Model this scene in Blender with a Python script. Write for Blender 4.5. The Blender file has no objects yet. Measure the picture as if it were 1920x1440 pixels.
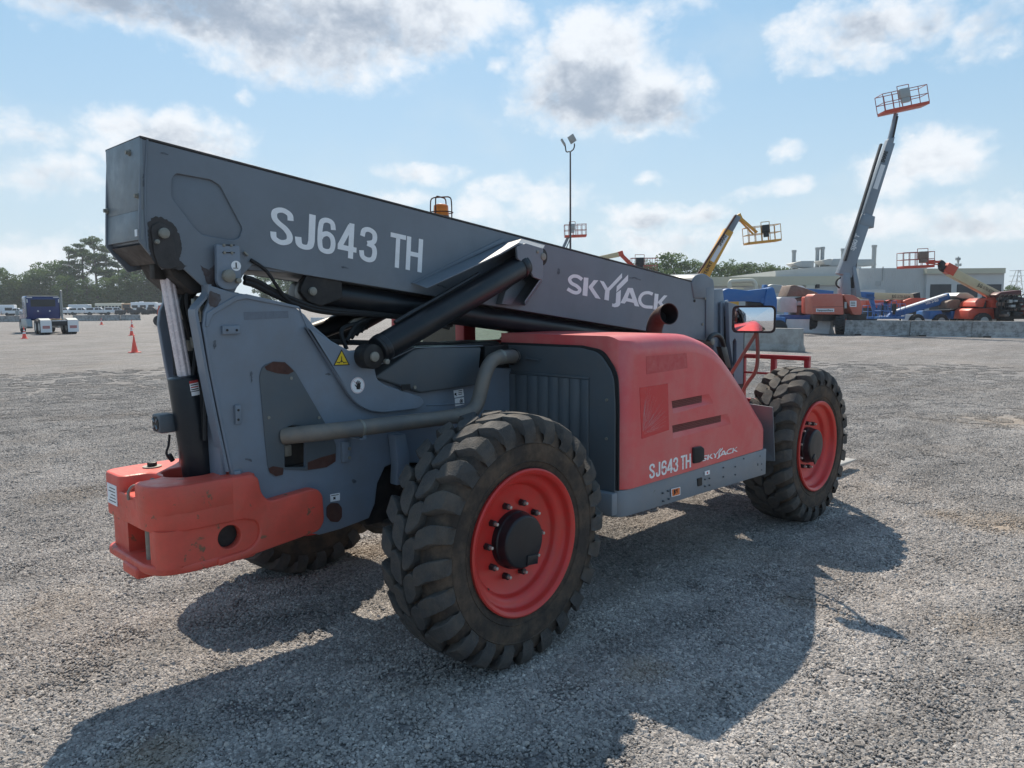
import bpy, bmesh, math, random
import numpy as np
from mathutils import Vector, Matrix
random.seed(7)
S = bpy.context.scene
PI = math.pi
# ------------------------------------------------------------------ camera
CX, CY, CZ = -2.7446, -3.7796, 1.8423
YAW, PITCH, ROLL, FPX = .77305, .10365, -.00839, 1439.86
def cam_axes():
    f = Vector((math.cos(PITCH)*math.cos(YAW), math.cos(PITCH)*math.sin(YAW), -math.sin(PITCH)))
    r = Vector((math.sin(YAW), -math.cos(YAW), 0)); u = r.cross(f)
    c, s = math.cos(ROLL), math.sin(ROLL)
    return c*r+s*u, -s*r+c*u, f
CR, CU, CF = cam_axes()
CP = Vector((CX, CY, CZ))
cd = bpy.data.cameras.new('camera'); cam = bpy.data.objects.new('camera', cd); S.collection.objects.link(cam)
m = Matrix((CR, CU, -CF)).transposed().to_4x4(); m.translation = CP
cam.matrix_world = m
cd.sensor_width = 36; cd.lens = FPX/1920*36; cd.clip_start = .05; cd.clip_end = 6000
S.camera = cam
# ------------------------------------------------------------------ sun and sky
SUN = Vector((.534, .705, 1)).normalized()          # towards the sun
EL = math.asin(SUN.z)
sl = bpy.data.lights.new('sun', 'SUN'); so = bpy.data.objects.new('sun', sl); S.collection.objects.link(so)
sl.energy = 5.0; sl.angle = math.radians(.55); sl.color = (1, .90, .76)
so.rotation_euler = (-SUN).to_track_quat('-Z', 'Y').to_euler()
S.view_settings.view_transform = 'Standard'; S.view_settings.look = 'None'
S.view_settings.exposure = 0.32; S.view_settings.gamma = 1
W = bpy.data.worlds.new('World'); S.world = W; W.use_nodes = True
nt = W.node_tree; nt.nodes.clear()
def N(tree, typ, **kw):
    n = tree.nodes.new(typ)
    for k, v in kw.items():
        if k.startswith('i_'): n.inputs[k[2:].replace('_', ' ')].default_value = v
        else: setattr(n, k, v)
    return n
def M_(tree, op, a, b=None, c=None, clamp=False):
    n = tree.nodes.new('ShaderNodeMath'); n.operation = op; n.use_clamp = clamp
    for i, v in enumerate((a, b, c)):
        if v is None: continue
        if isinstance(v, (int, float)): n.inputs[i].default_value = v
        else: tree.links.new(v, n.inputs[i])
    return n.outputs[0]
def mixc(tree, fac, a, b, mode='MIX'):
    n = tree.nodes.new('ShaderNodeMix'); n.data_type = 'RGBA'; n.blend_type = mode
    for s, v in ((n.inputs[0], fac), (n.inputs[6], a), (n.inputs[7], b)):
        if isinstance(v, (int, float)): s.default_value = v
        elif isinstance(v, tuple): s.default_value = v+(1,) if len(v) == 3 else v
        else: tree.links.new(v, s)
    return n.outputs[2]
def pixdir(px, py): return (CR*((px-960)/FPX)+CU*((720-py)/FPX)+CF).normalized()
sky = N(nt, 'ShaderNodeTexSky', sky_type='NISHITA', sun_disc=False)
sky.sun_elevation = EL; sky.sun_rotation = math.atan2(SUN.x, SUN.y)
sky.air_density = 1.0; sky.dust_density = 1.2; sky.ozone_density = 1.5; sky.altitude = 20
bg = N(nt, 'ShaderNodeBackground'); wo = N(nt, 'ShaderNodeOutputWorld')
SKY_STR = .1
bg.inputs[1].default_value = SKY_STR
tc = N(nt, 'ShaderNodeTexCoord'); sep = N(nt, 'ShaderNodeSeparateXYZ')
nt.links.new(tc.outputs['Generated'], sep.inputs[0])
# azimuth measured from the direction the clouds were seen in, elevation
fx, fy = math.cos(YAW), math.sin(YAW)
fwd = M_(nt, 'ADD', M_(nt, 'MULTIPLY', sep.outputs[0], fx), M_(nt, 'MULTIPLY', sep.outputs[1], fy))
rgt = M_(nt, 'ADD', M_(nt, 'MULTIPLY', sep.outputs[0], fy), M_(nt, 'MULTIPLY', sep.outputs[1], -fx))
az = M_(nt, 'ARCTAN2', rgt, fwd); el = M_(nt, 'ARCSINE', sep.outputs[2])
def fbm(scale, detail, rough, vec, off=0., dist=0.):
    mp = N(nt, 'ShaderNodeMapping'); nt.links.new(vec, mp.inputs[0]); mp.inputs[1].default_value = (off, off*1.7, off*.3)
    mp.inputs[3].default_value = (1, 1, 1.5)
    n = N(nt, 'ShaderNodeTexNoise'); n.inputs['Scale'].default_value = scale; n.inputs['Detail'].default_value = detail
    n.inputs['Roughness'].default_value = rough; n.inputs['Distortion'].default_value = dist
    nt.links.new(mp.outputs[0], n.inputs['Vector']); return n.outputs['Fac']
n1 = fbm(7, 8, .60, tc.outputs['Generated'], 0); n2 = fbm(7, 8, .60, tc.outputs['Generated'], 3.1)
azw = M_(nt, 'ADD', az, M_(nt, 'MULTIPLY', M_(nt, 'SUBTRACT', n1, .5), .10))
elw = M_(nt, 'ADD', el, M_(nt, 'MULTIPLY', M_(nt, 'SUBTRACT', n2, .5), .06))
# (px, py, rx, ry, strength, darkness) of the clouds of that day
CL = [(330, -25, 330, 95, 1, 1.15), (600, 25, 270, 105, 1, 1.0), (790, 10, 160, 95, .9, .55), (560, 100, 190, 60, .7, .2),
 (660, 120, 150, 40, .35, .1), (1095, 150, 150, 100, 1.1, 1.1), (1210, 185, 120, 70, 1, .9), (1130, 70, 110, 60, .9, .3),
 (1200, 20, 120, 30, .45, 0), (935, 112, 26, 18, .5, 0), (1570, 88, 105, 44, .7, .3), (1640, 35, 150, 44, .75, .6), (1875, 35, 75, 52, .5, .4),
 (320, 262, 150, 62, 1, .55), (50, 258, 80, 32, .6, .3), (115, 335, 80, 34, .7, .45), (240, 240, 70, 36, .7, .2), (468, 175, 24, 15, .4, 0),
 (790, 322, 95, 20, .5, .2), (740, 364, 70, 16, .4, .15), (1000, 378, 120, 42, .45, .1), (900, 410, 90, 36, .5, .2), (1215, 404, 85, 28, .85, .6), (1315, 400, 60, 24, .7, .4),
 (1385, 370, 36, 16, .4, .1), (1465, 360, 46, 17, .5, .1), (1206, 342, 30, 12, .4, 0), (1475, 287, 38, 22, .6, .1),
 (1755, 295, 95, 48, .85, .35), (1690, 330, 70, 36, .5, .2), (1690, 410, 90, 26, .5, .3), (1840, 408, 110, 36, .55, .3), (1240, 450, 160, 34, .5, .35),
 (60, 470, 140, 36, .4, .1), (150, 500, 120, 30, .4, .1), (950, 15, 70, 30, .35, 0),
 # clouds outside the frame, for what the paint and mirror reflect
 (-500, 100, 300, 160, 1, .8), (2500, 150, 300, 140, 1, .8), (-1100, 350, 300, 140, .9, .5), (3200, 380, 300, 120, .9, .5)]
def maxfield(kind):
    cur = None
    for (px, py, rx, ry, st, dk) in CL:
        if kind == 'd' and dk < .15: continue
        if kind == 'd': py = py+ry*.28; rx = rx*.80; ry = ry*.74
        d = pixdir(px, py)
        a0 = math.atan2(d.x*fy-d.y*fx, d.x*fx+d.y*fy); e0 = math.asin(d.z)
        if px < -300: a0 = -1.2+ (px+500)*.001
        if px > 2300: a0 = 1.2+(px-2500)*.001
        ra, re = rx/FPX, ry/FPX
        u = M_(nt, 'MULTIPLY', M_(nt, 'SUBTRACT', azw, a0), 1/ra)
        v = M_(nt, 'MULTIPLY', M_(nt, 'SUBTRACT', elw, e0), 1/re)
        q = M_(nt, 'ADD', M_(nt, 'MULTIPLY', u, u), M_(nt, 'MULTIPLY', v, v))
        q = M_(nt, 'MULTIPLY_ADD', q, -(st if kind == 's' else dk), (st if kind == 's' else dk))
        cur = q if cur is None else M_(nt, 'SMOOTH_MAX', cur, q, .25)
    return cur
ndet = fbm(21, 12, .66, tc.outputs['Generated'], 5.2)
nbig = fbm(5, 5, .55, tc.outputs['Generated'], 9.4)
vor = N(nt, 'ShaderNodeTexVoronoi', feature='F1'); vmp = N(nt, 'ShaderNodeMapping'); nt.links.new(tc.outputs['Generated'], vmp.inputs[0]); vmp.inputs[3].default_value = (1, 1, 1.25)
vadd = N(nt, 'ShaderNodeVectorMath', operation='ADD'); vsc = N(nt, 'ShaderNodeCombineXYZ'); nt.links.new(M_(nt, 'MULTIPLY', n1, .12), vsc.inputs[0]); nt.links.new(M_(nt, 'MULTIPLY', n2, .12), vsc.inputs[2])
nt.links.new(vmp.outputs[0], vadd.inputs[0]); nt.links.new(vsc.outputs[0], vadd.inputs[1]); nt.links.new(vadd.outputs[0], vor.inputs['Vector'])
vor.normalize = True; vor.inputs['Scale'].default_value = 17; vor.inputs['Detail'].default_value = 2; vor.inputs['Roughness'].default_value = .6; vor.inputs['Lacunarity'].default_value = 2.3
puff = M_(nt, 'SUBTRACT', .30, vor.outputs['Distance'])
sfield = maxfield('s')
shape = M_(nt, 'ADD', M_(nt, 'MULTIPLY_ADD', puff, 2.0, sfield), M_(nt, 'ADD', M_(nt, 'MULTIPLY', M_(nt, 'SUBTRACT', ndet, .5), 1.5), M_(nt, 'MULTIPLY', M_(nt, 'SUBTRACT', n1, .5), 1.2)))
mr = N(nt, 'ShaderNodeMapRange', interpolation_type='SMOOTHSTEP'); nt.links.new(shape, mr.inputs[0])
mr.inputs[1].default_value = -.22; mr.inputs[2].default_value = .85
dens = mr.outputs[0]
dark = M_(nt, 'ADD', M_(nt, 'MULTIPLY_ADD', puff, -1.2, maxfield('d')), M_(nt, 'ADD', M_(nt, 'MULTIPLY', M_(nt, 'SUBTRACT', ndet, .5), 1.5), M_(nt, 'MULTIPLY', M_(nt, 'SUBTRACT', n2, .5), 1.0)))
mr2 = N(nt, 'ShaderNodeMapRange', interpolation_type='SMOOTHSTEP'); nt.links.new(dark, mr2.inputs[0])
mr2.inputs[1].default_value = .0; mr2.inputs[2].default_value = 1.2
veil = N(nt, 'ShaderNodeMapRange', interpolation_type='SMOOTHSTEP'); nt.links.new(M_(nt, 'ADD', nbig, M_(nt, 'MULTIPLY', el, -.5)), veil.inputs[0])
veil.inputs[1].default_value = .36; veil.inputs[2].default_value = .62
# bright horizon haze over the physical sky
hz = M_(nt, 'POWER', M_(nt, 'SUBTRACT', 1.0, M_(nt, 'MAXIMUM', M_(nt, 'MINIMUM', M_(nt, 'MULTIPLY', el, 1.9), 1.0), 0.0)), 2.4)
K = 1/SKY_STR/1.24
tint = mixc(nt, .72, sky.outputs[0], tuple(c*K for c in (.265, .55, .82)))
base = mixc(nt, M_(nt, 'MULTIPLY', hz, .92), tint, tuple(c*K for c in (.72, .84, .895)))
base = mixc(nt, M_(nt, 'MULTIPLY', veil.outputs[0], .30), base, tuple(c*K for c in (.72, .82, .88)))
ccol = mixc(nt, mr2.outputs[0], tuple(c*K for c in (.98, 1.0, 1.03)), tuple(c*K for c in (.36, .415, .51)))
# the sky deepens towards the zenith and away from the sun
zen = N(nt, 'ShaderNodeMapRange', interpolation_type='SMOOTHSTEP'); nt.links.new(el, zen.inputs[0]); zen.inputs[1].default_value = .36; zen.inputs[2].default_value = 1.0
sund = M_(nt, 'ADD', M_(nt, 'ADD', M_(nt, 'MULTIPLY', sep.outputs[0], SUN.x), M_(nt, 'MULTIPLY', sep.outputs[1], SUN.y)), M_(nt, 'MULTIPLY', sep.outputs[2], SUN.z))
away = N(nt, 'ShaderNodeMapRange', interpolation_type='SMOOTHSTEP'); nt.links.new(sund, away.inputs[0]); away.inputs[1].default_value = .35; away.inputs[2].default_value = -.6
base = mixc(nt, M_(nt, 'MULTIPLY', zen.outputs[0], .85), base, tuple(c*K for c in (.20, .31, .47)))
base = mixc(nt, M_(nt, 'MULTIPLY', away.outputs[0], .45), base, tuple(c*K for c in (.22, .31, .44)))
out = mixc(nt, M_(nt, 'MULTIPLY', dens, .86), base, ccol)
nt.links.new(out, bg.inputs[0]); nt.links.new(bg.outputs[0], wo.inputs[0])

# ------------------------------------------------------------------ helpers
C = S.collection
def ray(px, py): return CR*((px-960)/FPX)+CU*((720-py)/FPX)+CF
def Y(px, py, y):
    d = ray(px, py); t = (y-CY)/d.y; p = CP+d*t; return (p.x, p.z)
def X(px, py, x):
    d = ray(px, py); t = (x-CX)/d.x; p = CP+d*t; return (p.y, p.z)
def Z(px, py, z):
    d = ray(px, py); t = (z-CZ)/d.z; p = CP+d*t; return (p.x, p.y)
def P3(px, py, y): x, z = Y(px, py, y); return (x, y, z)
def TY(pts, y): return [Y(a, b, y) for a, b in pts]
def TX(pts, x): return [X(a, b, x) for a, b in pts]

class MB:
    def __init__(s): s.v = []; s.f = []; s.m = []; s.cm = 0
    def add(s, vs, fs):
        o = len(s.v); s.v += [tuple(p) for p in vs]; s.f += [tuple(i+o for i in f) for f in fs]; s.m += [s.cm]*len(fs)
    def box(s, x0, x1, y0, y1, z0, z1, M=None):
        x0, x1 = sorted((x0, x1)); y0, y1 = sorted((y0, y1)); z0, z1 = sorted((z0, z1))
        vs = [Vector((x, y, z)) for z in (z0, z1) for y in (y0, y1) for x in (x0, x1)]
        if M is not None: vs = [M @ v for v in vs]
        s.add(vs, [(0, 2, 3, 1), (4, 5, 7, 6), (0, 1, 5, 4), (2, 6, 7, 3), (0, 4, 6, 2), (1, 3, 7, 5)])
    def prism(s, poly, a, b, ax='y', poly2=None):
        """poly in the two other axes (x,z) / (y,z) / (x,y), from a to b along ax"""
        poly2 = poly2 or poly
        def mk(p, t): return {'y': (p[0], t, p[1]), 'x': (t, p[0], p[1]), 'z': (p[0], p[1], t)}[ax]
        n = len(poly); vs = [mk(p, a) for p in poly]+[mk(p, b) for p in poly2]
        s.add(vs, [tuple(range(n)), tuple(range(2*n-1, n-1, -1))]+[(i, i+n, (i+1) % n+n, (i+1) % n) for i in range(n)])
    def cyl(s, p0, p1, r0, r1=None, n=20, caps=True):
        r1 = r0 if r1 is None else r1; p0 = Vector(p0); p1 = Vector(p1); d = (p1-p0).normalized()
        a = d.orthogonal().normalized(); b = d.cross(a)
        vs = []
        for p, r in ((p0, r0), (p1, r1)):
            for i in range(n):
                t = 2*PI*i/n; vs.append(p+(a*math.cos(t)+b*math.sin(t))*r)
        fs = [(i, (i+1) % n, (i+1) % n+n, i+n) for i in range(n)]
        if caps: fs += [tuple(range(n-1, -1, -1)), tuple(range(n, 2*n))]
        s.add(vs, fs)
    def tube(s, pts, r, n=10, caps=True):
        pts = [Vector(p) for p in pts]; vs = []; a = None
        for k, p in enumerate(pts):
            d = (pts[min(k+1, len(pts)-1)]-pts[max(k-1, 0)]).normalized()
            if a is None: a = d.orthogonal().normalized()
            a = (a-d*a.dot(d)).normalized(); b = d.cross(a)
            rr = r[k] if isinstance(r, (list, tuple)) else r
            for i in range(n):
                t = 2*PI*i/n; vs.append(p+(a*math.cos(t)+b*math.sin(t))*rr)
        fs = [(k*n+i, k*n+(i+1) % n, (k+1)*n+(i+1) % n, (k+1)*n+i) for k in range(len(pts)-1) for i in range(n)]
        if caps: fs += [tuple(range(n-1, -1, -1)), tuple(range((len(pts)-1)*n, len(pts)*n))]
        s.add(vs, fs)
    def lathe(s, prof, o, axis='y', n=64, closed=False):
        """prof of (r, t): radius, position along axis"""
        o = Vector(o); vs = []
        for (r, t) in prof:
            for i in range(n):
                a = 2*PI*i/n
                q = {'y': Vector((r*math.cos(a), t, r*math.sin(a))), 'z': Vector((r*math.cos(a), r*math.sin(a), t)), 'x': Vector((t, r*math.cos(a), r*math.sin(a)))}[axis]
                vs.append(o+q)
        m = len(prof); fs = []
        for k in range(m if closed else m-1):
            k2 = (k+1) % m
            fs += [(k*n+i, k*n+(i+1) % n, k2*n+(i+1) % n, k2*n+i) for i in range(n)]
        s.add(vs, fs)
    def quad(s, a, b, c, d): s.add([a, b, c, d], [(0, 1, 2, 3)])
    def ball(s, c, r, n=10, sc=(1, 1, 1)):
        c = Vector(c); vs = []; k = n//2
        for j in range(1, k):
            ph = PI*j/k
            for i in range(n): vs.append(c+Vector((r*sc[0]*math.sin(ph)*math.cos(2*PI*i/n), r*sc[1]*math.sin(ph)*math.sin(2*PI*i/n), r*sc[2]*math.cos(ph))))
        t = len(vs); vs += [c+Vector((0, 0, r*sc[2])), c-Vector((0, 0, r*sc[2]))]
        fs = [(j*n+i, (j+1)*n+i, (j+1)*n+(i+1) % n, j*n+(i+1) % n) for j in range(k-2) for i in range(n)]
        fs += [(t, i, (i+1) % n) for i in range(n)]+[(t+1, (k-2)*n+(i+1) % n, (k-2)*n+i) for i in range(n)]
        s.add(vs, fs)
    def build(s, name, mats, parent=None, bevel=0, seg=2, smooth=None, ang=35, fix=True):
        me = bpy.data.meshes.new(name); me.from_pydata(s.v, [], s.f)
        if not isinstance(mats, (list, tuple)): mats = [mats]
        for m_ in mats: me.materials.append(m_)
        if len(mats) > 1: me.polygons.foreach_set('material_index', s.m)
        if fix:
            b = bmesh.new(); b.from_mesh(me); bmesh.ops.recalc_face_normals(b, faces=b.faces); b.to_mesh(me); b.free()
        return finish(name, me, parent, bevel, seg, smooth, ang)
def finish(name, me, parent=None, bevel=0, seg=2, smooth=None, ang=35):
    o = bpy.data.objects.new(name, me); C.objects.link(o)
    if parent: o.parent = parent
    if bevel:
        b = o.modifiers.new('b', 'BEVEL'); b.width = bevel; b.segments = seg; b.limit_method = 'ANGLE'; b.angle_limit = math.radians(30)
        b.harden_normals = False
    if smooth is None: smooth = True
    if smooth:
        me.polygons.foreach_set('use_smooth', [True]*len(me.polygons))
        e = o.modifiers.new('s', 'EDGE_SPLIT'); e.split_angle = math.radians(ang); e.use_edge_sharp = False
    return o
def rnd(pts, r, n=5):
    """round the corners of a polygon; r number or list"""
    out = []; L = len(pts)
    for i in range(L):
        p = Vector(pts[i]); a = Vector(pts[i-1]); b = Vector(pts[(i+1) % L]); rr = r[i] if isinstance(r, (list, tuple)) else r
        if rr <= 0: out.append(tuple(p)); continue
        u = (a-p); v = (b-p); k = min(rr, u.length*.48, v.length*.48)
        p0 = p+u.normalized()*k; p1 = p+v.normalized()*k
        for j in range(n+1):
            t = j/n; q = p0*(1-t)**2+p*2*t*(1-t)+p1*t*t; out.append(tuple(q))
    return out
def plate(name, outer, holes, y0, y1, mat, parent=None, bevel=.003, ax='y'):
    """flat plate with holes: outlines in (x,z) for ax y, (y,z) for ax x, (x,y) for ax z"""
    cu = bpy.data.curves.new(name, 'CURVE'); cu.dimensions = '2D'; cu.fill_mode = 'BOTH'
    for pl in [outer]+list(holes):
        sp = cu.splines.new('POLY'); sp.points.add(len(pl)-1); sp.use_cyclic_u = True
        for i, p in enumerate(pl): sp.points[i].co = (p[0], p[1], 0, 1)
    h = abs(y1-y0)/2; bv = min(bevel, h*.9)
    cu.extrude = h-bv; cu.bevel_depth = bv; cu.bevel_resolution = 1; cu.offset = -bv
    tmp = bpy.data.objects.new('tmp', cu); me = bpy.data.meshes.new_from_object(tmp); bpy.data.objects.remove(tmp); bpy.data.curves.remove(cu)
    n = len(me.vertices); co = np.empty(n*3, 'f'); me.vertices.foreach_get('co', co); co = co.reshape(-1, 3); c = (y0+y1)/2
    if ax == 'y': q = np.stack([co[:, 0], c-co[:, 2], co[:, 1]], 1)
    elif ax == 'x': q = np.stack([c+co[:, 2], co[:, 0], co[:, 1]], 1)
    else: q = np.stack([co[:, 0], co[:, 1], c+co[:, 2]], 1)
    me.vertices.foreach_set('co', q.astype('f').ravel()); me.materials.clear(); me.materials.append(mat); me.update(); me.name = name
    return finish(name, me, parent, 0, ang=40)
def cr(pts, n=6):
    out = []; P = [Vector(p) for p in pts]; P = [P[0]*2-P[1]]+P+[P[-1]*2-P[-2]]
    for i in range(1, len(P)-2):
        for j in range(n):
            t = j/n; a, b, c, d = P[i-1:i+3]
            out.append(.5*((2*b)+(c-a)*t+(2*a-5*b+4*c-d)*t*t+(3*b-a-3*c+d)*t**3))
    out.append(P[-2]); return [tuple(p) for p in out]
def ribbon(path, w):
    """polygon outline around a 2D path"""
    P = [Vector(p) for p in path]; L = []; R_ = []
    for i, p in enumerate(P):
        d = (P[min(i+1, len(P)-1)]-P[max(i-1, 0)]).normalized(); nrm = Vector((-d.y, d.x))
        L.append(p+nrm*w/2); R_.append(p-nrm*w/2)
    return L, R_
def arc(cx, cy, r, a0, a1, n=10, ry=None):
    return [(cx+r*math.cos(math.radians(a0+(a1-a0)*i/n)), cy+(ry or r)*math.sin(math.radians(a0+(a1-a0)*i/n))) for i in range(n+1)]
def circ(cx, cy, r, n=28): return [(cx+r*math.cos(2*PI*i/n), cy+r*math.sin(2*PI*i/n)) for i in range(n)]
def empty(name, loc, rz=0, label=None, cat=None, group=None, scale=1):
    o = bpy.data.objects.new(name, None); C.objects.link(o); o.location = loc; o.rotation_euler = (0, 0, rz); o.empty_display_size = .2
    if scale != 1: o.scale = (scale,)*3
    if label: tag(o, label, cat, group)
    return o
def tag(o, label=None, cat=None, group=None, kind=None):
    if label: o['label'] = label
    if cat: o['category'] = cat
    if group: o['group'] = group
    if kind: o['kind'] = kind
    return o
def copy_tree(o, parent=None):
    c = o.copy(); C.objects.link(c); c.parent = parent
    for ch in list(o.children): copy_tree(ch, c)
    return c

# ------------------------------------------------------------------ materials
def mat(name, col, rough=.5, metal=0, spec=.5, dirt=None, damt=0., dscale=6., bump=0., bscale=60., var=0., coat=0, chips=None, camt=.62, cscale=9, coord='Object', trans=0, emit=None):
    m = bpy.data.materials.new(name); m.use_nodes = True; t = m.node_tree; b = t.nodes['Principled BSDF']
    b.inputs['Roughness'].default_value = rough; b.inputs['Metallic'].default_value = metal
    b.inputs['Specular IOR Level'].default_value = spec; b.inputs['Coat Weight'].default_value = coat
    b.inputs['Transmission Weight'].default_value = trans
    tcn = N(t, 'ShaderNodeTexCoord'); vec = tcn.outputs[coord]
    def noise(sc, det=5, ro=.6, dist=0.):
        n = N(t, 'ShaderNodeTexNoise'); n.inputs['Scale'].default_value = sc; n.inputs['Detail'].default_value = det
        n.inputs['Roughness'].default_value = ro; n.inputs['Distortion'].default_value = dist; t.links.new(vec, n.inputs['Vector']); return n.outputs['Fac']
    def rng(f, a, c_, lo=0, hi=1):
        r = N(t, 'ShaderNodeMapRange'); r.inputs[1].default_value = a; r.inputs[2].default_value = c_; r.inputs[3].default_value = lo; r.inputs[4].default_value = hi
        t.links.new(f, r.inputs[0]); return r.outputs[0]
    c = tuple(col)+(1,)
    cs = None
    if var:
        v = rng(noise(dscale*.35, 6), .3, .7, 1-var, 1+var)
        h = N(t, 'ShaderNodeHueSaturation'); h.inputs['Color'].default_value = c; t.links.new(v, h.inputs['Value']); cs = h.outputs[0]
    if dirt:
        f = M_(t, 'MULTIPLY', rng(noise(dscale, 8, .7), .42, .75), damt, clamp=True)
        cs = mixc(t, f, cs if cs is not None else c, tuple(dirt)+(1,))
        g = rng(noise(dscale*2.1, 6), .35, .7, rough*.85, min(1, rough*1.25)); t.links.new(g, b.inputs['Roughness'])
    if chips:
        f = rng(noise(cscale, 7, .62, .3), camt, camt+.02)
        f2 = rng(noise(cscale*6, 3), .3, .55)
        cs = mixc(t, M_(t, 'MULTIPLY', f, f2), cs if cs is not None else c, tuple(chips)+(1,))
    if cs is not None: t.links.new(cs, b.inputs['Base Color'])
    else: b.inputs['Base Color'].default_value = c
    if bump:
        bn = N(t, 'ShaderNodeBump'); bn.inputs['Strength'].default_value = bump; bn.inputs['Distance'].default_value = .01
        t.links.new(noise(bscale, 4), bn.inputs['Height']); t.links.new(bn.outputs[0], b.inputs['Normal'])
    if emit: b.inputs['Emission Color'].default_value = tuple(emit)+(1,); b.inputs['Emission Strength'].default_value = 1
    return m
DUST = (.30, .24, .18)
M_GREY = mat('boom_grey_paint', (.172, .200, .235), .42, dirt=(.13, .145, .16), damt=.5, dscale=3, var=.10, bump=.04, bscale=25)
M_GREY2 = mat('chassis_grey_paint', (.185, .228, .285), .38, dirt=(.17, .165, .16), damt=.5, dscale=4, var=.12, bump=.05, bscale=20)
M_LGREY = mat('end_plate_grey', (.20, .235, .26), .45, dirt=(.12, .10, .085), damt=.35, dscale=7, var=.1, chips=(.09, .05, .035), camt=.66, cscale=5, bump=.05)
M_DGREY = mat('dark_panel_grey', (.088, .108, .125), .5, dirt=(.12, .115, .11), damt=.5, dscale=5, var=.1, bump=.04)
M_SKIRT = mat('skirt_grey_paint', (.195, .228, .265), .42, dirt=(.26, .25, .24), damt=.5, dscale=5, var=.1, bump=.04, chips=(.08, .08, .08), camt=.7, cscale=20)
M_BLACK = mat('black_paint', (.016, .018, .022), .38, dirt=(.07, .065, .06), damt=.45, dscale=7)
M_BLKCYL = mat('black_cylinder_paint', (.011, .014, .019), .34, dirt=(.04, .04, .04), damt=.4, dscale=6, spec=.45)
M_DARK = mat('black_grease', (.012, .012, .013), .6, dirt=(.04, .033, .028), damt=.8, dscale=12)
M_GREASE = mat('greasy_brown_paint', (.045, .040, .040), .5, dirt=(.02, .017, .015), damt=.9, dscale=14)
M_RUST = mat('rust_brown', (.085, .035, .025), .8, dirt=(.04, .02, .02), damt=.6, dscale=15)
M_PIPE = mat('dusty_steel_pipe', (.165, .158, .150), .55, metal=.15, dirt=(.30, .24, .18), damt=.8, dscale=5, var=.15, bump=.05)
M_CHROME = mat('chrome_painted_reflection', (.80, .74, .76), .26, metal=.15, dirt=(.60, .48, .50), damt=.7, dscale=14)  # bright sky reflection put into the pale, hardly metallic base colour
M_STEEL = mat('zinc_pin_steel', (.27, .265, .235), .5, metal=.35, dirt=(.2, .17, .12), damt=.6, dscale=40)
M_RED = mat('faded_red_hood', (.68, .084, .088), .38, dirt=(.62, .21, .19), damt=.75, dscale=2.6, var=.10, bump=.03, bscale=40, coat=.15)
M_REDG = mat('glossy_red_decal_area', (.60, .022, .030), .25, coat=.3)
M_CW = mat('counterweight_red_paint', (.72, .100, .068), .42, dirt=(.40, .11, .07), damt=.5, dscale=7, var=.14, bump=.22, bscale=26, chips=(.22, .12, .07), camt=.625, cscale=13)
M_CWTOP = M_CW
M_RIM = mat('wheel_red_paint', (.66, .040, .034), .34, dirt=(.30, .11, .08), damt=.35, dscale=9, var=.08, bump=.03)
M_TYRE = mat('dusty_sunlit_tyre_rubber', (.048, .040, .035), .85, dirt=(.15, .108, .076), damt=1.0, dscale=7, var=.2, bump=.35, bscale=70, spec=.3)  # tan is dust, and also sunlit carcass between lugs put into the colour
M_TREAD = mat('worn_tread_rubber', (.070, .069, .069), .82, dirt=(.16, .13, .10), damt=.7, dscale=8, var=.3, bump=.6, bscale=110, spec=.3)
M_WHITE = mat('white_vinyl', (.90, .91, .93), .5, dirt=(.7, .7, .68), damt=.4, dscale=20)
M_WCHIP = mat('flaking_white_vinyl', (.88, .86, .86), .5, chips=(.40, .06, .06), camt=.60, cscale=30)
M_YEL = mat('yellow_vinyl', (.75, .52, .02), .5)
M_INK = mat('black_ink', (.012, .012, .014), .5)
M_ORG = mat('orange_vinyl', (.75, .18, .04), .5)
M_REDINK = mat('red_ink', (.5, .05, .05), .5)
M_GLASS = mat('window_glass', (.75, .86, .80), .02, trans=1.0, spec=.5)
M_MIRROR = mat('mirror_glass', (.88, .88, .9), .02, metal=1)
M_BEACON = mat('orange_beacon_lens', (1, .30, .02), .35, trans=.35)
M_RUBBER = mat('black_rubber', (.015, .015, .016), .7)
M_REDCAB = mat('cab_red_paint', (.42, .022, .026), .35, dirt=(.3, .08, .07), damt=.3, dscale=6)
M_FORK = mat('pale_worn_fork_steel', (.40, .38, .35), .5, metal=.4)
M_FLAP = mat('scuffed_grey_flap', (.13, .15, .175), .5, dirt=(.18, .17, .16), damt=.5, dscale=6)

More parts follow.
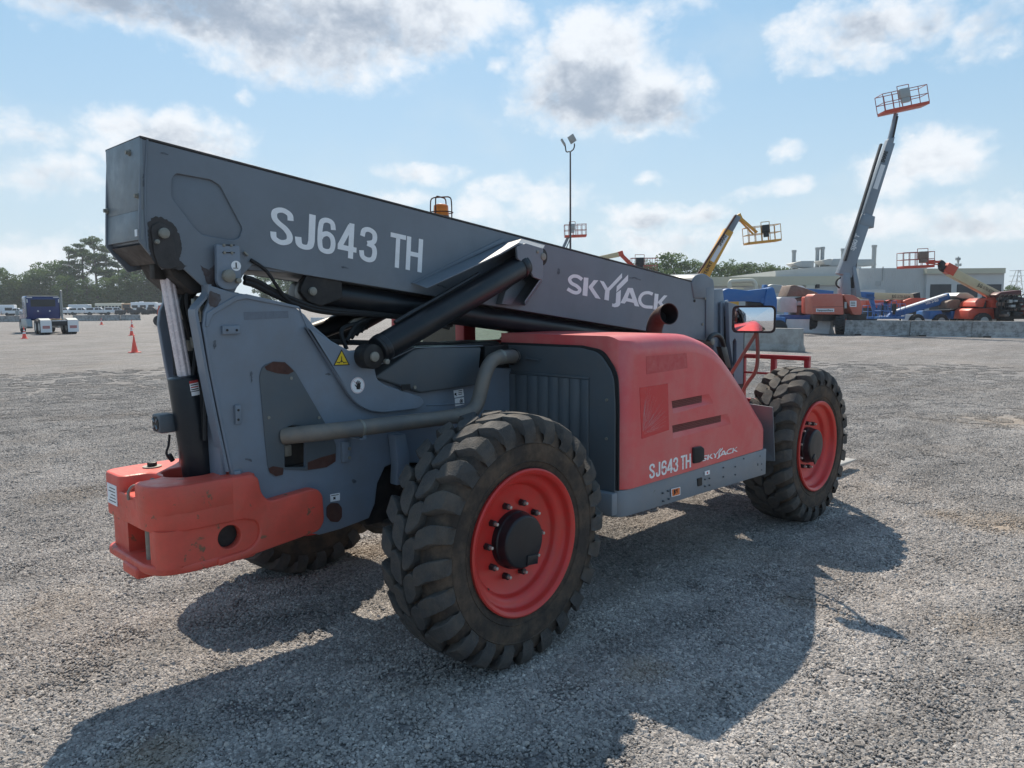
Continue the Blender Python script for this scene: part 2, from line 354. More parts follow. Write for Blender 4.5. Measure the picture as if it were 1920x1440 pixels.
# ------------------------------------------------------------------ lettering
GL = {
 'S': (.5, [cr([(.44, .70), (.41, .86), (.25, .935), (.09, .86), (.075, .70), (.16, .58), (.33, .45), (.425, .30), (.41, .14), (.25, .065), (.09, .14), (.06, .31)])]),
 'J': (.42, [[(.345, 1), (.345, .30)]+cr([(.345, .26), (.31, .11), (.20, .065), (.095, .12), (.065, .31)])]),
 '6': (.5, [cr([(.43, .70), (.39, .88), (.25, .935), (.11, .87), (.07, .68), (.065, .5), (.07, .30), (.11, .12), (.25, .065), (.39, .12), (.435, .30), (.39, .49), (.26, .56), (.12, .49), (.08, .40)])]),
 '4': (.54, [[(.375, 0), (.375, 1)], [(0, .27), (.54, .27)], [(.345, .93), (.06, .30)]]),
 '3': (.5, [cr([(.07, .71), (.11, .88), (.25, .935), (.39, .87), (.425, .73), (.38, .60), (.22, .535)]), cr([(.22, .53), (.39, .47), (.435, .30), (.39, .12), (.25, .065), (.10, .13), (.06, .30)])]),
 '8': (.5, [cr([(.25, .535), (.11, .62), (.08, .76), (.13, .89), (.25, .935), (.37, .89), (.42, .76), (.39, .62), (.25, .535), (.10, .45), (.06, .28), (.11, .12), (.25, .065), (.39, .12), (.44, .28), (.40, .45), (.25, .535)])]),
 '0': (.5, [cr([(.25, .935), (.11, .87), (.07, .68), (.065, .5), (.07, .30), (.11, .12), (.25, .065), (.39, .12), (.43, .30), (.435, .5), (.43, .68), (.39, .87), (.25, .935)])]),
 'T': (.5, [[(0, .935), (.5, .935)], [(.25, 0), (.25, .87)]]),
 'H': (.5, [[(.065, 0), (.065, 1)], [(.435, 0), (.435, 1)], [(.13, .5), (.37, .5)]]),
 'B': (.5, [[(.065, 0), (.065, 1)], cr([(.07, .935), (.36, .90), (.36, .6), (.07, .54)]), cr([(.07, .54), (.43, .48), (.43, .1), (.07, .065)])]),
}
def lettering(name, mat_, parent, fn, items, t=.13, h=.0015):
    """fn(u,v,w)->3D point; items = list of (char, u0, u1) with v 0..1"""
    b = MB(); k = 0
    for ch, u0, u1 in items:
        w, strokes = GL[ch]
        for st in strokes:
            k += 1
            L, R_ = ribbon(st, t*w/.5 if ch != 'J' else t)
            hh = h+.0002*(k % 5)
            for a in range(len(L)-1):
                q = [L[a], L[a+1], R_[a+1], R_[a]]
                pts = [fn(u0+(u1-u0)*p.x/w, p.y, hh+.000012*a) for p in q]
                b.add(pts, [(0, 1, 2, 3)])
    return b.build(name, mat_, parent, smooth=False, fix=False)
# logo word: polygons traced on the plane of the long boom, kept in the word's own units
LS = 7.111
def lg(x, y): return (1000+x/LS, 500+y/LS)
LOGO_P = [[(672, 142), (733, 150), (718, 395), (652, 382)], [(733, 268), (805, 178), (865, 182), (790, 275), (897, 433), (825, 418), (735, 278)],
 [(882, 185), (938, 198), (990, 285), (1180, 85), (1180, 148), (1015, 320), (1003, 452), (943, 440), (955, 318)],
 [(1262, 105), (1258, 190), (1103, 342), (1110, 262)],
 [(1165, 308), (1158, 485), (1150, 515), (1125, 535), (1080, 542), (1045, 530), (1050, 490), (1075, 495), (1095, 480), (1102, 350)],
 [(1615, 358), (1667, 365), (1656, 500), (1640, 576), (1598, 570)], [(1657, 470), (1740, 380), (1785, 386), (1708, 475), (1800, 600), (1745, 590), (1659, 482)]]
LOGO_A = ([(1160, 485), (1258, 282), (1325, 285), (1410, 533), (1350, 525), (1335, 482), (1240, 462), (1215, 492)], [(1284, 340), (1256, 418), (1318, 432)])
LOGO_R = [(cr([(648, 172), (590, 132), (525, 128), (483, 165), (505, 218), (575, 258), (617, 303), (595, 343), (535, 342), (452, 296)]), 46),
          (cr([(1590, 366), (1530, 347), (1462, 360), (1420, 415), (1425, 480), (1480, 530), (1590, 541)]), 42)]
# ================================================================== TELEHANDLER
T = empty('telehandler', (0, 0, 0), 0, 'large grey telehandler with red engine hood and red counterweight in the foreground', 'telehandler')
WB = 3.5445; RT = .645; YO = -1.2
M_NUT = mat('bare_stud_steel', (.50, .47, .42), .45, metal=.3)
# ---- wheels
def tyre_mesh():
    b = MB(); hw = .19
    # carcass: centre plane y=0, outer side is -y ; r,t
    prof = []
    side = [(.368, .150), (.372, .172), (.395, .180), (.43, .190), (.48, .193), (.53, .189), (.565, .180), (.588, .165), (.600, .14), (.607, .08), (.610, 0)]
    prof = [(r, t) for r, t in side]+[(r, -t) for r, t in side[::-1][1:]]
    b.cm = 0; b.lathe(prof, (0, 0, 0), 'y', 96)
    # fine ridge rings on the sidewall
    for r in (.415, .505):
        for sgn in (1, -1):
            b.lathe([(r-.004, sgn*.1865 if r < .45 else sgn*.1905), (r, sgn*(.191 if r < .45 else .1950)), (r+.004, sgn*.1865 if r < .45 else sgn*.1905)], (0, 0, 0), 'y', 96)
    b.cm = 1
    NP = 24; pitch = 2*PI/NP
    def pos(th, t, r): return (r*math.cos(th), t, r*math.sin(th))
    def lug(spine, sgn):
        """spine: (theta offset, t, r_top, half width(rad), r_base) cross-sections"""
        o = []
        for (dt, t, rt, w, rb) in spine:
            ww = w
            o.append([pos(dt-ww*1.10, t, rb), pos(dt-ww, t, rt-.006), pos(dt-ww*.90, t, rt), pos(dt+ww*.90, t, rt), pos(dt+ww, t, rt-.006), pos(dt+ww*1.10, t, rb)])
        vs = [p for row in o for p in row]; n = 6; fs = []
        for k in range(len(o)-1):
            for i in range(5): fs.append((k*n+i, k*n+i+1, (k+1)*n+i+1, (k+1)*n+i))
        fs.append(tuple(range(n))); fs.append(tuple(range(len(o)*n-1, (len(o)-1)*n-1, -1)))
        return vs, fs
    rr = random.Random(3)
    for k in range(NP):
        th0 = k*pitch
        for sgn in (1, -1):
            ph = 0 if sgn > 0 else pitch*.5
            j = (rr.random()-.5)*.01
            # shoulder lug: from between the centre blocks over the shoulder down the sidewall
            sp = [(.042, .080, .645, .045, .596), (.036, .094, .647, .072, .594), (.012, .125, .645, .078, .590), (-.018, .158, .640, .075, .580), (-.030, .184, .627, .072, .560), (-.035, .200, .598, .070, .552), (-.037, .206, .566, .066, .532), (-.038, .1955, .530, .058, .510)]
            sp = [(th0+ph+j+a*1.0, t*sgn, rt, w*(1+.1*(rr.random()-.5)), rb) for a, t, rt, w, rb in sp]
            vs, fs = lug(sp, sgn); b.add(vs, fs)
            # centre block
            ph2 = ph+pitch*.5
            j = (rr.random()-.5)*.01
            dr = (rr.random()-.5)*.002
            sp = [(.052, .005, .648, .082, .598), (.038, .020, .649, .112, .598), (.010, .050, .649, .114, .598), (-.010, .076, .648, .090, .598), (-.020, .087, .645, .060, .598)]
            sp = [(th0+ph2+j+a, t*sgn, rt+dr, w, rb) for a, t, rt, w, rb in sp]
            vs, fs = lug(sp, sgn); b.add(vs, fs)
    return b
tb = tyre_mesh()
def make_wheel(x, sgn, first=None, spin=0):
    """sgn -1: right-hand side (outer face towards -y)"""
    yc = sgn*1.01
    if first is not None:
        w = copy_tree(first, T)
    else:
        b = MB()
        # steel rim: outer flange at local -y .19
        prof = [(.376, -.172), (.378, -.190), (.370, -.196), (.352, -.190), (.346, -.178), (.345, -.155), (.334, -.140), (.318, -.137), (.300, -.128), (.290, -.112), (.286, -.095), (.278, -.088), (.14, -.085), (0, -.085)]
        b.lathe(prof, (0, 0, 0), 'y', 72)
        b.lathe([(.376, .172), (.378, .19), (.35, .19), (.34, .15), (.32, .05), (.31, -.05), (.30, -.11)], (0, 0, 0), 'y', 72)
        w = b.build('wheel', M_RIM, T, ang=50)
        t_ = tb.build('tyre', [M_TYRE, M_TREAD], w, ang=32)
        # hub
        h = MB()
        h.lathe([(.150, -.085), (.150, -.118), (.144, -.122), (.140, -.150), (.137, -.168), (.128, -.176), (.05, -.178), (0, -.178)], (0, 0, 0), 'y', 40)
        h.box(.02, .10, -.185, -.172, -.12, -.07)
        h.build('hub', M_BLKCYL, w, bevel=.004, ang=40)
        v = MB(); v.tube([(-.16, -.098, -.235), (-.19, -.115, -.245), (-.215, -.12, -.25)], .007, 8); v.build('valve', M_RUST, w)
        for k in range(10):
            a = 2*PI*k/10+.1; cx, cz = .19*math.cos(a), .19*math.sin(a)
            n = MB(); n.cm = 0; n.cyl((cx, -.084, cz), (cx, -.112, cz), .019, .017, 6); n.cyl((cx, -.108, cz), (cx, -.116, cz), .0165, .0165, 12)
            n.cm = 1; n.cyl((cx, -.112, cz), (cx, -.135, cz), .0095, .0085, 10)
            n.build('wheel_nut', [M_BLACK, M_NUT], w, bevel=.002)
    w.location = (x, yc, RT); w.rotation_euler = (0, spin, 0 if sgn < 0 else PI)
    return w
w1 = make_wheel(0, -1, spin=.12)
make_wheel(WB, -1, w1, spin=.9); make_wheel(0, 1, w1, spin=.3); make_wheel(WB, 1, w1, spin=1.3)
# ---- axles
for x in (0, WB):
    b = MB(); b.tube([(x, -.93, RT), (x, -.70, RT), (x, -.55, RT), (x, -.34, RT), (x, -.12, RT), (x, 0, RT), (x, .12, RT), (x, .34, RT), (x, .55, RT), (x, .70, RT), (x, .93, RT)],
           [.13, .13, .085, .085, .13, .20, .13, .085, .085, .13, .13], 20)
    b.tube([(x-.13, -.75, RT-.05), (x-.17, 0, RT-.06), (x-.13, .75, RT-.05)], .035, 12)
    b.box(x-.1, x+.1, -.3, .3, .78, .90)
    b.build('axle', M_DARK, T, bevel=.01)

# ---- boom (outer section)
YB = -.213; BW = .207
def bz_top(x): return 2.576-.1222*(x+1.4)
def bz_bot(x): return 1.925-.1245*(x-0)
side = [(268, 253), (262, 330), (261, 400), (261, 452), (275, 470), (290, 487), (305, 505), (338, 498), (362, 520), (387, 543), (400, 556), (436, 556), (458, 512), (474, 496), (560, 511)]
sp = TY(side, YB); sp[0] = (-1.4, bz_top(-1.4))
XF = 3.47
outer = sp+[(XF, bz_bot(XF)), (XF, bz_top(XF))]
# keep the lower line straight from the rear knee on
outer[-3] = (sp[-1][0], bz_bot(sp[-1][0]))
rec = rnd(TY([(330, 325), (396, 337), (413, 348), (455, 428), (449, 446), (434, 451), (378, 440), (364, 427), (321, 370), (322, 335)], YB), .012, 3)
plate('boom', outer, [rec], YB, YB+.014, M_GREY, T, .003)
boom_side = C.objects[-1]
b = MB(); xr = -1.385
b.prism([(xr, bz_top(xr)-.004), (xr-.02, 2.13), (-1.30, 2.09), (-1.15, 2.06), (-.93, 2.02), (sp[-1][0], bz_bot(sp[-1][0])+.003), (XF-.004, bz_bot(XF)+.003), (XF-.004, bz_top(XF)-.004)], YB+.0135, BW, 'y')
b.build('boom_core', M_GREY, T, bevel=.006)
plate('boom_side', outer, [], BW-.002, BW+.012, M_GREY, T, .003)
# top flange strip and weld seam at the rear
b = MB()
for s_ in (YB-.004, ):
    x0, x1 = -1.405, XF
    b.add([(x0, s_, bz_top(x0)+.001), (x1, s_, bz_top(x1)+.001), (x1, -s_+.002, bz_top(x1)+.001), (x0, -s_+.002, bz_top(x0)+.001), (x0, s_, bz_top(x0)+.012), (x1, s_, bz_top(x1)+.012), (x1, -s_+.002, bz_top(x1)+.012), (x0, -s_+.002, bz_top(x0)+.012)],
          [(0, 1, 2, 3), (4, 7, 6, 5), (0, 4, 5, 1), (1, 5, 6, 2), (2, 6, 7, 3), (3, 7, 4, 0)])
b.build('top_flange', M_GREASE, T, bevel=.002)
b = MB(); q = TY([(276, 262), (272, 330), (272, 400), (277, 470)], YB); b.tube([(x, YB-.001, z) for x, z in q], .005, 6); b.build('weld_seam', M_GREY, T)
# rear end cover
b = MB(); q0 = (-1.407, 2.582); q1 = (-1.415, 2.27); q2 = (-1.425, 2.14)
for (a, c_) in ((q0, q1), (q1, q2)):
    b.add([(a[0], -.214, a[1]), (a[0], .208, a[1]), (c_[0], .208, c_[1]), (c_[0], -.214, c_[1]), (a[0]+.012, -.214, a[1]), (a[0]+.012, .208, a[1]), (c_[0]+.012, .208, c_[1]), (c_[0]+.012, -.214, c_[1])],
          [(0, 1, 2, 3), (4, 7, 6, 5), (0, 4, 5, 1), (1, 5, 6, 2), (2, 6, 7, 3), (3, 7, 4, 0)])
ec = b.build('end_cover', M_LGREY, T, bevel=.002)
for (yy, zz) in ((-.10, 2.53), (.20, 2.30), (-.19, 2.33)):
    b = MB(); x0 = -1.407-(2.576-zz)*.03; b.cyl((x0, yy, zz), (x0-.008, yy, zz), .014, .014, 12); b.cyl((x0-.008, yy, zz), (x0-.02, yy, zz), .009, .009, 6); b.build('bolt', M_STEEL, ec)
b = MB(); b.box(-1.432, -1.427, -.19, -.165, 2.155, 2.185); b.build('tag', M_WHITE, ec)
# under side of the rear end
b = MB(); b.prism([(-1.32, 2.09), (-1.27, 1.98), (-1.18, 1.90), (-1.05, 1.93), (-.95, 2.03), (-1.2, 2.09)], -.165, .165, 'y'); b.build('rear_saddle', M_DARK, T, bevel=.01)
b = MB(); b.prism([(-1.415, 2.12), (-1.33, 2.04), (-1.30, 2.06), (-1.385, 2.125)], -.20, .19, 'y'); b.build('rear_lip', M_GREASE, T, bevel=.004)

# pins
def pin(px, py, y0, y1, r, mat_=M_STEEL, name='pin', bolt=None, parent=None, n=20):
    x, z = Y(px, py, y1)
    b = MB(); b.cyl((x, y0, z), (x, y1, z), r, r, n); b.cyl((x, y1, z), (x, y1-.003, z), r*.8, r*.78, n)
    o = b.build(name, mat_, parent or T, bevel=.003)
    if bolt:
        x, z = Y(bolt[0], bolt[1], y1)
        b = MB(); b.cyl((x, y0, z), (x, y1, z), r*.45, r*.45, 10); b.build('retaining_bolt', mat_, o, bevel=.002)
    return o
# greasy eye plate at the rear cylinder pin
ey = rnd(TY([(276, 424), (290, 407), (312, 411), (331, 428), (339, 455), (338, 480), (336, 500), (318, 505), (300, 503), (284, 480), (278, 452)], YB-.012), .03, 4)
def ragged(pts, y, amp, seed):
    rr = random.Random(seed); q = TY(pts, y); out = []
    for i in range(len(q)):
        a, c_ = Vector(q[i]), Vector(q[(i+1) % len(q)]); n = max(2, int((c_-a).length/.008))
        for k in range(n): p = a.lerp(c_, k/n); out.append((p.x+rr.uniform(-amp, amp), p.y+rr.uniform(-amp, amp)))
    return out
def stain(name, pts, y, amp, seed, m_, par=None):
    q = ragged(pts, y, amp, seed); b = MB(); b.add([(x, y, z) for x, z in q]+[(x, y-.0008, z) for x, z in q], [tuple(range(len(q), 2*len(q)))]); return b.build(name, m_, par or T, smooth=False)
plate('rear_eye_plate', rnd(TY([(283, 425), (297, 415), (318, 425), (328, 450), (333, 480), (338, 500), (318, 505), (300, 503), (290, 480)], YB-.012), .02, 4), [], YB-.010, YB-.002, M_GREASE, T, .003)
stain('grease_stain', [(277, 418), (290, 405), (304, 408), (316, 413), (330, 427), (338, 445), (340, 465), (337, 488), (350, 500), (338, 506), (300, 503), (284, 486), (278, 455)], YB-.0006, .004, 3, M_GREASE)
stain('grease_stain', [(376, 498), (392, 506), (403, 496), (405, 530), (405, 548), (396, 543), (388, 530)], YB-.0007, .003, 8, mat('rusty_grease', (.07, .050, .048), .6, dirt=(.13, .14, .16), damt=.8, dscale=30))
stain('grease_stain', [(394, 545), (412, 552), (415, 562), (405, 578), (394, 574), (390, 560)], -.2765, .003, 9, bpy.data.materials['rusty_grease'])
pin(309, 437, YB, YB-.026, .024, bolt=(296, 453))
# tower ear plates
ear = rnd(TY([(406, 458), (449, 461), (452, 500), (452, 535), (430, 546), (407, 536)], -.262), [.006, .006, .01, .05, .06, .05], 5)
plate('pivot_ear', ear, [], -.262, -.235, M_GREY2, T, .004)
ear_l = [(x, z) for x, z in ear]; plate('pivot_ear', ear_l, [], .235, .262, M_GREY2, T, .004)
pin(431, 517, .26, -.284, .030, bolt=(449, 526))
for (px, py) in ((420, 459.5), (434, 460), (421, 473.5), (435, 474)):
    x, z = Y(px, py, -.264); b = MB(); b.cyl((x, -.262, z), (x, -.268, z), .008, .006, 10); b.build('bolt', M_STEEL, T)
for py in (459.5, 473.7):
    q = TY([(417, py-1.2), (440, py-1), (440, py+1.2), (417, py+1)], -.2625); b = MB(); b.prism(q, -.2625, -.264); b.build('slot', M_DARK, T)
def disc(px, py, y, r, mat_, name, t=.002):
    x, z = Y(px, py, y); b = MB(); b.cyl((x, y, z), (x, y-t, z), r, r, 28); return b.build(name, mat_, T)
d = disc(442.5, 498.5, -.262, .024, M_WHITE, 'sticker')
b = MB(); x, z = Y(443, 497, -.266); b.box(x-.003, x+.003, -.2645, -.2655, z-.012, z+.012); b.box(x-.015, x+.01, -.2645, -.2655, z-.016, z-.013); b.build('sticker_mark', M_INK, d)

# ---- tower and chassis side plates
tower = [(391, 534), (436, 548), (470, 553), (520, 566), (555, 577), (572, 590), (590, 612), (640, 655), (700, 700), (905, 690), (985, 690),
         (985, 860), (880, 868), (770, 868), (745, 866), (722, 876), (708, 906), (703, 945), (692, 972), (640, 992), (600, 1003), (500, 985), (440, 960), (433, 880), (412, 780), (394, 690), (381, 610), (384, 583), (392, 565)]
tw = TY(tower, -.275)
cutR = rnd(TY([(532, 803), (545, 797), (560, 800), (574, 812), (574, 876), (532, 880)], -.275), .004, 2)
plate('chassis_side', tw, [cutR], -.275, -.245, M_GREY2, T, .006)
plate('chassis_side', tw, [], .245, .275, M_GREY2, T, .006)
# inner lining of the opening, dark
b = MB(); q = TY([(520, 790), (590, 790), (590, 890), (520, 890)], -.245); b.prism(q, -.20, -.19); b.build('inner_bulkhead', M_DARK, T)
b = MB(); x, z = Y(540, 845, -.22); b.box(x-.02, x+.02, -.225, -.20, z-.03, z+.03); b.build('hose_fitting', M_STEEL, T, bevel=.006)
# rear flange of the tower with the double curve at the top
fl = [(391, 533), (390, 550), (370, 575), (366, 585), (370, 612), (384, 690), (402, 780), (425, 885)]
def flange(pts, y0, y1, th, name, m_):
    q = TY(pts, y0); b = MB()
    for i in range(len(q)-1):
        (xa, za), (xb, zb) = q[i], q[i+1]
        b.add([(xa, y0, za), (xb, y0, zb), (xb, y1, zb), (xa, y1, za), (xa+th, y0, za), (xb+th, y0, zb), (xb+th, y1, zb), (xa+th, y1, za)],
              [(0, 1, 2, 3), (4, 7, 6, 5), (0, 4, 5, 1), (2, 6, 7, 3), (0, 3, 7, 4), (1, 5, 6, 2)])
    return b.build(name, m_, T, smooth=True)
fq = cr([Vector(p) for p in fl], 4)
flange(fq, -.268, -.19, .014, 'tower_flange', M_GREY2)
flange([(x+4, y) for x, y in fq], .19, .268, .014, 'tower_flange', M_GREY2)
b = MB(); q = TY([(384, 584), (381, 610), (394, 690), (412, 780), (433, 882)], -.275); b.tube([(x+.004, -.272, z) for x, z in q], .008, 8); b.build('weld_seam', M_GREY2, T)
# raised diagonal stiffener on top of the tower side
q = TY([(388, 587), (398, 580), (440, 556), (462, 551), (560, 574), (566, 580), (462, 560), (444, 564), (400, 590), (391, 612), (386, 612)], -.283)
plate('stiffener', q, [], -.283, -.276, M_GREY2, T, .003)
# rear cross plate between the tower sides
b = MB(); b.box(-1.13, -1.10, -.245, .245, .92, 1.55); b.build('rear_plate', M_GREY2, T, bevel=.006)
b = MB(); b.box(-1.02, -.99, -.245, .245, 1.5, 1.88); b.build('rear_plate', M_DARK, T, bevel=.006)
# hoses inside the tower
b = MB()
for k, (y_, z0) in enumerate(((-.12, 1.78), (-.06, 1.8), (.0, 1.76), (.07, 1.82), (-.16, 1.7))):
    b.tube([(-1.16, y_, 1.2), (-1.15, y_, z0-.3), (-1.13, y_+.01, z0), (-1.05, y_+.03, z0+.12), (-.9, y_+.02, z0+.10)], .012, 8)
b.build('hydraulic_hoses', M_RUBBER, T)
for (px, y_) in ((363, -.14), (377, -.17)):
    x, z = Y(px, 560, y_); b = MB(); b.cyl((x, y_, z), (x, y_, z-.11), .012, .012, 10); b.cyl((x, y_, z-.03), (x, y_, z-.06), .018, .018, 6); b.build('hose_fitting', M_STEEL, T, bevel=.002)
rr = random.Random(4)
for k in range(6):
    y_ = -.10+.05*k; z0 = 1.62+rr.random()*.2
    b = MB(); b.tube(cr([Vector(p) for p in ((-1.15, y_, 1.15), (-1.17+rr.uniform(-.02, .02), y_, 1.4), (-1.15, y_+.02, z0), (-1.22+rr.random()*.08, y_, z0+.22), (-1.10, y_, z0+.30)) ], 6), .011, 8); b.build('hydraulic_hose', M_RUBBER, T)
    b = MB(); b.cyl((-1.152, y_+.02, z0-.02), (-1.16, y_+.015, z0+.03), .016, .016, 6); b.build('hose_fitting', M_STEEL, T)
for k in range(5):
    a0 = P3(650+k*9, 640-k*6, -.16+.03*k); b = MB()
    b.tube(cr([Vector(a0), Vector(a0)+Vector((.10, .02, .10)), Vector(a0)+Vector((.35, .05, .13+.02*k)), Vector(a0)+Vector((.8, .06, .05))], 6), .012, 8); b.build('hydraulic_hose', M_RUBBER, T)
# black ear block of the rear cylinder eye
for x0, y0_ in ((-1.30, .12), (-1.28, .04)):
    pass
b = MB(); b.cyl((-1.30, -.11, 2.12), (-1.30, .01, 2.12), .065, .065, 28); b.box(-1.325, -1.265, -.08, -.02, 1.97, 2.12); b.build('cylinder_eye', M_DARK, T, bevel=.01)

# ---- rear compensating cylinder
YCY = -.05
p_top = P3(309, 500, YCY); p_mid = P3(347, 706, YCY); p_low = P3(378, 905, YCY)
b = MB(); p_t2 = P3(313, 517, YCY)
n_ = 24; rr = []
d = (Vector(p_mid)-Vector(p_t2))
b.cyl(Vector(p_t2), Vector(p_mid)+d*.1, .0285, .0285, 28)
# rolled flutes of the protective wrap
for k in range(7):
    a = k*2*PI/7; off = Vector((math.cos(a)*.0235, math.sin(a)*.0235, 0)); b.cyl(Vector(p_t2)+off, Vector(p_mid)+off, .0105, .0105, 10)
b.build('piston_rod', M_CHROME, T)
b = MB(); b.cyl(P3(301, 470, YCY), p_t2, .034, .030, 20); b.build('rod_end', M_DARK, T)
dd = (Vector(p_low)-Vector(p_mid)).normalized()
b = MB(); b.cyl(Vector(p_mid), Vector(p_low)+dd*.25, .081, .081, 40); b.cyl(Vector(p_mid)-dd*.006, Vector(p_mid), .06, .074, 40)
cyl = b.build('cylinder_barrel', M_BLKCYL, T, bevel=.003, ang=50)
# label on the barrel, bent round it
ctr = Vector(p_mid)+dd*.10; toC = (CP-ctr); toC -= dd*toC.dot(dd); toC.normalize(); sidev = toC.cross(dd)*-1
def barrel_pt(u, v, r=.0712):
    r += .011; a = u/.081; return ctr+dd*(-v)+toC*(r*math.cos(a))+sidev*(r*math.sin(a))
def bent(name, u0, u1, v0, v1, m_, r, par):
    b = MB(); n = 8; vs = []
    for k in range(n+1):
        u = u0+(u1-u0)*k/n; vs += [barrel_pt(u, v0, r), barrel_pt(u, v1, r)]
    b.add(vs, [(2*k, 2*k+2, 2*k+3, 2*k+1) for k in range(n)]); return b.build(name, m_, par, fix=False)
sgn = -1 if (sidev.dot(CR) < 0) else 1
lb = bent('label', sgn*.014, sgn*.058, .035, .085, M_WHITE, .0712, cyl)
bent('label_stripe', sgn*.014, sgn*.058, .072, .085, M_REDINK, .0716, lb)
for k in range(3): bent('label_text', sgn*.018, sgn*.054, .040+k*.011, .045+k*.011, M_INK if k != 1 else M_REDINK, .0716, lb)
bent('label', sgn*.016, sgn*.060, .012, .031, M_WHITE, .0712, cyl)

# ---- work light on the left of the cylinder
lx, lz = Y(306, 793, .02)
b = MB(); b.box(lx-.035, lx+.045, -.03, .07, lz-.045, lz+.045); wl = b.build('work_light', M_DGREY, T, bevel=.01)
for a in (0, 1, 2, 3):
    b = MB(); an = PI/4+a*PI/2
    b.tube([(lx-.037, .02+.012*math.cos(an), lz+.012*math.sin(an)), (lx-.040, .02+.035*math.cos(an), lz+.035*math.sin(an))], .005, 6); b.build('grille_bar', M_LGREY, wl)
b = MB(); b.cyl((lx-.034, .02, lz), (lx-.038, .02, lz), .036, .036, 24); b.build('lens', M_DARK, wl)
b = MB(); b.box(lx+.03, -1.10, -.02, .05, lz+.0, lz+.03); b.build('bracket', M_LGREY, wl, bevel=.004)
pw = [P3(318, 815, .0), P3(316, 835, .0), P3(312, 850, .0), P3(319, 862, 0)]
b = MB(); b.tube(cr([Vector(p) for p in pw], 5), .006, 8); b.tube([P3(317, 852, 0), P3(324, 864, 0)], .012, 8); b.build('cable', M_RUBBER, wl)

# ---- lift cylinders
def lift(sg):
    y = sg*-.345
    a = Vector((*[Y(690, 668, -.345)[0]], y, Y(690, 668, -.345)[1])); t = Vector((Y(1006, 482, -.345)[0], y, Y(1006, 482, -.345)[1]))
    d = (t-a).normalized()
    b = MB(); b.cyl(a+d*.07, a+d*1.33, .077, .077, 40); b.cyl(a+d*.085, a+d*.12, .0805, .0805, 40); b.cyl(a+d*1.27, a+d*1.31, .0805, .0805, 40)
    o = b.build('lift_cylinder', M_BLKCYL, T, bevel=.004, ang=50)
    b = MB(); b.cyl(a+Vector((0, .045, 0)), a-Vector((0, .055, 0)), .066, .066, 36); b.build('cylinder_eye', M_DARK, o, bevel=.006)
    b = MB(); b.cyl(t+Vector((0, .04, 0)), t-Vector((0, .045, 0)), .06, .06, 32); b.cyl(a+d*1.3, t, .055, .05, 24); b.build('cylinder_eye', M_DARK, o, bevel=.006)
    b = MB(); b.cyl(a+Vector((0, .08*sg, 0)), a-Vector((0, .068*sg, 0)), .027, .027, 24); b.build('pin', M_STEEL, o, bevel=.003)
    b = MB(); b.cyl(t+Vector((0, .08*sg, 0)), t-Vector((0, .065*sg, 0)), .024, .024, 20); b.build('pin', M_STEEL, o, bevel=.003)
    s = sg*.012
    q = a+Vector((.075, -.07*sg, -.03)); b = MB(); b.cyl(q+Vector((0, .02*sg, 0)), q-Vector((0, .005*sg, 0)), .015, .015, 12); b.build('retaining_bolt', M_STEEL, o, bevel=.002)
    q = t+Vector((-.055, -.06*sg, .03)); b = MB(); b.cyl(q+Vector((0, .02*sg, 0)), q-Vector((0, .004*sg, 0)), .012, .012, 12); b.build('retaining_bolt', M_STEEL, o, bevel=.002)
    b = MB(); off = Vector((0, 0, .11)); b.tube([a+d*.2+off*.9, a+d*.9+off*.95], .012, 8); b.build('hydraulic_pipe', M_BLACK, o)
lift(1); lift(-1)
# boom brackets that take the cylinder heads: a boss standing out of the boom side
def bracket(sg):
    yo = -.345-.055
    prof = TY([(776, 533), (778, 528), (945, 455), (978, 447), (1022, 459), (1018, 530), (985, 573), (968, 571), (960, 500), (948, 482), (800, 537)], -.30)
    b = MB()
    # gusset web sloping out from the boom side to the outer plate (top flange)
    A = TY([(776, 531), (945, 455), (978, 447), (1022, 459), (1020, 500), (1017, 528), (985, 573)], YB)
    B = TY([(800, 540), (938, 475), (972, 455), (1018, 466), (1018, 500), (1015, 524), (984, 568)], yo)
    rows = []
    for (xa, za), (xb, zb) in zip(A, B): rows.append(((xa, YB*sg if sg > 0 else -YB, za), (xb, yo*sg, zb)))
    th = .012
    for i in range(len(rows)-1):
        a0, b0 = map(Vector, rows[i]); a1, b1 = map(Vector, rows[i+1])
        mid = Vector((Y(960, 510, -.3)[0], 0, Y(960, 510, -.3)[1]))
        def inn(v): q = Vector((mid.x-v.x, 0, mid.z-v.z)); return v+q.normalized()*th
        v8 = [a0, b0, b1, a1, inn(a0), inn(b0), inn(b1), inn(a1)]
        b.add(v8, [(0, 1, 2, 3), (4, 7, 6, 5), (0, 4, 5, 1), (1, 5, 6, 2), (2, 6, 7, 3), (3, 7, 4, 0)])
    o = b.build('cylinder_bracket', M_GREY, T)
    q = rnd(TY([(968, 462), (985, 456), (1018, 466), (1017, 526), (1000, 520), (990, 500), (970, 485)], yo), .01, 3)
    o2 = plate('bracket_plate', q, [], (yo-.004)*sg, (yo+.014)*sg, M_GREY, T, .003)
    q = TY([(985, 572), (1014, 530), (1005, 520), (975, 545), (968, 570)], yo)
    b = MB(); b.prism(q, YB*sg, (YB-.06)*sg); b.build('bracket_gusset', M_GREY, T, bevel=.004)
bracket(1); bracket(-1)
b = MB(); q = TY([(770, 531), (776, 533), (948, 452), (940, 447)], YB-.003); b.prism(q, YB, YB-.012); b.build('stiffener', M_GREY, T, bevel=.003)

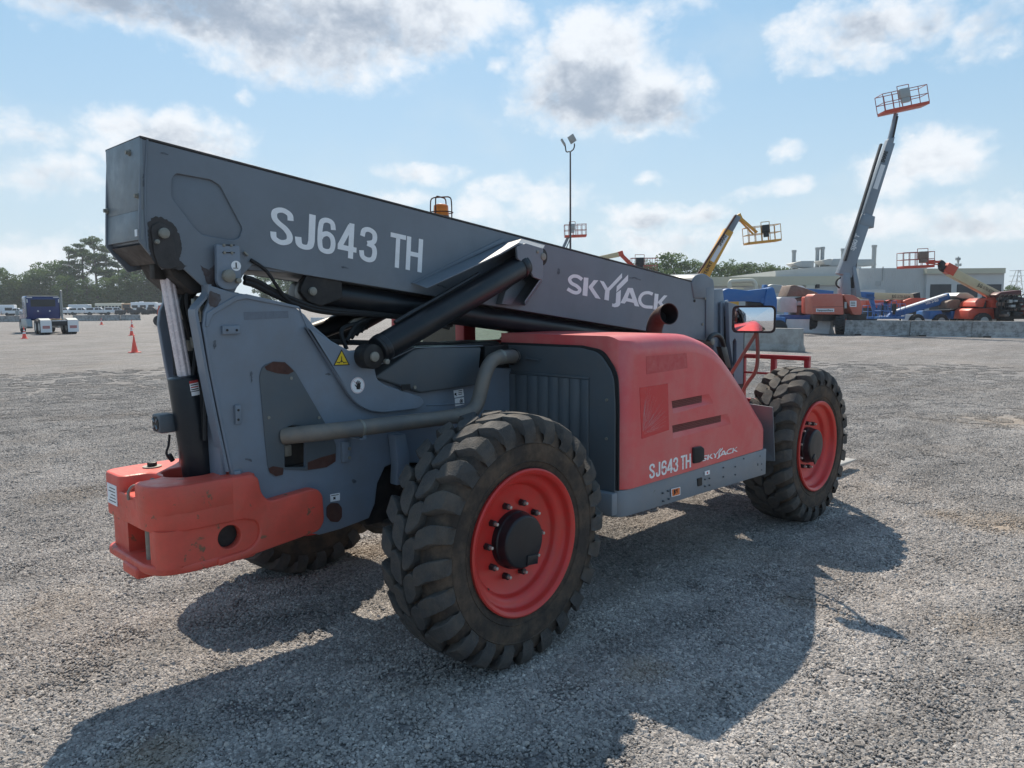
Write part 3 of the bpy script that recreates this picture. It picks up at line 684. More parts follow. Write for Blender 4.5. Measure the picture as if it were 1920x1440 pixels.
# ---- hidden extension cylinder under the boom, with its bracket
def under(y, r, x0, x1, off, name):
    b = MB(); b.cyl((x0, y, bz_bot(x0)-off), (x1, y, bz_bot(x1)-off), r, r, 28); return b.build(name, M_BLKCYL, T, bevel=.004)
under(-.11, .070, -.58, 3.3, .075, 'extension_cylinder'); under(.11, .06, -.5, 3.3, .07, 'extension_cylinder')
ub = rnd(TY([(575, 512), (640, 522), (640, 560), (600, 575), (575, 565), (560, 545)], -.19), .02, 4)
plate('extension_bracket', ub, [], -.20, -.16, M_DARK, T, .006)
pin(588, 546, -.16, -.215, .022)
b = MB(); q = [P3(470, 487, -.222), P3(490, 500, -.225), P3(505, 515, -.225), P3(525, 545, -.22), P3(545, 565, -.20), P3(600, 575, -.15), P3(680, 582, -.12)]
b.tube(cr([Vector(p) for p in q], 6), .009, 8); b.build('hydraulic_hose', M_RUBBER, T)
b = MB(); b.tube([P3(457, 472, -.222), P3(465, 479, -.222)], .006, 8); b.build('hose_fitting', M_STEEL, T)
for k, o_ in enumerate((0, 9)):
    q = [P3(458, 520+o_, -.22), P3(480, 527+o_, -.215), P3(530, 553+o_*.8, -.20), P3(600, 578+o_*.6, -.18), P3(700, 588+o_*.3, -.15), P3(900, 608, -.12)]
    b = MB(); b.tube(cr([Vector(p) for p in q], 6), .014, 8); b.build('hydraulic_hose', M_RUBBER, T)
b = MB(); b.box(-.9, 2.6, -.10, -.04, 1.60, 1.63, Matrix.Rotation(.06, 4, 'Y')); b.build('hose_tray', M_DARK, T, bevel=.004)

# ---- outer plate that carries the lift cylinder foot
foot = TY([(575, 612), (600, 628), (655, 658), (676, 656), (702, 690), (706, 712), (722, 722), (770, 738), (790, 745), (795, 757), (785, 766), (745, 771), (715, 774), (690, 770), (668, 757), (655, 742)], -.305)
foot = rnd(foot, [.006, .02, .01, .02, .02, .03, .02, .02, .02, .02, .02, .05, .05, .05, .04, .04], 4)
plate('cylinder_foot_plate', foot, [], -.31, -.278, M_GREY2, T, .006)
plate('cylinder_foot_plate', foot, [], .278, .31, M_GREY2, T, .006)
# gas spring / spare cylinder seen in the gap
b = MB(); b.cyl((-.62, .12, 1.62), (.1, .12, 1.83), .055, .055, 20); b.build('slave_cylinder', M_BLKCYL, T)
b = MB(); b.tube(cr([Vector(p) for p in (P3(650, 655, -.2), P3(640, 625, -.18), P3(650, 612, -.15), P3(690, 602, -.12))], 6), .012, 8); b.build('grab_handle', M_RUBBER, T)
b = MB(); q = TY([(652, 605), (660, 598), (686, 593), (680, 600), (668, 606)], -.1); b.prism(q, -.1, -.12); b.build('bracket_tab', M_STEEL, T)

M_GHOST = mat('removed_sticker_shade', (.125, .150, .190), .4, dirt=(.165, .20, .25), damt=.8, dscale=40)
q = TY([(457, 585), (540, 583), (541, 596), (458, 600)], -.2757); b = MB(); b.prism(q, -.2757, -.2764); b.build('sticker_residue', M_GHOST, T, smooth=False)
for k in range(9):
    x = -.95+k*.10; 
for (pa, pb) in (((404, 700), (432, 880)),):
    pass
for p0, p1_ in (((561, 578), (575, 612)), ((800, 760), (880, 756))):
    b = MB(); b.tube([(Y(*p0, -.277)[0], -.277, Y(*p0, -.277)[1]), (Y(*p1_, -.277)[0], -.277, Y(*p1_, -.277)[1])], .004, 6); b.build('weld_seam', M_GREY2, T)
# small rusty runs and scuffs on the boom side and tower
M_SCUFF = mat('dark_scuff', (.06, .07, .085), .55, dirt=(.17, .2, .24), damt=.9, dscale=60)
rr = random.Random(12)
for (px, py, w_, h_, yy) in ((300, 286, 16, 3, YB), (420, 300, 30, 2, YB), (268, 330, 4, 22, YB), (640, 500, 14, 2.5, YB), (820, 535, 18, 2, YB), (1045, 505, 5, 10, YB), (1180, 520, 22, 2, YB), (470, 700, 3, 18, -.276), (560, 930, 16, 5, -.276), (660, 900, 8, 6, -.276), (460, 860, 12, 4, -.276), (400, 640, 5, 14, -.276), (610, 700, 10, 3, -.276)):
    stain('scuff_mark', [(px, py), (px+w_*.5, py-h_*.2), (px+w_, py+w_*.2), (px+w_*.9, py+w_*.2+h_*.7), (px+w_*.4, py+h_), (px+.1, py+h_*.8)], yy-.0007, .003, int(px), M_SCUFF)

# ---- dark triangular cover, pipe, stickers
cov = rnd(TY([(486, 705), (492, 686), (510, 678), (535, 679), (552, 695), (620, 812), (630, 835), (629, 865), (612, 876), (574, 882), (532, 880), (530, 890), (517, 893), (502, 880), (496, 820)], -.277), [.02, .02, .03, .03, .02, .03, .02, .02, .02, .0, .0, .01, .01, .03, .02], 4)
opn = rnd(TY([(531, 815), (538, 800), (552, 796), (566, 800), (574, 812), (574, 880), (531, 879.5)], -.277), .006, 2)
plate('access_cover', cov, [rnd(TY([(533, 815), (538, 800), (552, 796), (566, 800), (573, 812), (573, 876), (533, 876)], -.277), .006, 2)], -.281, -.276, M_DGREY, T, .0015)
def flatpoly(name, pts, y, m_, par=T, t=.0015, r=0):
    q = TY(pts, y); q = rnd(q, r, 3) if r else q
    b = MB(); b.prism(q, y, y-t); return b.build(name, m_, par, smooth=False)
flatpoly('rust_patch', [(496, 688), (512, 678), (534, 679), (551, 696), (540, 702), (520, 700), (500, 694)], -.2815, M_RUST)
flatpoly('rust_patch', [(503, 878), (512, 874), (531, 877), (530, 890), (517, 893), (506, 886)], -.2815, M_RUST)
flatpoly('rust_patch', [(577, 867), (600, 858), (629, 850), (629, 865), (612, 876), (577, 881)], -.2815, M_RUST)
flatpoly('rust_patch', [(612, 950), (620, 943), (634, 943), (641, 952), (641, 970), (634, 979), (620, 978), (612, 968)], -.277, M_RUST, r=.01)
for (px, py) in ((546, 709), (504, 783), (598, 783)): disc(px, py, -.281, .008, M_STEEL, 'bolt', .003)
def bracketlet(p0, p1):
    x0, z0 = Y(*p0, -.29); x1, z1 = Y(*p1, -.29); b = MB(); b.box(x0, x1, -.292, -.274, z0, z1); o = b.build('mounting_lug', M_GREY2, T, bevel=.003)
    return o
o = bracketlet((417, 611), (450, 626))
for px in (426, 444): disc(px, 619, -.292, .006, M_DARK, 'bolt_hole', .0015)
o = bracketlet((441, 760), (453, 795))
for py in (769, 787): disc(447, py, -.292, .006, M_DARK, 'bolt_hole', .0015)
o = bracketlet((641, 829), (657, 865))
for py in (841, 858): disc(655, py, -.292, .009, M_STEEL, 'bolt', .006)
# the long pipe from the hood down along the chassis
YP = -.40
pp = [P3(532, 818, -.27), P3(560, 815, -.33), P3(600, 811, YP), P3(670, 803, YP), P3(760, 792, YP-.02), P3(850, 781, YP-.05), P3(880, 774, YP-.06), P3(894, 758, YP-.06), P3(902, 730, YP-.06), P3(910, 700, YP-.06), P3(920, 680, YP-.05), P3(934, 671, YP-.04), (.76, YP+.03, 1.512), (.80, -.34, 1.508)]
b = MB(); b.tube(cr([Vector(p) for p in pp], 5), .043, 24); pipe = b.build('intake_pipe', M_PIPE, T)
for (px, py, px2, py2) in ((673, 803, 678, 802), (855, 780, 859, 779), (936, 670, 941, 669)):
    b = MB(); a, c_ = Vector(P3(px, py, YP-.03)), Vector(P3(px2, py2, YP-.03)); 
    if px < 700: a, c_ = Vector(P3(px, py, YP)), Vector(P3(px2, py2, YP))
    b.cyl(a, c_, .047, .047, 24); b.build('hose_clamp', M_STEEL, pipe, bevel=.002)
b = MB(); q = Vector(P3(678, 822, YP)); b.box(q.x-.02, q.x+.02, YP-.02, -.27, q.z-.004, q.z+.004); b.box(q.x-.006, q.x+.012, YP-.025, YP-.018, q.z, q.z+.06); b.build('pipe_bracket', M_GREY2, T, bevel=.002)
# bellows where it meets the hood
b = MB(); a = Vector((.745, YP+.025, 1.512)); c_ = Vector((.848, -.29, 1.503))
for k in range(5): b.cyl(a.lerp(c_, k/5), a.lerp(c_, (k+.5)/5), .051, .046, 20)
b.build('bellows', M_RUBBER, pipe)

# stickers ----------------------------------------------------------
yw = -.3115
tri = flatpoly('warning_sticker', [(640.5, 655), (655.5, 684.5), (625.5, 685.5)], yw, M_INK)
flatpoly('warning_field', [(640.5, 658.5), (653, 683), (628, 684)], yw-.0012, M_YEL, tri, .0008)
g = MB()
def px2(px, py, y): x, z = Y(px, py, y); return Vector((x, y, z))
for a, c_, r in (((640.5, 671), (640.5, 679), .0025), ((636, 681), (640, 676), .0018), ((645, 681), (641, 676), .0018), ((631, 679), (637, 680), .002), ((644, 680), (650, 679), .002)):
    g.cyl(px2(*a, yw-.0022), px2(*c_, yw-.0022), r, r, 6)
g.ball(px2(640.5, 669.5, yw-.0022), .0035, 8, (1, .3, 1)); g.build('warning_mark', M_INK, tri)
hs = disc(670.5, 722.5, yw, .044, M_WHITE, 'hand_sticker')
hx, hz = Y(672, 722, yw-.003); b = MB()
b.prism([(hx-.012, hz-.022), (hx+.008, hz-.024), (hx+.014, hz-.006), (hx+.010, hz+.004), (hx-.009, hz+.003), (hx-.013, hz-.006)], yw-.0025, yw-.0035)
for (dx, dz, ex, ez) in ((-.008, 0, -.012, .019), (-.002, .002, -.003, .025), (.004, .002, .006, .022), (.009, .0, .014, .014), (-.010, -.010, -.022, .004)):
    b.cyl((hx+dx, yw-.003, hz+dz), (hx+ex, yw-.003, hz+ez), .0029, .0024, 8)
b.build('hand_mark', M_INK, hs)
b = MB(); cx_, cz_ = Y(670.5, 722.5, yw); b.lathe([(.040, 0), (.0405, -.0006), (.0415, 0)], (cx_, yw-.002, cz_), 'y', 40)
b.cyl((cx_-.026, yw-.0022, cz_+.026), (cx_+.026, yw-.0022, cz_-.026), .0008, .0008, 6); b.build('prohibition_ring', M_REDINK, hs)
ts = flatpoly('maintenance_sticker', [(850, 732), (868, 729), (869.5, 742.5), (852, 746)], -.277, M_WHITE)
x, z = Y(854, 739, -.279); b = MB(); b.cyl((x, -.279, z), (x, -.2795, z), .008, .008, 12); b.box(x+.004, x+.012, -.279, -.2795, z-.012, z-.008); b.build('sticker_mark', M_INK, ts)
for k in range(3): flatpoly('sticker_text', [(859.5, 732.5+k*3.4), (866.5, 731.2+k*3.4), (866.6, 732.4+k*3.4), (859.6, 733.7+k*3.4)], -.279, M_INK, ts, .0005)
ts = flatpoly('maintenance_sticker', [(852.5, 747.5), (869.5, 744.5), (870.5, 758), (853.5, 762)], -.277, M_WHITE)
x, z = Y(865, 752, -.279); b = MB(); b.lathe([(.010, 0), (.012, -.0006), (.014, 0)], (x, -.279, z), 'y', 20); b.cyl((x, -.279, z), (x, -.2796, z), .007, .007, 12); b.build('sticker_mark', M_INK, ts)
ts = flatpoly('small_sticker', [(619, 927), (637, 924), (637, 938), (619.5, 941)], -.277, M_WHITE)
x, z = Y(627, 934, -.279); b = MB(); b.cyl((x-.006, -.279, z-.006), (x+.006, -.279, z+.006), .003, .003, 6); b.cyl((x-.006, -.279, z+.006), (x+.006, -.279, z-.006), .003, .003, 6); b.ball((x, -.279, z), .006, 8, (1, .1, 1)); b.build('sticker_mark', M_INK, ts)
flatpoly('sticker_text', [(621, 929), (635, 926.6), (635, 927.8), (621, 930.2)], -.279, M_INK, ts, .0005)

# ---- grey tank cover
YT = -.315
cp = TY([(703, 708), (776, 655), (803, 650), (903, 651), (896, 722), (790, 737)], YT)
b = MB(); b.prism(cp, YT, -.02, 'y'); b.build('tank_cover', M_DGREY, T, bevel=.012, seg=3)
lid = TY([(700, 690), (778, 652.5), (905, 649)], YT)
b = MB(); 
for (a, c_) in ((lid[0], lid[1]), (lid[1], lid[2])):
    b.add([(a[0], YT-.004, a[1]), (c_[0], YT-.004, c_[1]), (c_[0], -.02, c_[1]), (a[0], -.02, a[1]), (a[0], YT-.004, a[1]+.004), (c_[0], YT-.004, c_[1]+.004), (c_[0], -.02, c_[1]+.004), (a[0], -.02, a[1]+.004)],
      [(0, 1, 2, 3), (4, 7, 6, 5), (0, 4, 5, 1), (1, 5, 6, 2), (2, 6, 7, 3), (3, 7, 4, 0)])
b.build('tank_lid', M_GREY2, T)
flatpoly('cover_slot', [(752, 721), (769, 720), (770, 731), (753, 732)], YT-.001, M_DARK)
disc(777, 726, YT, .01, M_STEEL, 'bolt', .008)
b = MB(); b.box(.62, .84, -.26, -.20, 1.0, 1.58); b.build('engine_bay_wall', M_DARK, T, bevel=.01)
b = MB(); b.box(.40, .86, -.16, .16, 1.0, 1.60); b.build('transmission_cover', M_DARK, T, bevel=.02)
b = MB(); b.box(-.9, 3.9, -.22, .22, .72, 1.02); b.build('chassis_frame', M_DARK, T, bevel=.02)
b = MB(); b.prism([(-.30, .60), (.32, .60), (.42, .90), (-.42, .90)], -.24, .24, 'y'); b.build('axle_cradle', M_DARK, T, bevel=.02)
b = MB(); b.prism(TY([(736, 815), (757, 812), (765, 850), (764, 905), (740, 910), (742, 870)], -.33), -.35, -.28); b.build('axle_stop', M_GREY2, T, bevel=.01)

# ---- counterweight
CWY = .335
def cz(z): return z
c2 = lambda x, y: (180+x/5.144, 820+y/5.144)
top_out = [(-1.49, .33-.03), (-1.475, .12), (-1.36, .075), (-1.30, .03), (-1.36, -.02), (-1.465, -.07), (-1.47, -.20)]
def cwplan(xr, hw, ns=True, r=.09, nd=.13, xe=-.99):
    p = [(xe, -hw), (xr+.16, -hw), (xr+.045, -hw+.035), (xr, -hw+.13), (xr, -.085)]
    if ns: p += [(xr+nd, -.075), (xr+nd+.03, 0), (xr+nd, .075)]
    p += [(xr, .085), (xr, hw-.055), (xr+.03, hw-.015), (xr+.12, hw), (xe, hw)]
    return rnd(p, .05 if not ns else .035, 4)
hole = circ(-1.20, -.04, .125, 36)
cw = plate('counterweight', cwplan(-1.478, CWY), [hole], .90, 1.037, M_CW, T, .013, 'z')
b = MB(); b.prism(cwplan(-1.4765, CWY-.0015, ns=False), .824, .965, 'z'); b.build('upper_slab', M_CW, cw, bevel=.008, seg=3)
b = MB(); b.prism(rnd([(-.99, -.27), (-1.33, -.27), (-1.40, -.25), (-1.445, -.22), (-1.445, -.205), (-1.30, -.205), (-1.30, .075), (-1.445, .075), (-1.455, .27), (-1.43, .30), (-.99, .30)], .02, 3), .66, .83, 'z')
mid = b.build('middle_body', M_CW, cw, bevel=.01, seg=3)
b = MB(); b.prism(cwplan(-1.488, .322, ns=False), .622, .668, 'z')
b.prism([(-1.50, -.13), (-1.50, .05), (-1.40, .06), (-1.40, -.14)], .585, .64, 'z'); b.build('lower_slab', M_CW, cw, bevel=.014, seg=3)
hc = Y(431, 1007, -.32)
side = [(-1.405, .835), (-1.02, .835), (-1.0, .66), (-1.36, .655), (-1.405, .66)]
arm = rnd([(-1.12, 1.037), (-.985, 1.025), (-.97, .93), (-.93, .885), (-.69, .905), (-.655, .895), (-.63, .86), (-.625, .72), (-.66, .675), (-1.0, .640), (-1.20, .622), (-1.20, .660), (-1.05, .668), (-1.00, .70), (-.985, .76), (-1.0, .80), (-1.06, .824), (-1.12, .824)],
 [0, .03, .03, .04, .03, .02, .02, .03, .03, .05, 0, .0, .03, .03, .03, .03, .03, .0], 4)
for sg in (1, -1):
    plate('recessed_side', rnd([(-1.385, .83), (-.99, .83), (-.97, .66), (-1.385, .66)], 0), [circ(hc[0], hc[1], .056, 32)], -.318*sg, -.268*sg, M_CW, cw, .006)
    b = MB(); b.prism(arm, -CWY*sg-.0012*sg, -.255*sg, 'y'); b.build('side_arm', M_CW, cw, bevel=.010, seg=3)
b = MB(); b.cyl((hc[0], -.2715, hc[1]), (hc[0], -.274, hc[1]), .0555, .0555, 32); b.cyl((hc[0], .2715, hc[1]), (hc[0], .274, hc[1]), .0555, .0555, 32); b.build('hole_bottom', M_DARK, cw)
# rounded corner fillers of the recessed body
for sg in (1, -1):
    b = MB(); b.cyl((-1.385, -.246*sg, .655), (-1.385, -.246*sg, .832), .072, .072, 36); b.box(-1.457, -1.35, -.246*sg, -.20 if sg > 0 else .07, .655, .832); b.build('recessed_corner', M_CW, cw)
b = MB(); b.cyl((-1.425, -.115, .62), (-1.425, -.115, .86), .020, .020, 20); b.build('hitch_pin', M_STEEL, cw)
b = MB(); b.tube(cr([Vector(p) for p in ((-1.40, -.055, 1.00), (-1.46, -.05, 1.012), (-1.485, -.05, .985), (-1.485, -.05, .95))], 4), .007, 10); b.tube(cr([Vector(p) for p in ((-1.40, -.055, 1.0), (-1.38, -.055, 1.03), (-1.36, -.05, 1.02))], 4), .006, 8); b.build('pin_handle', M_STEEL, cw)
b = MB(); b.cyl((-1.28, .20, 1.037), (-1.28, .20, 1.043), .045, .045, 28); cap = b.build('washer', M_STEEL, cw); b = MB(); b.cyl((-1.28, .20, 1.043), (-1.28, .20, 1.062), .024, .024, 6); b.build('bolt_head', M_DARK, cap, bevel=.003)
b = MB(); b.cyl((-1.06, -.27, 1.035), (-1.06, -.27, 1.055), .028, .024, 6); b.build('bolt_head', M_GREY2, cw, bevel=.004)
b = MB(); b.box(-1.478, -1.4815, .125, .25, .885, .985); lab = b.build('inventory_label', M_WHITE, cw)
for k in range(5): b = MB(); b.box(-1.4815, -1.4822, .14, .23-.015*(k % 3), .90+k*.016, .904+k*.016); b.build('label_text', M_INK, lab)

# ---- engine hood
HX0, HX1, HYO, HYI = .862, 2.735, -1.152, -.165
prof = [(HX0, 1.652), (1.52, 1.646), (1.76, 1.612), (1.98, 1.535), (2.18, 1.40), (2.40, 1.22), (2.60, 1.04), (2.70, .955), (2.735, .90), (2.735, .742), (HX0, .742)]
prof = cr([Vector(p) for p in prof[:8]], 4)+[Vector(p) for p in prof[8:]]
prof = [tuple(p) for p in prof]
def inset(pl, d):
    L = len(pl); out = []
    for i in range(L):
        a, p, c_ = Vector(pl[i-1]), Vector(pl[i]), Vector(pl[(i+1) % L])
        e1 = (p-a).normalized(); e2 = (c_-p).normalized(); n1 = Vector((e1.y, -e1.x)); n2 = Vector((e2.y, -e2.x))
        n = (n1+n2); n = n/max(n.length_squared/2, .35)
        out.append(tuple(p+n*d))
    return out
def hood_section(d):
    q = inset(prof, d); return q[:-2]+[(q[-2][0], .742), (q[-1][0], .742)]   # the lower edge stays straight
b = MB(); R0 = .115; secs = []
secs.append((HYI, hood_section(0)))
secs.append((HYO+R0, hood_section(0)))
for k in range(1, 9):
    a = k/8*PI/2; secs.append((HYO+R0-R0*math.sin(a), hood_section(R0*(1-math.cos(a)))))
L = len(prof); vs = []
for y_, q in secs: vs += [(x, y_, z) for x, z in q]
fs = [(k*L+i, k*L+(i+1) % L, (k+1)*L+(i+1) % L, (k+1)*L+i) for k in range(len(secs)-1) for i in range(L)]
fs += [tuple(range(L)), tuple(range(len(vs)-1, len(vs)-1-L, -1))]
b.add(vs, fs)
hood = b.build('hood', M_RED, T, ang=60)
# vents: recess frames with perforated grille
def onhood(px, py): x, z = Y(px, py, HYO); return (x, z)
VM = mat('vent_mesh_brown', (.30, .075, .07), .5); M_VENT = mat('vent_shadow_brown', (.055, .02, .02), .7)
cut = MB(); vents = []
for quad in ([(1259, 752), (1331, 738), (1342, 757), (1262, 779)], [(1260, 798), (1366, 775), (1374, 797), (1262, 826)]):
    tl, tr, br_, bl = [Vector(onhood(*p)) for p in quad]; D = .030; gh = .054
    def v3(p, y, dz=0, dx=0): return (p.x+dx, y, p.y+dz)
    L4 = [v3(tl, HYO-.01), v3(tl, HYO+D, -.002, .008), v3(tl, HYO+D, -gh, .010), v3(bl, HYO-.01, 0, .004)]
    R4 = [v3(tr, HYO-.01), v3(tr, HYO+D, -.002, -.055), v3(tr, HYO+D, -gh, -.050), v3(br_, HYO-.01, 0, -.004)]
    cut.add(L4+R4, [(0, 1, 2, 3), (7, 6, 5, 4), (0, 4, 5, 1), (1, 5, 6, 2), (2, 6, 7, 3), (3, 7, 4, 0)])
    vents.append((L4, R4, D, gh))
co_ = cut.build('cutter', M_RED); hme = hood
bo = hood.modifiers.new('vents', 'BOOLEAN'); bo.operation = 'DIFFERENCE'; bo.object = co_; bo.solver = 'EXACT'
hood.modifiers.move(len(hood.modifiers)-1, 0)
bpy.context.view_layer.update()
es = hood.modifiers['s']; es.show_viewport = False
bpy.context.view_layer.update()
nme = bpy.data.meshes.new_from_object(hood.evaluated_get(bpy.context.evaluated_depsgraph_get()))
hood.modifiers.remove(bo); es.show_viewport = True; hood.data = nme; nme.name = 'hood'
for pgn in nme.polygons:
    if pgn.area > .05 and abs(pgn.normal.y) > .99: pgn.use_smooth = False
bpy.data.objects.remove(co_)
for L4, R4, D, gh in vents:
    x0, x1 = L4[1][0]+.008, R4[1][0]-.004; zl0 = L4[1][2]-.003; zl1 = R4[1][2]-.003
    def zz(x): return zl0+(zl1-zl0)*(x-x0)/(x1-x0)
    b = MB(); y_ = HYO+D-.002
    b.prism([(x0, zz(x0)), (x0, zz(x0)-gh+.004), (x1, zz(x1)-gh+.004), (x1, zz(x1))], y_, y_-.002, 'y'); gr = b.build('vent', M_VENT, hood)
    b = MB(); nb = int((x1-x0)/.009); y_ -= .002
    for k in range(nb): xx = x0+(x1-x0)*(k+.5)/nb; b.box(xx-.0013, xx+.0013, y_-.0002, y_-.0012, zz(xx)-gh+.004, zz(xx))
    for k in range(1, 5): b.prism([(x0, zz(x0)-gh*k/5+.001), (x0, zz(x0)-gh*k/5-.001), (x1, zz(x1)-gh*k/5-.001), (x1, zz(x1)-gh*k/5+.001)], y_-.0014, y_-.0022)
    b.build('grille_mesh', VM, gr)
# unfaded rectangle where a panel of vinyl peels
q = [onhood(*p) for p in [(1199, 727), (1252, 719), (1254, 806), (1203, 823)]]
b = MB(); b.prism(q, HYO-.0005, HYO-.0016, 'y'); dec = b.build('peeling_decal', M_REDG, hood)
b = MB(); rr = random.Random(5); x0, z0 = onhood(1203, 815)
for k in range(70):
    a = rr.uniform(.05, 1.45); l0 = rr.uniform(.02, .12); l1 = l0+rr.uniform(.05, .2)
    x1_, z1_ = onhood(1251, 722)
    pa = [x0+l0*math.cos(a), z0+l0*math.sin(a)]; pb = [x0+l1*math.cos(a), z0+l1*math.sin(a)]
    xm = onhood(1252, 760)[0]; zm = onhood(1225, 724)[1]
    if pa[0] > xm or pa[1] > zm: continue
    f = min(1, (xm-pa[0])/max(pb[0]-pa[0], 1e-5), (zm-pa[1])/max(pb[1]-pa[1], 1e-5)); pb = [pa[0]+(pb[0]-pa[0])*f, pa[1]+(pb[1]-pa[1])*f]
    b.cyl((pa[0], HYO-.0017, pa[1]), (pb[0], HYO-.0017, pb[1]), .0005, .0002, 4)
b.build('decal_creases', mat('pink_crease', (.62, .35, .35), .5), dec)
# residue left by a removed sticker
q = [onhood(*p) for p in [(1211, 668), (1287, 662), (1289, 690), (1212, 702)]]
b = MB(); b.prism(q, HYO-.0003, HYO-.0010, 'y'); b.build('sticker_residue', mat('residue_red', (.52, .055, .060), .5, dirt=(.58, .14, .13), damt=.8, dscale=25), hood)
# latch
q = rnd([onhood(*p) for p in [(1297, 839), (1312, 836), (1317, 840), (1317, 862), (1309, 867), (1298, 869)]], .008, 3)
lat = plate('latch', q, [], HYO-.014, HYO-.001, M_BLACK, hood, .004)
b = MB(); q2 = inset(q, .004); b.prism(q2, HYO-.014, HYO-.0165); b.build('latch_paddle', M_RUBBER, lat, bevel=.002)
# lettering on the hood
def hfn(u, v, w):
    bl, br_, tl, tr = (1217, 898), (1295, 876), (1217, 871), (1295, 850)
    px = (bl[0]*(1-u)+br_[0]*u)*(1-v)+(tl[0]*(1-u)+tr[0]*u)*v; py = (bl[1]*(1-u)+br_[1]*u)*(1-v)+(tl[1]*(1-u)+tr[1]*u)*v
    x, z = Y(px, py, HYO); return (x, HYO-w, z)
lettering('lettering', M_WCHIP, hood, hfn, [('S', 0, .13), ('J', .155, .265), ('6', .29, .415), ('4', .43, .565), ('3', .575, .69), ('T', .755, .865), ('H', .875, 1.0)], t=.15)
# logo in its own units: u from the left of S to the right of K, v baseline to cap height
def logo_uv(px, py):
    x, z = Y(px, py, YB)
    x0, z0 = Y(*lg(450, 300), YB); x1, z1 = Y(*lg(1785, 600), YB); xt, zt = Y(*lg(455, 120), YB)
    u = (x-x0)/(x1-x0); zb = z0-.02+(z1+.0-(z0-.02))*u
    return u, (z-zb)/.20
def logo(name, m_, parent, fn):
    b = MB(); k = 0
    for pg in LOGO_P:
        k += 1; pts = [logo_uv(*lg(*p)) for p in pg]; vs = [fn(u, v, .0014+.0001*k) for u, v in pts]; b.add(vs, [tuple(range(len(vs)))])
    for path, w in LOGO_R:
        L_, R_ = ribbon(path, w)
        for a in range(len(L_)-1):
            pts = [logo_uv(*lg(q.x, q.y)) for q in (L_[a], L_[a+1], R_[a+1], R_[a])]; b.add([fn(u, v, .0014+.00003*(a % 2)) for u, v in pts], [(0, 1, 2, 3)])
    o, h = LOGO_A
    def seg(i, j, a, c_): pts = [logo_uv(*lg(*q)) for q in (o[i], o[j], c_, a)]; return [fn(u, v, .0014) for u, v in pts]
    ao = [logo_uv(*lg(*q)) for q in o]; ah = [logo_uv(*lg(*q)) for q in h]
    V = [fn(u, v, .0013) for u, v in ao+ah]      # 0..7 outline, 8..10 hole
    b.add(V, [(0, 1, 8, 9), (0, 9, 6, 7), (1, 2, 8), (2, 10, 8), (2, 3, 4, 10), (4, 5, 10), (5, 6, 9, 10)])
    return b.build(name, m_, parent, smooth=False, fix=False)
def bfn(u, v, w):
    x0, z0 = Y(*lg(450, 300), YB); x1, z1 = Y(*lg(1785, 600), YB)
    return (x0+(x1-x0)*u, YB-w, z0-.02+(z1-(z0-.02))*u+v*.20)
logo('logo', M_WHITE, boom_side, bfn)
def hl(u, v, w):
    x0, z0 = Y(1316, 864, HYO); x1, z1 = Y(1382, 846, HYO)
    return (x0+(x1-x0)*u, HYO-w, z0-.004+(z1-z0+.002)*u+v*.052)
logo('logo', M_WCHIP, hood, hl)
def bl_(u, v, w):
    bl, br_, tl, tr = (506, 455), (789, 511), (508.5, 385), (792, 449)
    px = (bl[0]*(1-u)+br_[0]*u)*(1-v)+(tl[0]*(1-u)+tr[0]*u)*v; py = (bl[1]*(1-u)+br_[1]*u)*(1-v)+(tl[1]*(1-u)+tr[1]*u)*v
    x, z = Y(px, py, YB); return (x, YB-w, z)
def U(px): return (px-506)/284
lettering('lettering', M_WHITE, boom_side, bl_, [('S', U(506), U(548)), ('J', U(552), U(590)), ('6', U(594), U(628)), ('4', U(632.5), U(668)), ('3', U(673), U(706)), ('T', U(730), U(759)), ('H', U(761), U(791))], t=.135)

# ---- rear face of the engine bay
XR = HX0-.006
pr = [X(932, 652, XR), X(1080, 655, XR), X(1128, 668, XR), X(1158, 700, XR), (-1.125, 1.25), (-1.125, .60), (-.2, .60)]
pr[0] = (-.19, 1.575)
gk = rnd([(-.175, 1.592), (-.86, 1.592), (-1.02, 1.57), (-1.128, 1.44), (-1.138, 1.25), (-1.138, .745), (-.175, .745)], [0, 0, .05, .06, .05, 0, 0], 5)
plate('panel_shadow_gap', gk, [], XR-.006, XR+.004, M_RUBBER, hood, .001, 'x')  # black plate put in for the shadow gap round the rear panel
pn = rnd([(-.185, 1.578), (-.85, 1.578), (-1.00, 1.555), (-1.105, 1.43), (-1.118, 1.25), (-1.118, .60), (-.185, .60)], [0, 0, .05, .06, .05, 0, 0], 5)
panel = plate('rear_panel', pn, [circ(-.28, 1.50, .055, 28)], XR-.018, XR-.007, M_DGREY, T, .003, 'x')
b = MB(); b.cyl((XR-.009, -.28, 1.50), (XR-.006, -.28, 1.50), .055, .055, 24); b.build('pipe_opening', M_DARK, panel)
xs = [955, 972, 993, 1013, 1033, 1052, 1072, 1092]
ysl = [X(p, 712, XR)[0] for p in xs]
ztop = 1.400
b = MB(); b.box(XR-.030, XR-.018, -.20, -.93, ztop-.008, ztop+.006); b.build('panel_rail', M_DGREY, panel, bevel=.003)
for k in range(len(ysl)-1):
    b = MB(); y0, y1 = ysl[k]-.004, ysl[k+1]+.004
    b.prism([(XR-.018, y0), (XR-.034, y0-.008), (XR-.034, y1+.03), (XR-.020, y1), (XR-.018, y1)], .62, ztop-.010, 'z'); b.build('louvre', M_DGREY, panel, bevel=.003)
b = MB(); b.box(XR-.036, XR-.018, -.875, -.93, .62, ztop-.01); b.build('panel_strip', M_DGREY, panel, bevel=.003)
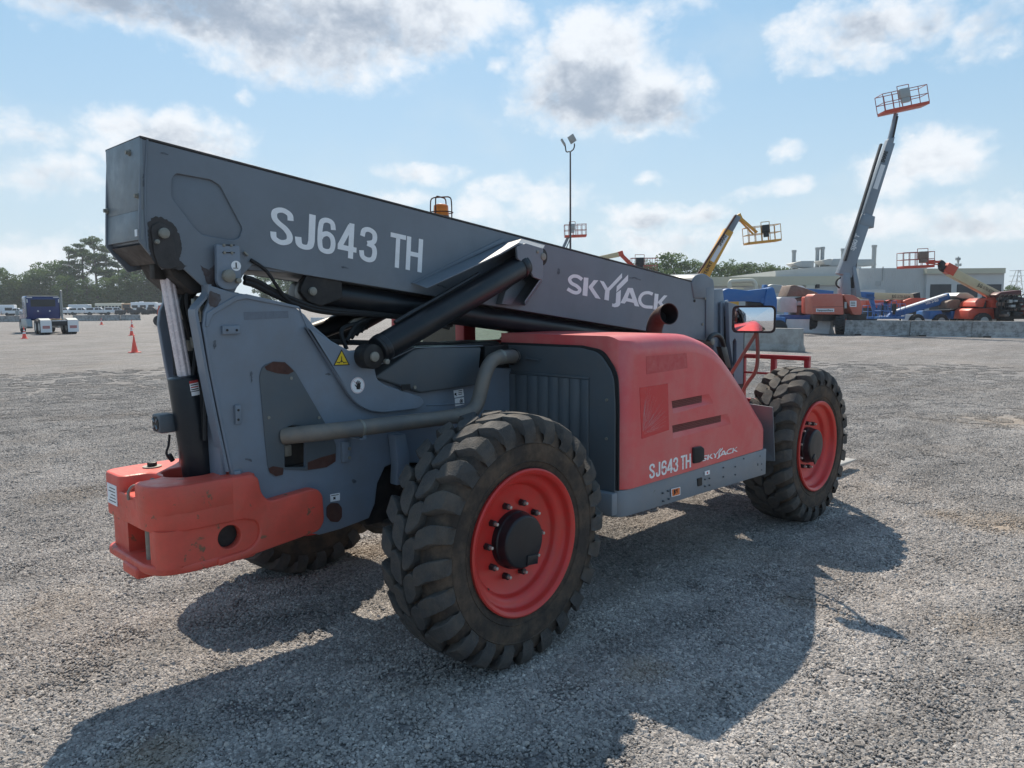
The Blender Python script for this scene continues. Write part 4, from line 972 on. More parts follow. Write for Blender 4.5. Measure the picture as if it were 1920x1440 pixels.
b = MB(); hx = XR-.03; b.tube([(XR-.018, -.42, 1.50), (hx, -.42, 1.495), (hx, -.54, 1.49), (XR-.018, -.54, 1.495)], .005, 8); b.build('panel_handle', M_DGREY, panel)
for (y_, z_) in ((-1.06, 1.28), (-1.06, 1.05)): b = MB(); b.cyl((XR-.018, y_, z_), (XR-.026, y_, z_), .009, .009, 10); b.build('bolt', M_STEEL, panel)
# skirt below the hood
sk = rnd([(HX0-.01, -1.135), (2.71, -1.150), (2.71, -.55), (HX0-.01, -.55)], [.11, .01, .01, .02], 6)
b = MB()
zb = lambda x: .545-.0*(x)
b.prism(sk, .575, .738, 'z'); 
skirt = b.build('side_skirt', M_SKIRT, T, bevel=.010, seg=2)
me = skirt.data
for v in me.vertices:
    if v.co.z < .6: v.co.z = .575-(v.co.x-.86)*.020
    else: v.co.z = .738+0*(v.co.x)
def sfn(pts, y=-1.1515): return TY(pts, y)
b = MB(); b.prism(sfn([(1259, 917), (1276, 913), (1276, 928), (1260, 932)]), -1.1465, -1.1500); st = b.build('orange_sticker', M_WHITE, skirt)
b = MB(); b.prism(sfn([(1260, 918), (1275, 914.3), (1275, 926.8), (1261, 930.8)]), -1.1500, -1.1506); b.build('sticker_field', M_ORG, st)
b = MB(); x, z = Y(1265, 922, -1.151)
b.ball((x, -1.1515, z+.004), .012, 8, (1, .1, 1)); b.cyl((x-.01, -1.151, z-.015), (x+.01, -1.151, z-.008), .004, .004, 6); b.cyl((x+.02, -1.151, z+.005), (x+.03, -1.151, z+.012), .004, .004, 6); b.cyl((x+.028, -1.151, z-.010), (x+.028, -1.151, z+.004), .003, .003, 6); b.build('sticker_mark', M_INK, st)
b = MB(); b.prism(sfn([(1322, 884), (1331, 881.5), (1331, 889), (1322.5, 891.5)]), -1.1465, -1.1505); st = b.build('small_sticker', M_WHITE, skirt); b = MB(); x, z = Y(1326.5, 886.5, -1.151); b.ball((x, -1.1508, z), .009, 8, (1, .1, 1)); b.build('sticker_mark', M_REDINK, st)
b = MB(); b.prism(sfn([(1309, 898), (1317, 895.5), (1317, 910), (1310, 912)]), -1.1400, -1.1500); b.build('skirt_slot', M_DARK, skirt)
bm_ = MB()
for (px, py) in ((1244, 925), (1254, 921), (1245, 940), (1255, 936), (1323, 899), (1331, 897), (1323, 912), (1331, 910), (1357, 877), (1379, 875), (1379, 890), (1357, 894), (1421, 870), (1428, 870), (1428, 881), (1421, 872), (1395, 860), (1425, 855)):
    x, z = Y(px, py, -1.15); bm_.cyl((x, -1.140, z), (x, -1.153, z), .0065, .005, 8)
bm_.build('rivets', M_DGREY, skirt)
b = MB(); b.box(.80, .855, -1.13, -.60, .60, .735); b.build('skirt_bracket', M_SKIRT, T, bevel=.01)
b = MB(); b.box(.9, 2.66, -1.10, -.25, .62, .95); b.build('engine_underpan', M_DARK, T, bevel=.02)
# mud flap behind the front wheel
b = MB(); b.add([(2.80, -.86, 1.06), (2.80, -1.15, 1.045), (2.86, -1.15, .62), (2.80, -.86, .60)], [(0, 1, 2, 3)])
fl_ = b.build('mud_flap', M_FLAP, T, smooth=False); sm = fl_.modifiers.new('t', 'SOLIDIFY'); sm.thickness = .012

# ---- exhaust
ex = cr([Vector(p) for p in ((2.06, -.56, 1.50), (2.055, -.565, 1.62), (2.03, -.60, 1.70), (1.99, -.67, 1.752), (1.945, -.765, 1.765))], 6)
b = MB(); n = 24
b.tube(ex, [.060]*(len(ex)-7)+[.061, .063, .066, .069, .072, .075, .077], n, caps=False); o = b.build('exhaust_stack', mat('sooty_exhaust_steel', (.075, .045, .038), .6, dirt=(.03, .022, .02), damt=.7, dscale=9), T); sm = o.modifiers.new('t', 'SOLIDIFY'); sm.thickness = .004; sm.offset = -1
b = MB(); e = Vector(ex[-9]); d = (Vector(ex[-8])-e).normalized(); b.cyl(e, e+d*.005, .058, .058, 24); b.build('exhaust_bore_shade', M_RUBBER, o)  # black disc across the pipe, painted in for the shade inside
o.data.materials.append(M_INK); sm.material_offset = 1; sm.material_offset_rim = 0

# ---- mirror
mc = Vector((2.545, -1.105, 1.717)); mh = MB()
oh = rnd([(-.158, -.10), (.158, -.10), (.158, .10), (-.158, .10)], .04, 5)
Rm = Matrix.Translation(mc) @ Matrix.Rotation(math.radians(11), 4, 'Z') @ Matrix.Rotation(math.radians(1.0), 4, 'Y')
def mirror_prism(poly, x0, x1, name, m_, par, poly2=None, bevel=0):
    b = MB(); b.prism(poly, x0, x1, 'x', poly2); b.v = [tuple(Rm @ Vector(v)) for v in b.v]; return b.build(name, m_, par, bevel=bevel)
mir = mirror_prism(oh, .0, .03, 'mirror', M_BLACK, T, [(y*.8, z*.75) for y, z in oh], .004)
cu_ = rnd([(-.145, -.087), (.145, -.087), (.145, .087), (-.145, .087)], .034, 5)
b = MB(); outr = oh; inn = cu_
L = len(oh); vs = [tuple(Rm @ Vector((-.012, y, z))) for y, z in oh]+[tuple(Rm @ Vector((-.012, y, z))) for y, z in cu_]+[tuple(Rm @ Vector((.002, y, z))) for y, z in oh]+[tuple(Rm @ Vector((.002, y, z))) for y, z in cu_]
b.add(vs, [(i, (i+1) % L, L+(i+1) % L, L+i) for i in range(L)]+[(i, 2*L+i, 2*L+(i+1) % L, (i+1) % L) for i in range(L)]+[(L+i, L+(i+1) % L, 3*L+(i+1) % L, 3*L+i) for i in range(L)])
b.build('mirror_rim', M_RUBBER, mir)
b = MB(); RC = 1.0; rings = 8; vs = [tuple(Rm @ Vector((-.0155, 0, 0)))]
for k in range(1, rings+1):
    for y_, z_ in cu_:
        yy, zz_ = y_*k/rings, z_*k/rings; vs.append(tuple(Rm @ Vector((-.0155+(yy*yy+zz_*zz_)/(2*RC), yy, zz_))))
nL = len(cu_); fs = [(0, 1+i, 1+(i+1) % nL) for i in range(nL)]
for k in range(rings-1): fs += [(1+k*nL+i, 1+k*nL+(i+1) % nL, 1+(k+1)*nL+(i+1) % nL, 1+(k+1)*nL+i) for i in range(nL)]
b.add(vs, fs); b.build('mirror_pane', M_MIRROR, mir)
b = MB(); tubep = cr([Vector(p) for p in ((2.575, -1.115, 1.64), (2.59, -1.12, 1.45), (2.60, -1.10, 1.33), (2.60, -1.04, 1.24), (2.58, -.98, 1.12))], 6)
b.tube(tubep, .014, 12); b.tube([(2.575, -1.115, 1.62), (2.50, -.95, 1.30), (2.47, -.90, 1.12)], .013, 12); b.cyl((2.575, -1.11, 1.60), (2.575, -1.11, 1.70), .016, .016, 12); b.build('mirror_arm', mat('mirror_arm_brown', (.17, .06, .05), .5, dirt=(.2, .12, .1), damt=.5), mir)

# ---- front end of the boom and fork carriage
hump = cr([Vector(p) for p in TY([(1295, 530), (1303, 517), (1318, 513), (1330, 520), (1337, 528), (1338, 560)], YB)], 4)
b = MB(); b.prism([tuple(p) for p in hump]+[Y(1300, 560, YB)], YB-.01, BW+.01, 'y'); b.build('boom_nose_cap', M_GREY, T, bevel=.012, seg=3)
b = MB(); b.prism(TY([(1322, 540), (1337, 536), (1336, 640), (1322, 640)], YB), YB-.012, YB, 'y'); b.build('nose_strap', M_GREY, T, bevel=.004)
pinx = [(1322, 560), (1317, 608), (1302, 564)]
for k, (px, py) in enumerate(pinx): disc(px, py, YB-.001 if k else YB-.012, .012, M_STEEL if k < 2 else M_DARK, 'bolt', .006)
b = MB(); b.prism(TY([(1338, 542), (1356, 541), (1358, 560), (1358, 690), (1338, 690)], -.17), -.17, .17, 'y'); b.build('inner_boom_section', M_GREY2, T, bevel=.012)
b = MB(); b.prism(TY([(1352, 567), (1366, 562), (1368, 690), (1352, 690)], -.20), -.20, -.18, 'y'); b.build('boom_head_plate', M_GREY2, T, bevel=.006)
hp = rnd(TY([(1366, 566), (1378, 570), (1397, 577), (1395, 600), (1393, 720), (1378, 720), (1368, 640)], -.26), .01, 2)
sl_ = rnd(TY([(1374, 640), (1378, 634), (1381, 640), (1381, 690), (1374, 690)], -.26), .006, 3)
plate('boom_head', hp, [sl_], -.26, -.22, M_GREY2, T, .004)
b = MB(); q = Y(1370, 640, 0); b.box(3.75, 4.15, -.21, .21, .55, 1.72); b.build('boom_head_core', M_DARK, T, bevel=.02)
hk = [Vector(p) for p in TY([(1328, 640), (1334, 630), (1345, 628), (1353, 636), (1357, 650)], -.30)]
b = MB(); b.tube([(p.x, -.30, p.y) for p in map(Vector, cr(hk, 4))], .022, 12); b.prism(TY([(1350, 650), (1361, 650), (1370, 690), (1360, 690)], -.30), -.31, -.26); b.build('tilt_linkage', M_BLACK, T, bevel=.004)
pin(1337, 641, -.26, -.33, .03)
# fork carriage
XC = 4.55
b = MB()
zt = 1.295
b.box(XC, XC+.05, -.67, .80, zt-.022, zt+.022); b.box(XC, XC+.05, -.67, .80, .40, .50); b.box(XC, XC+.05, -.67, .80, .78, .86)
for y_ in (-.67, -.33, 0, .33, .75): b.box(XC-.002, XC+.048, y_, y_+.05, .42, zt-.02)
b.tube([(XC-.02, -.45, 1.13), (XC-.02, .5, 1.13)], .012, 8)
b.build('fork_carriage', M_REDCAB, T, bevel=.006)
b = MB(); b.box(XC-.35, XC, -.62, -.30, .88, .99); b.build('carriage_bracket', M_REDCAB, T, bevel=.01)
for y_ in (-.62, .50):
    b = MB(); b.prism([(XC+.05, 1.0), (XC+.10, 1.0), (XC+.10, .14), (XC+1.3, .115), (XC+1.3, .10), (XC+.05, .07)], y_-.06, y_+.06, 'y'); b.build('fork', M_FORK, T, bevel=.006)

# ---- cab on the left side
def bar(b, p, q, r=.04): b.cyl(p, q, r, r, 8)
b = MB(); zr = 2.19
XA, XBk = .95, 2.35
b.box(XA, XA+.12, .30, .40, .9, zr); b.box(XA, XA+.12, 1.08, 1.16, .9, zr); b.box(XBk, XBk+.1, .30, .38, 1.0, zr-.2); b.box(XBk, XBk+.1, 1.08, 1.16, 1.0, zr-.2)
b.box(XA+.1, XBk+.05, .30, .36, 1.50, 1.58); b.box(XA, XBk+.1, .30, 1.16, .85, 1.0); b.box(XA, XBk+.1, .30, .36, 1.0, 1.5); b.box(XA, XBk+.1, 1.10, 1.16, 1.0, 1.4)
b.box(XA, XA+.06, .36, 1.12, .9, 1.25)
cabo = b.build('cab', M_REDCAB, T, bevel=.015)
b = MB(); b.box(XA-.05, XBk, .28, 1.18, zr-.03, zr+.04); b.build('cab_roof', M_REDCAB, cabo, bevel=.02)
for nm, (x0, x1, y0, y1, z0, z1) in {'side_window': (XA+.12, XBk, .325, .331, 1.58, zr-.05), 'far_window': (XA+.12, XBk, 1.125, 1.131, 1.40, zr-.05), 'rear_window': (XA+.05, XA+.056, .40, 1.08, 1.25, zr-.05)}.items():
    b = MB(); b.box(x0, x1, y0, y1, z0, z1); b.build(nm, M_GLASS, cabo)
b = MB(); swc = Vector((1.95, .72, 1.56)); rot = Matrix.Rotation(math.radians(-28), 4, 'Y')
ring = [swc+rot @ Vector((.19*math.cos(a), .19*math.sin(a), 0)) for a in [2*PI*k/24 for k in range(25)]]
b.tube(ring, .013, 8, caps=False)
for a in (0, 2.1, 4.2): b.tube([swc, swc+rot @ Vector((.19*math.cos(a), .19*math.sin(a), 0))], .01, 6)
b.tube([swc, swc+Vector((.2, 0, -.5))], .03, 8); b.build('steering_wheel', M_RUBBER, cabo)
b = MB(); b.box(1.15, 1.60, .50, .95, 1.05, 1.20); b.box(1.08, 1.20, .50, .95, 1.18, 1.72); b.build('seat', M_RUBBER, cabo, bevel=.04)
bx, bz = Y(825, 401, .55); bx = max(bx, .97)
b = MB(); b.cyl((bx, .55, 2.22), (bx, .55, bz), .03, .03, 20); b.cyl((bx, .55, bz-.03), (bx, .55, bz-.015), .06, .06, 20); b.build('beacon_base', M_BLACK, cabo)
b = MB(); b.cyl((bx, .55, bz-.02), (bx, .55, bz+.06), .058, .052, 24); b.ball((bx, .55, bz+.055), .052, 16, (1, 1, .35)); bc = b.build('beacon', M_BEACON, cabo)
b = MB()
for k in range(4):
    a = k*PI/2+.4; c_, s_ = math.cos(a), math.sin(a)
    b.tube(cr([Vector(p) for p in ((bx+.085*c_, .55+.085*s_, bz-.06), (bx+.085*c_, .55+.085*s_, bz+.07), (bx+.07*c_, .55+.07*s_, bz+.115), (bx, .55, bz+.12))], 4), .005, 6)
b.tube([(bx+.086*math.cos(a), .55+.086*math.sin(a), bz+.01) for a in [2*PI*k/20 for k in range(21)]], .004, 6, caps=False); b.build('beacon_guard', M_RUST, bc)
# ================================================================== GROUND
def ground_mat(name, stones=True):
    m = bpy.data.materials.new(name); m.use_nodes = True; t = m.node_tree; b = t.nodes['Principled BSDF']; b.inputs['Roughness'].default_value = .85; b.inputs['Specular IOR Level'].default_value = .25
    tcn = N(t, 'ShaderNodeTexCoord'); geo = N(t, 'ShaderNodeNewGeometry')
    vec = geo.outputs['Position']
    def noise(sc, det=4, ro=.6):
        n = N(t, 'ShaderNodeTexNoise'); n.inputs['Scale'].default_value = sc; n.inputs['Detail'].default_value = det; n.inputs['Roughness'].default_value = ro; t.links.new(vec, n.inputs['Vector']); return n.outputs['Fac']
    def rng(f, a, c_, lo=0, hi=1):
        r = N(t, 'ShaderNodeMapRange'); r.inputs[1].default_value = a; r.inputs[2].default_value = c_; r.inputs[3].default_value = lo; r.inputs[4].default_value = hi; t.links.new(f, r.inputs[0]); return r.outputs[0]
    vo = N(t, 'ShaderNodeTexVoronoi'); vo.inputs['Scale'].default_value = 62; t.links.new(vec, vo.inputs['Vector'])
    wn = N(t, 'ShaderNodeSeparateColor'); t.links.new(vo.outputs['Color'], wn.inputs[0])
    cr_ = N(t, 'ShaderNodeValToRGB'); t.links.new(geo.outputs['Random Per Island'] if stones else wn.outputs[0], cr_.inputs[0])
    e = cr_.color_ramp.elements
    cols = [(0, (0.156, 0.146, 0.139)), (0.2, (0.226, 0.211, 0.203)), (0.5, (0.302, 0.284, 0.272)), (0.78, (0.376, 0.352, 0.334)), (0.93, (0.452, 0.409, 0.370)), (1, (0.608, 0.574, 0.535))] if stones else [(0, (0.113, 0.109, 0.109)), (0.2, (0.155, 0.150, 0.150)), (0.5, (0.207, 0.199, 0.199)), (0.78, (0.258, 0.248, 0.246)), (0.93, (0.325, 0.303, 0.292)), (1, (0.489, 0.463, 0.439))]
    e[0].position = 0; e[0].color = cols[0][1]+(1,); e[1].position = 1; e[1].color = cols[-1][1]+(1,)
    for p, c_ in cols[1:-1]: k = e.new(p); k.color = c_+(1,)
    col = cr_.outputs[0]
    st_ = N(t, 'ShaderNodeMapping'); st_.inputs[2].default_value = (0, 0, -YAW+PI/2+.3); st_.inputs[3].default_value = (.55, 1.5, 1); t.links.new(vec, st_.inputs[0])
    def sn(sc, det):
        n = N(t, 'ShaderNodeTexNoise'); n.inputs['Scale'].default_value = sc; n.inputs['Detail'].default_value = det; n.inputs['Roughness'].default_value = .75; t.links.new(st_.outputs[0], n.inputs['Vector']); return n.outputs['Fac']
    big = M_(t, 'MULTIPLY', rng(noise(.30, 6), .35, .68, .88, 1.10), M_(t, 'MULTIPLY', rng(sn(1.6, 9), .32, .68, .72, 1.26), rng(sn(.42, 5), .34, .66, .82, 1.16)))
    h = N(t, 'ShaderNodeHueSaturation'); t.links.new(col, h.inputs['Color']); t.links.new(big, h.inputs['Value'])
    brown = rng(noise(.55, 6, .65), .50, .78, 0, .45 if stones else .30)
    col = mixc(t, brown, h.outputs[0], (.30, .235, .18), 'MIX')
    sx = N(t, 'ShaderNodeSeparateXYZ'); t.links.new(vec, sx.inputs[0])
    cur = None; wx = M_(t, 'MULTIPLY', M_(t, 'SUBTRACT', noise(2.2, 6), .5), 1.2); wy = M_(t, 'MULTIPLY', M_(t, 'SUBTRACT', noise(2.7, 6), .5), 1.2)
    for (px, py, r, sc) in SAND:
        x, y = Z(px, py, 0)
        u = M_(t, 'MULTIPLY', M_(t, 'ADD', M_(t, 'SUBTRACT', sx.outputs[0], x), M_(t, 'MULTIPLY', wx, r)), 1/r); v = M_(t, 'MULTIPLY', M_(t, 'ADD', M_(t, 'SUBTRACT', sx.outputs[1], y), M_(t, 'MULTIPLY', wy, r)), 1/r)
        q = M_(t, 'MULTIPLY', M_(t, 'SUBTRACT', 1.0, M_(t, 'ADD', M_(t, 'MULTIPLY', u, u), M_(t, 'MULTIPLY', v, v))), sc)
        cur = q if cur is None else M_(t, 'MAXIMUM', cur, q)
    sand = rng(M_(t, 'ADD', cur, M_(t, 'MULTIPLY', M_(t, 'SUBTRACT', noise(14, 6, .7), .5), 1.6)), -.0, 1.2, 0, .5 if stones else .7)
    col = mixc(t, sand, col, (.36, .28, .20))
    t.links.new(col, b.inputs['Base Color'])
    if not stones:
        bp = N(t, 'ShaderNodeBump'); bp.inputs['Strength'].default_value = .9; bp.inputs['Distance'].default_value = .012
        inv = M_(t, 'MULTIPLY_ADD', vo.outputs['Distance'], -1.0, 1.0)
        f = M_(t, 'ADD', M_(t, 'MULTIPLY', inv, M_(t, 'SUBTRACT', 1.0, sand)), M_(t, 'MULTIPLY', wn.outputs[1], .5))
        t.links.new(f, bp.inputs['Height'])
        bp2 = N(t, 'ShaderNodeBump'); bp2.inputs['Strength'].default_value = .5; bp2.inputs['Distance'].default_value = .05
        t.links.new(noise(7, 5), bp2.inputs['Height']); t.links.new(bp.outputs[0], bp2.inputs['Normal']); t.links.new(bp2.outputs[0], b.inputs['Normal'])
    return m
SAND = [(288, 1418, .22, 1.1), (1205, 1257, .16, 1.0), (1890, 985, .50, 1.0), (1775, 968, .22, 1.0), (1885, 792, 1.0, .7), (690, 1035, .38, 1.0), (1500, 1130, .2, .5), (1840, 1180, .3, .6), (1560, 1160, .2, .5), (110, 1130, .35, .45), (150, 925, .5, .5)]
M_GROUND = ground_mat('gravel_ground', False); M_STONE = ground_mat('gravel_stones', True)
b = MB(); R_ = 2500
ngr = 1
b.add([(-R_, -R_, 0), (R_, -R_, 0), (R_, R_, 0), (-R_, R_, 0)], [(0, 1, 2, 3)])
gr = b.build('ground', M_GROUND, smooth=False, fix=False); tag(gr, kind='structure')
# stones: small heaps of crushed rock, scattered over the near ground
rs = np.random.RandomState(4)
heaps = []
hc_ = bpy.data.collections.new('stone_heaps')
ico = bmesh.new(); bmesh.ops.create_icosphere(ico, subdivisions=1, radius=1); iv = np.array([v.co[:] for v in ico.verts]); ifc = np.array([[v.index for v in f.verts] for f in ico.faces]); ico.free()
for hI in range(7):
    NS = 340; V = []; F = []
    for k in range(NS):
        r = .155*math.sqrt(rs.rand()); a = rs.rand()*2*PI
        sz = .0046+.0046*rs.rand()**1.8; 
        if rs.rand() < .02: sz *= 1.7
        q = iv*(1+(rs.rand(12, 1)-.5)*.45)*np.array([1.2+.4*rs.rand(), .95, .62+.25*rs.rand()])*sz
        # random rotation
        from_ = Matrix.Rotation(rs.rand()*6.28, 3, 'Z') @ Matrix.Rotation((rs.rand()-.5)*1.1, 3, 'X') @ Matrix.Rotation((rs.rand()-.5)*1.1, 3, 'Y')
        q = q @ np.array(from_).T
        q = q+np.array([r*math.cos(a), r*math.sin(a), sz*.35+rs.rand()*.004])
        V.append(q); F.append(ifc+k*12)
    V = np.vstack(V); F = np.vstack(F)
    me = bpy.data.meshes.new('heap'); me.from_pydata(V.tolist(), [], F.tolist()); me.materials.append(M_STONE)
    o = bpy.data.objects.new('heap', me); hc_.objects.link(o)
pts = []
sandc = [(Z(px, py, 0), r*.8) for px, py, r, s in SAND[:8]]
for _ in range(95000):
    x = rs.uniform(-9, 27); y = rs.uniform(-12, 28)
    rel = (x-CX)*math.cos(YAW)+(y-CY)*math.sin(YAW); lat = (x-CX)*math.sin(YAW)-(y-CY)*math.cos(YAW)
    if rel < .8 or abs(lat) > rel*.75+1.5: continue
    dd_ = math.hypot(x-CX, y-CY)
    if dd_ > 26 or rs.rand() < (0 if dd_ < 10 else min(1, ((dd_-10)/16)**.9)): continue
    if any(math.hypot(x-cx, y-cy) < r+.02 and rs.rand() < .6 for (cx, cy), r in sandc): continue
    pts.append((x, y, 0))
# keep it dense close by, thinner away
me = bpy.data.meshes.new('gravel'); me.from_pydata(pts, [], []); gv = bpy.data.objects.new('gravel', me); C.objects.link(gv); tag(gv, kind='stuff')
gv['label'] = 'loose grey crushed stone covering the yard around the telehandler'; gv['category'] = 'gravel'
g = bpy.data.node_groups.new('scatter', 'GeometryNodeTree')
g.interface.new_socket('Geometry', in_out='INPUT', socket_type='NodeSocketGeometry'); g.interface.new_socket('Geometry', in_out='OUTPUT', socket_type='NodeSocketGeometry')
gi = g.nodes.new('NodeGroupInput'); go = g.nodes.new('NodeGroupOutput'); ip = g.nodes.new('GeometryNodeInstanceOnPoints'); ci = g.nodes.new('GeometryNodeCollectionInfo')
ci.inputs['Collection'].default_value = hc_; ci.inputs['Separate Children'].default_value = True; ci.inputs['Reset Children'].default_value = True
rv = g.nodes.new('FunctionNodeRandomValue'); rv.data_type = 'FLOAT_VECTOR'; rv.inputs['Max'].default_value = (0, 0, 6.283)
rsn = g.nodes.new('FunctionNodeRandomValue'); rsn.data_type = 'FLOAT'; rsn.inputs['Min'].default_value = .85; rsn.inputs[3].default_value = 1.15
ip.inputs['Pick Instance'].default_value = True
g.links.new(gi.outputs[0], ip.inputs['Points']); g.links.new(ci.outputs[0], ip.inputs['Instance']); g.links.new(rv.outputs[0], ip.inputs['Rotation']); g.links.new(ip.outputs[0], go.inputs[0])
md = gv.modifiers.new('scatter', 'NODES'); md.node_group = g
print('heaps', len(pts))

# ================================================================== BACKGROUND
class Fr:
    def __init__(s, px, d, py=575):
        p = CP+ray(px, py)*d; s.o = Vector((p.x, p.y, 0)); s.d = d; s.rz = YAW-PI/2
        s.r = Vector((math.sin(YAW), -math.cos(YAW), 0)); s.f = Vector((math.cos(YAW), math.sin(YAW), 0))
    def p(s, px, py, dy=0):
        k = ray(px, py); t = ((s.o-CP).dot(s.f)+dy)/k.dot(s.f); q = CP+k*t-s.o
        return (q.dot(s.r), dy, q.z)
    def xz(s, px, py, dy=0): a = s.p(px, py, dy); return (a[0], a[2])
    def root(s, name, label, cat, group=None): return empty(name, s.o, s.rz, label, cat, group)
    def to(s, v): return s.o+s.r*v[0]+s.f*v[1]+Vector((0, 0, v[2]))

# ---- materials for the yard
M_CONC = mat('weathered_concrete', (.36, .355, .335), .85, dirt=(.13, .115, .095), damt=.85, dscale=1.6, var=.12, bump=.2, bscale=20)
M_CONC2 = mat('stained_concrete', (.36, .355, .345), .9, dirt=(.035, .026, .018), damt=1.0, dscale=3.4, var=.15, bump=.2, bscale=20)
M_CONCW = mat('pale_concrete', (.56, .57, .58), .8, dirt=(.35, .35, .34), damt=.5, dscale=2, bump=.2, bscale=20)
M_BLUE = mat('machine_blue', (.022, .125, .36), .4, dirt=(.10, .18, .3), damt=.4, dscale=2)
M_NAVY = mat('navy_cab', (.012, .032, .15), .25, coat=.3)
M_ORANGE = mat('machine_orange', (.56, .15, .105), .5, dirt=(.55, .26, .2), damt=.4, dscale=1.5)
M_ORANGE2 = mat('machine_red_orange', (.58, .07, .035), .45, dirt=(.3, .08, .05), damt=.4, dscale=1.5)
M_CREAM = mat('boom_cream', (.60, .50, .31), .5, dirt=(.4, .33, .22), damt=.4, dscale=1.5)
M_YELL = mat('boom_yellow', (.68, .36, .06), .45)
M_LG = mat('lift_grey', (.21, .26, .31), .45, dirt=(.3, .33, .36), damt=.4, dscale=1)
M_RAIL = mat('basket_rail_red', (.30, .10, .09), .5)
M_RAILY = mat('basket_rail_yellow', (.50, .29, .10), .5)
M_MACH = mat('machine_black', (.02, .022, .026), .6)
M_BROWN = mat('brown_hood', (.17, .115, .09), .6, dirt=(.3, .26, .22), damt=.5, dscale=3)
M_WHT = mat('vehicle_white', (.74, .76, .78), .35)
M_BUS = mat('bus_cream', (.70, .64, .50), .45)
M_BUSO = mat('bus_ochre', (.42, .24, .12), .5)
M_TINT = mat('tinted_glass', (.02, .025, .03), .08)
M_TYR2 = mat('plain_tyre', (.03, .03, .032), .8)
M_STEELG = mat('galvanised', (.36, .38, .38), .5, metal=.3)
M_WALLG = mat('warehouse_wall', (.52, .53, .52), .6, dirt=(.42, .42, .41), damt=.5, dscale=.4)
M_WALLC = mat('warehouse_fascia', (.50, .48, .37), .6, dirt=(.4, .38, .30), damt=.4, dscale=.3)
M_ROOF = mat('roof_metal', (.45, .46, .45), .5)
M_DOOR = mat('dark_door', (.035, .038, .045), .6)  # one even dark colour for the dock doors
M_DUCT = mat('cream_duct', (.55, .53, .44), .5)
M_CONE = mat('cone_orange', (.95, .115, .075), .5)
M_CONEW = mat('cone_white_band', (.8, .8, .8), .5)
M_TRUNK = mat('bark', (.10, .075, .06), .9)
def foliage(name, c1, c2):
    m = bpy.data.materials.new(name); m.use_nodes = True; t = m.node_tree; t.nodes.clear()
    o = N(t, 'ShaderNodeOutputMaterial'); d = N(t, 'ShaderNodeBsdfDiffuse'); tr = N(t, 'ShaderNodeBsdfTranslucent'); mx = N(t, 'ShaderNodeMixShader'); mx.inputs[0].default_value = .35
    geo = N(t, 'ShaderNodeNewGeometry'); n = N(t, 'ShaderNodeTexNoise'); n.inputs['Scale'].default_value = .35; t.links.new(geo.outputs['Position'], n.inputs['Vector'])
    f = M_(t, 'ADD', M_(t, 'MULTIPLY', geo.outputs['Random Per Island'], .6), M_(t, 'MULTIPLY', n.outputs['Fac'], .45))
    c = mixc(t, f, c1, c2); t.links.new(c, d.inputs[0]); t.links.new(c, tr.inputs[0]); t.links.new(d.outputs[0], mx.inputs[1]); t.links.new(tr.outputs[0], mx.inputs[2]); t.links.new(mx.outputs[0], o.inputs[0]); return m
M_LEAF1 = foliage('pine_needles', (.055, .085, .042), (.15, .21, .095)); M_LEAF2 = foliage('broad_leaves', (.060, .098, .040), (.17, .24, .095))

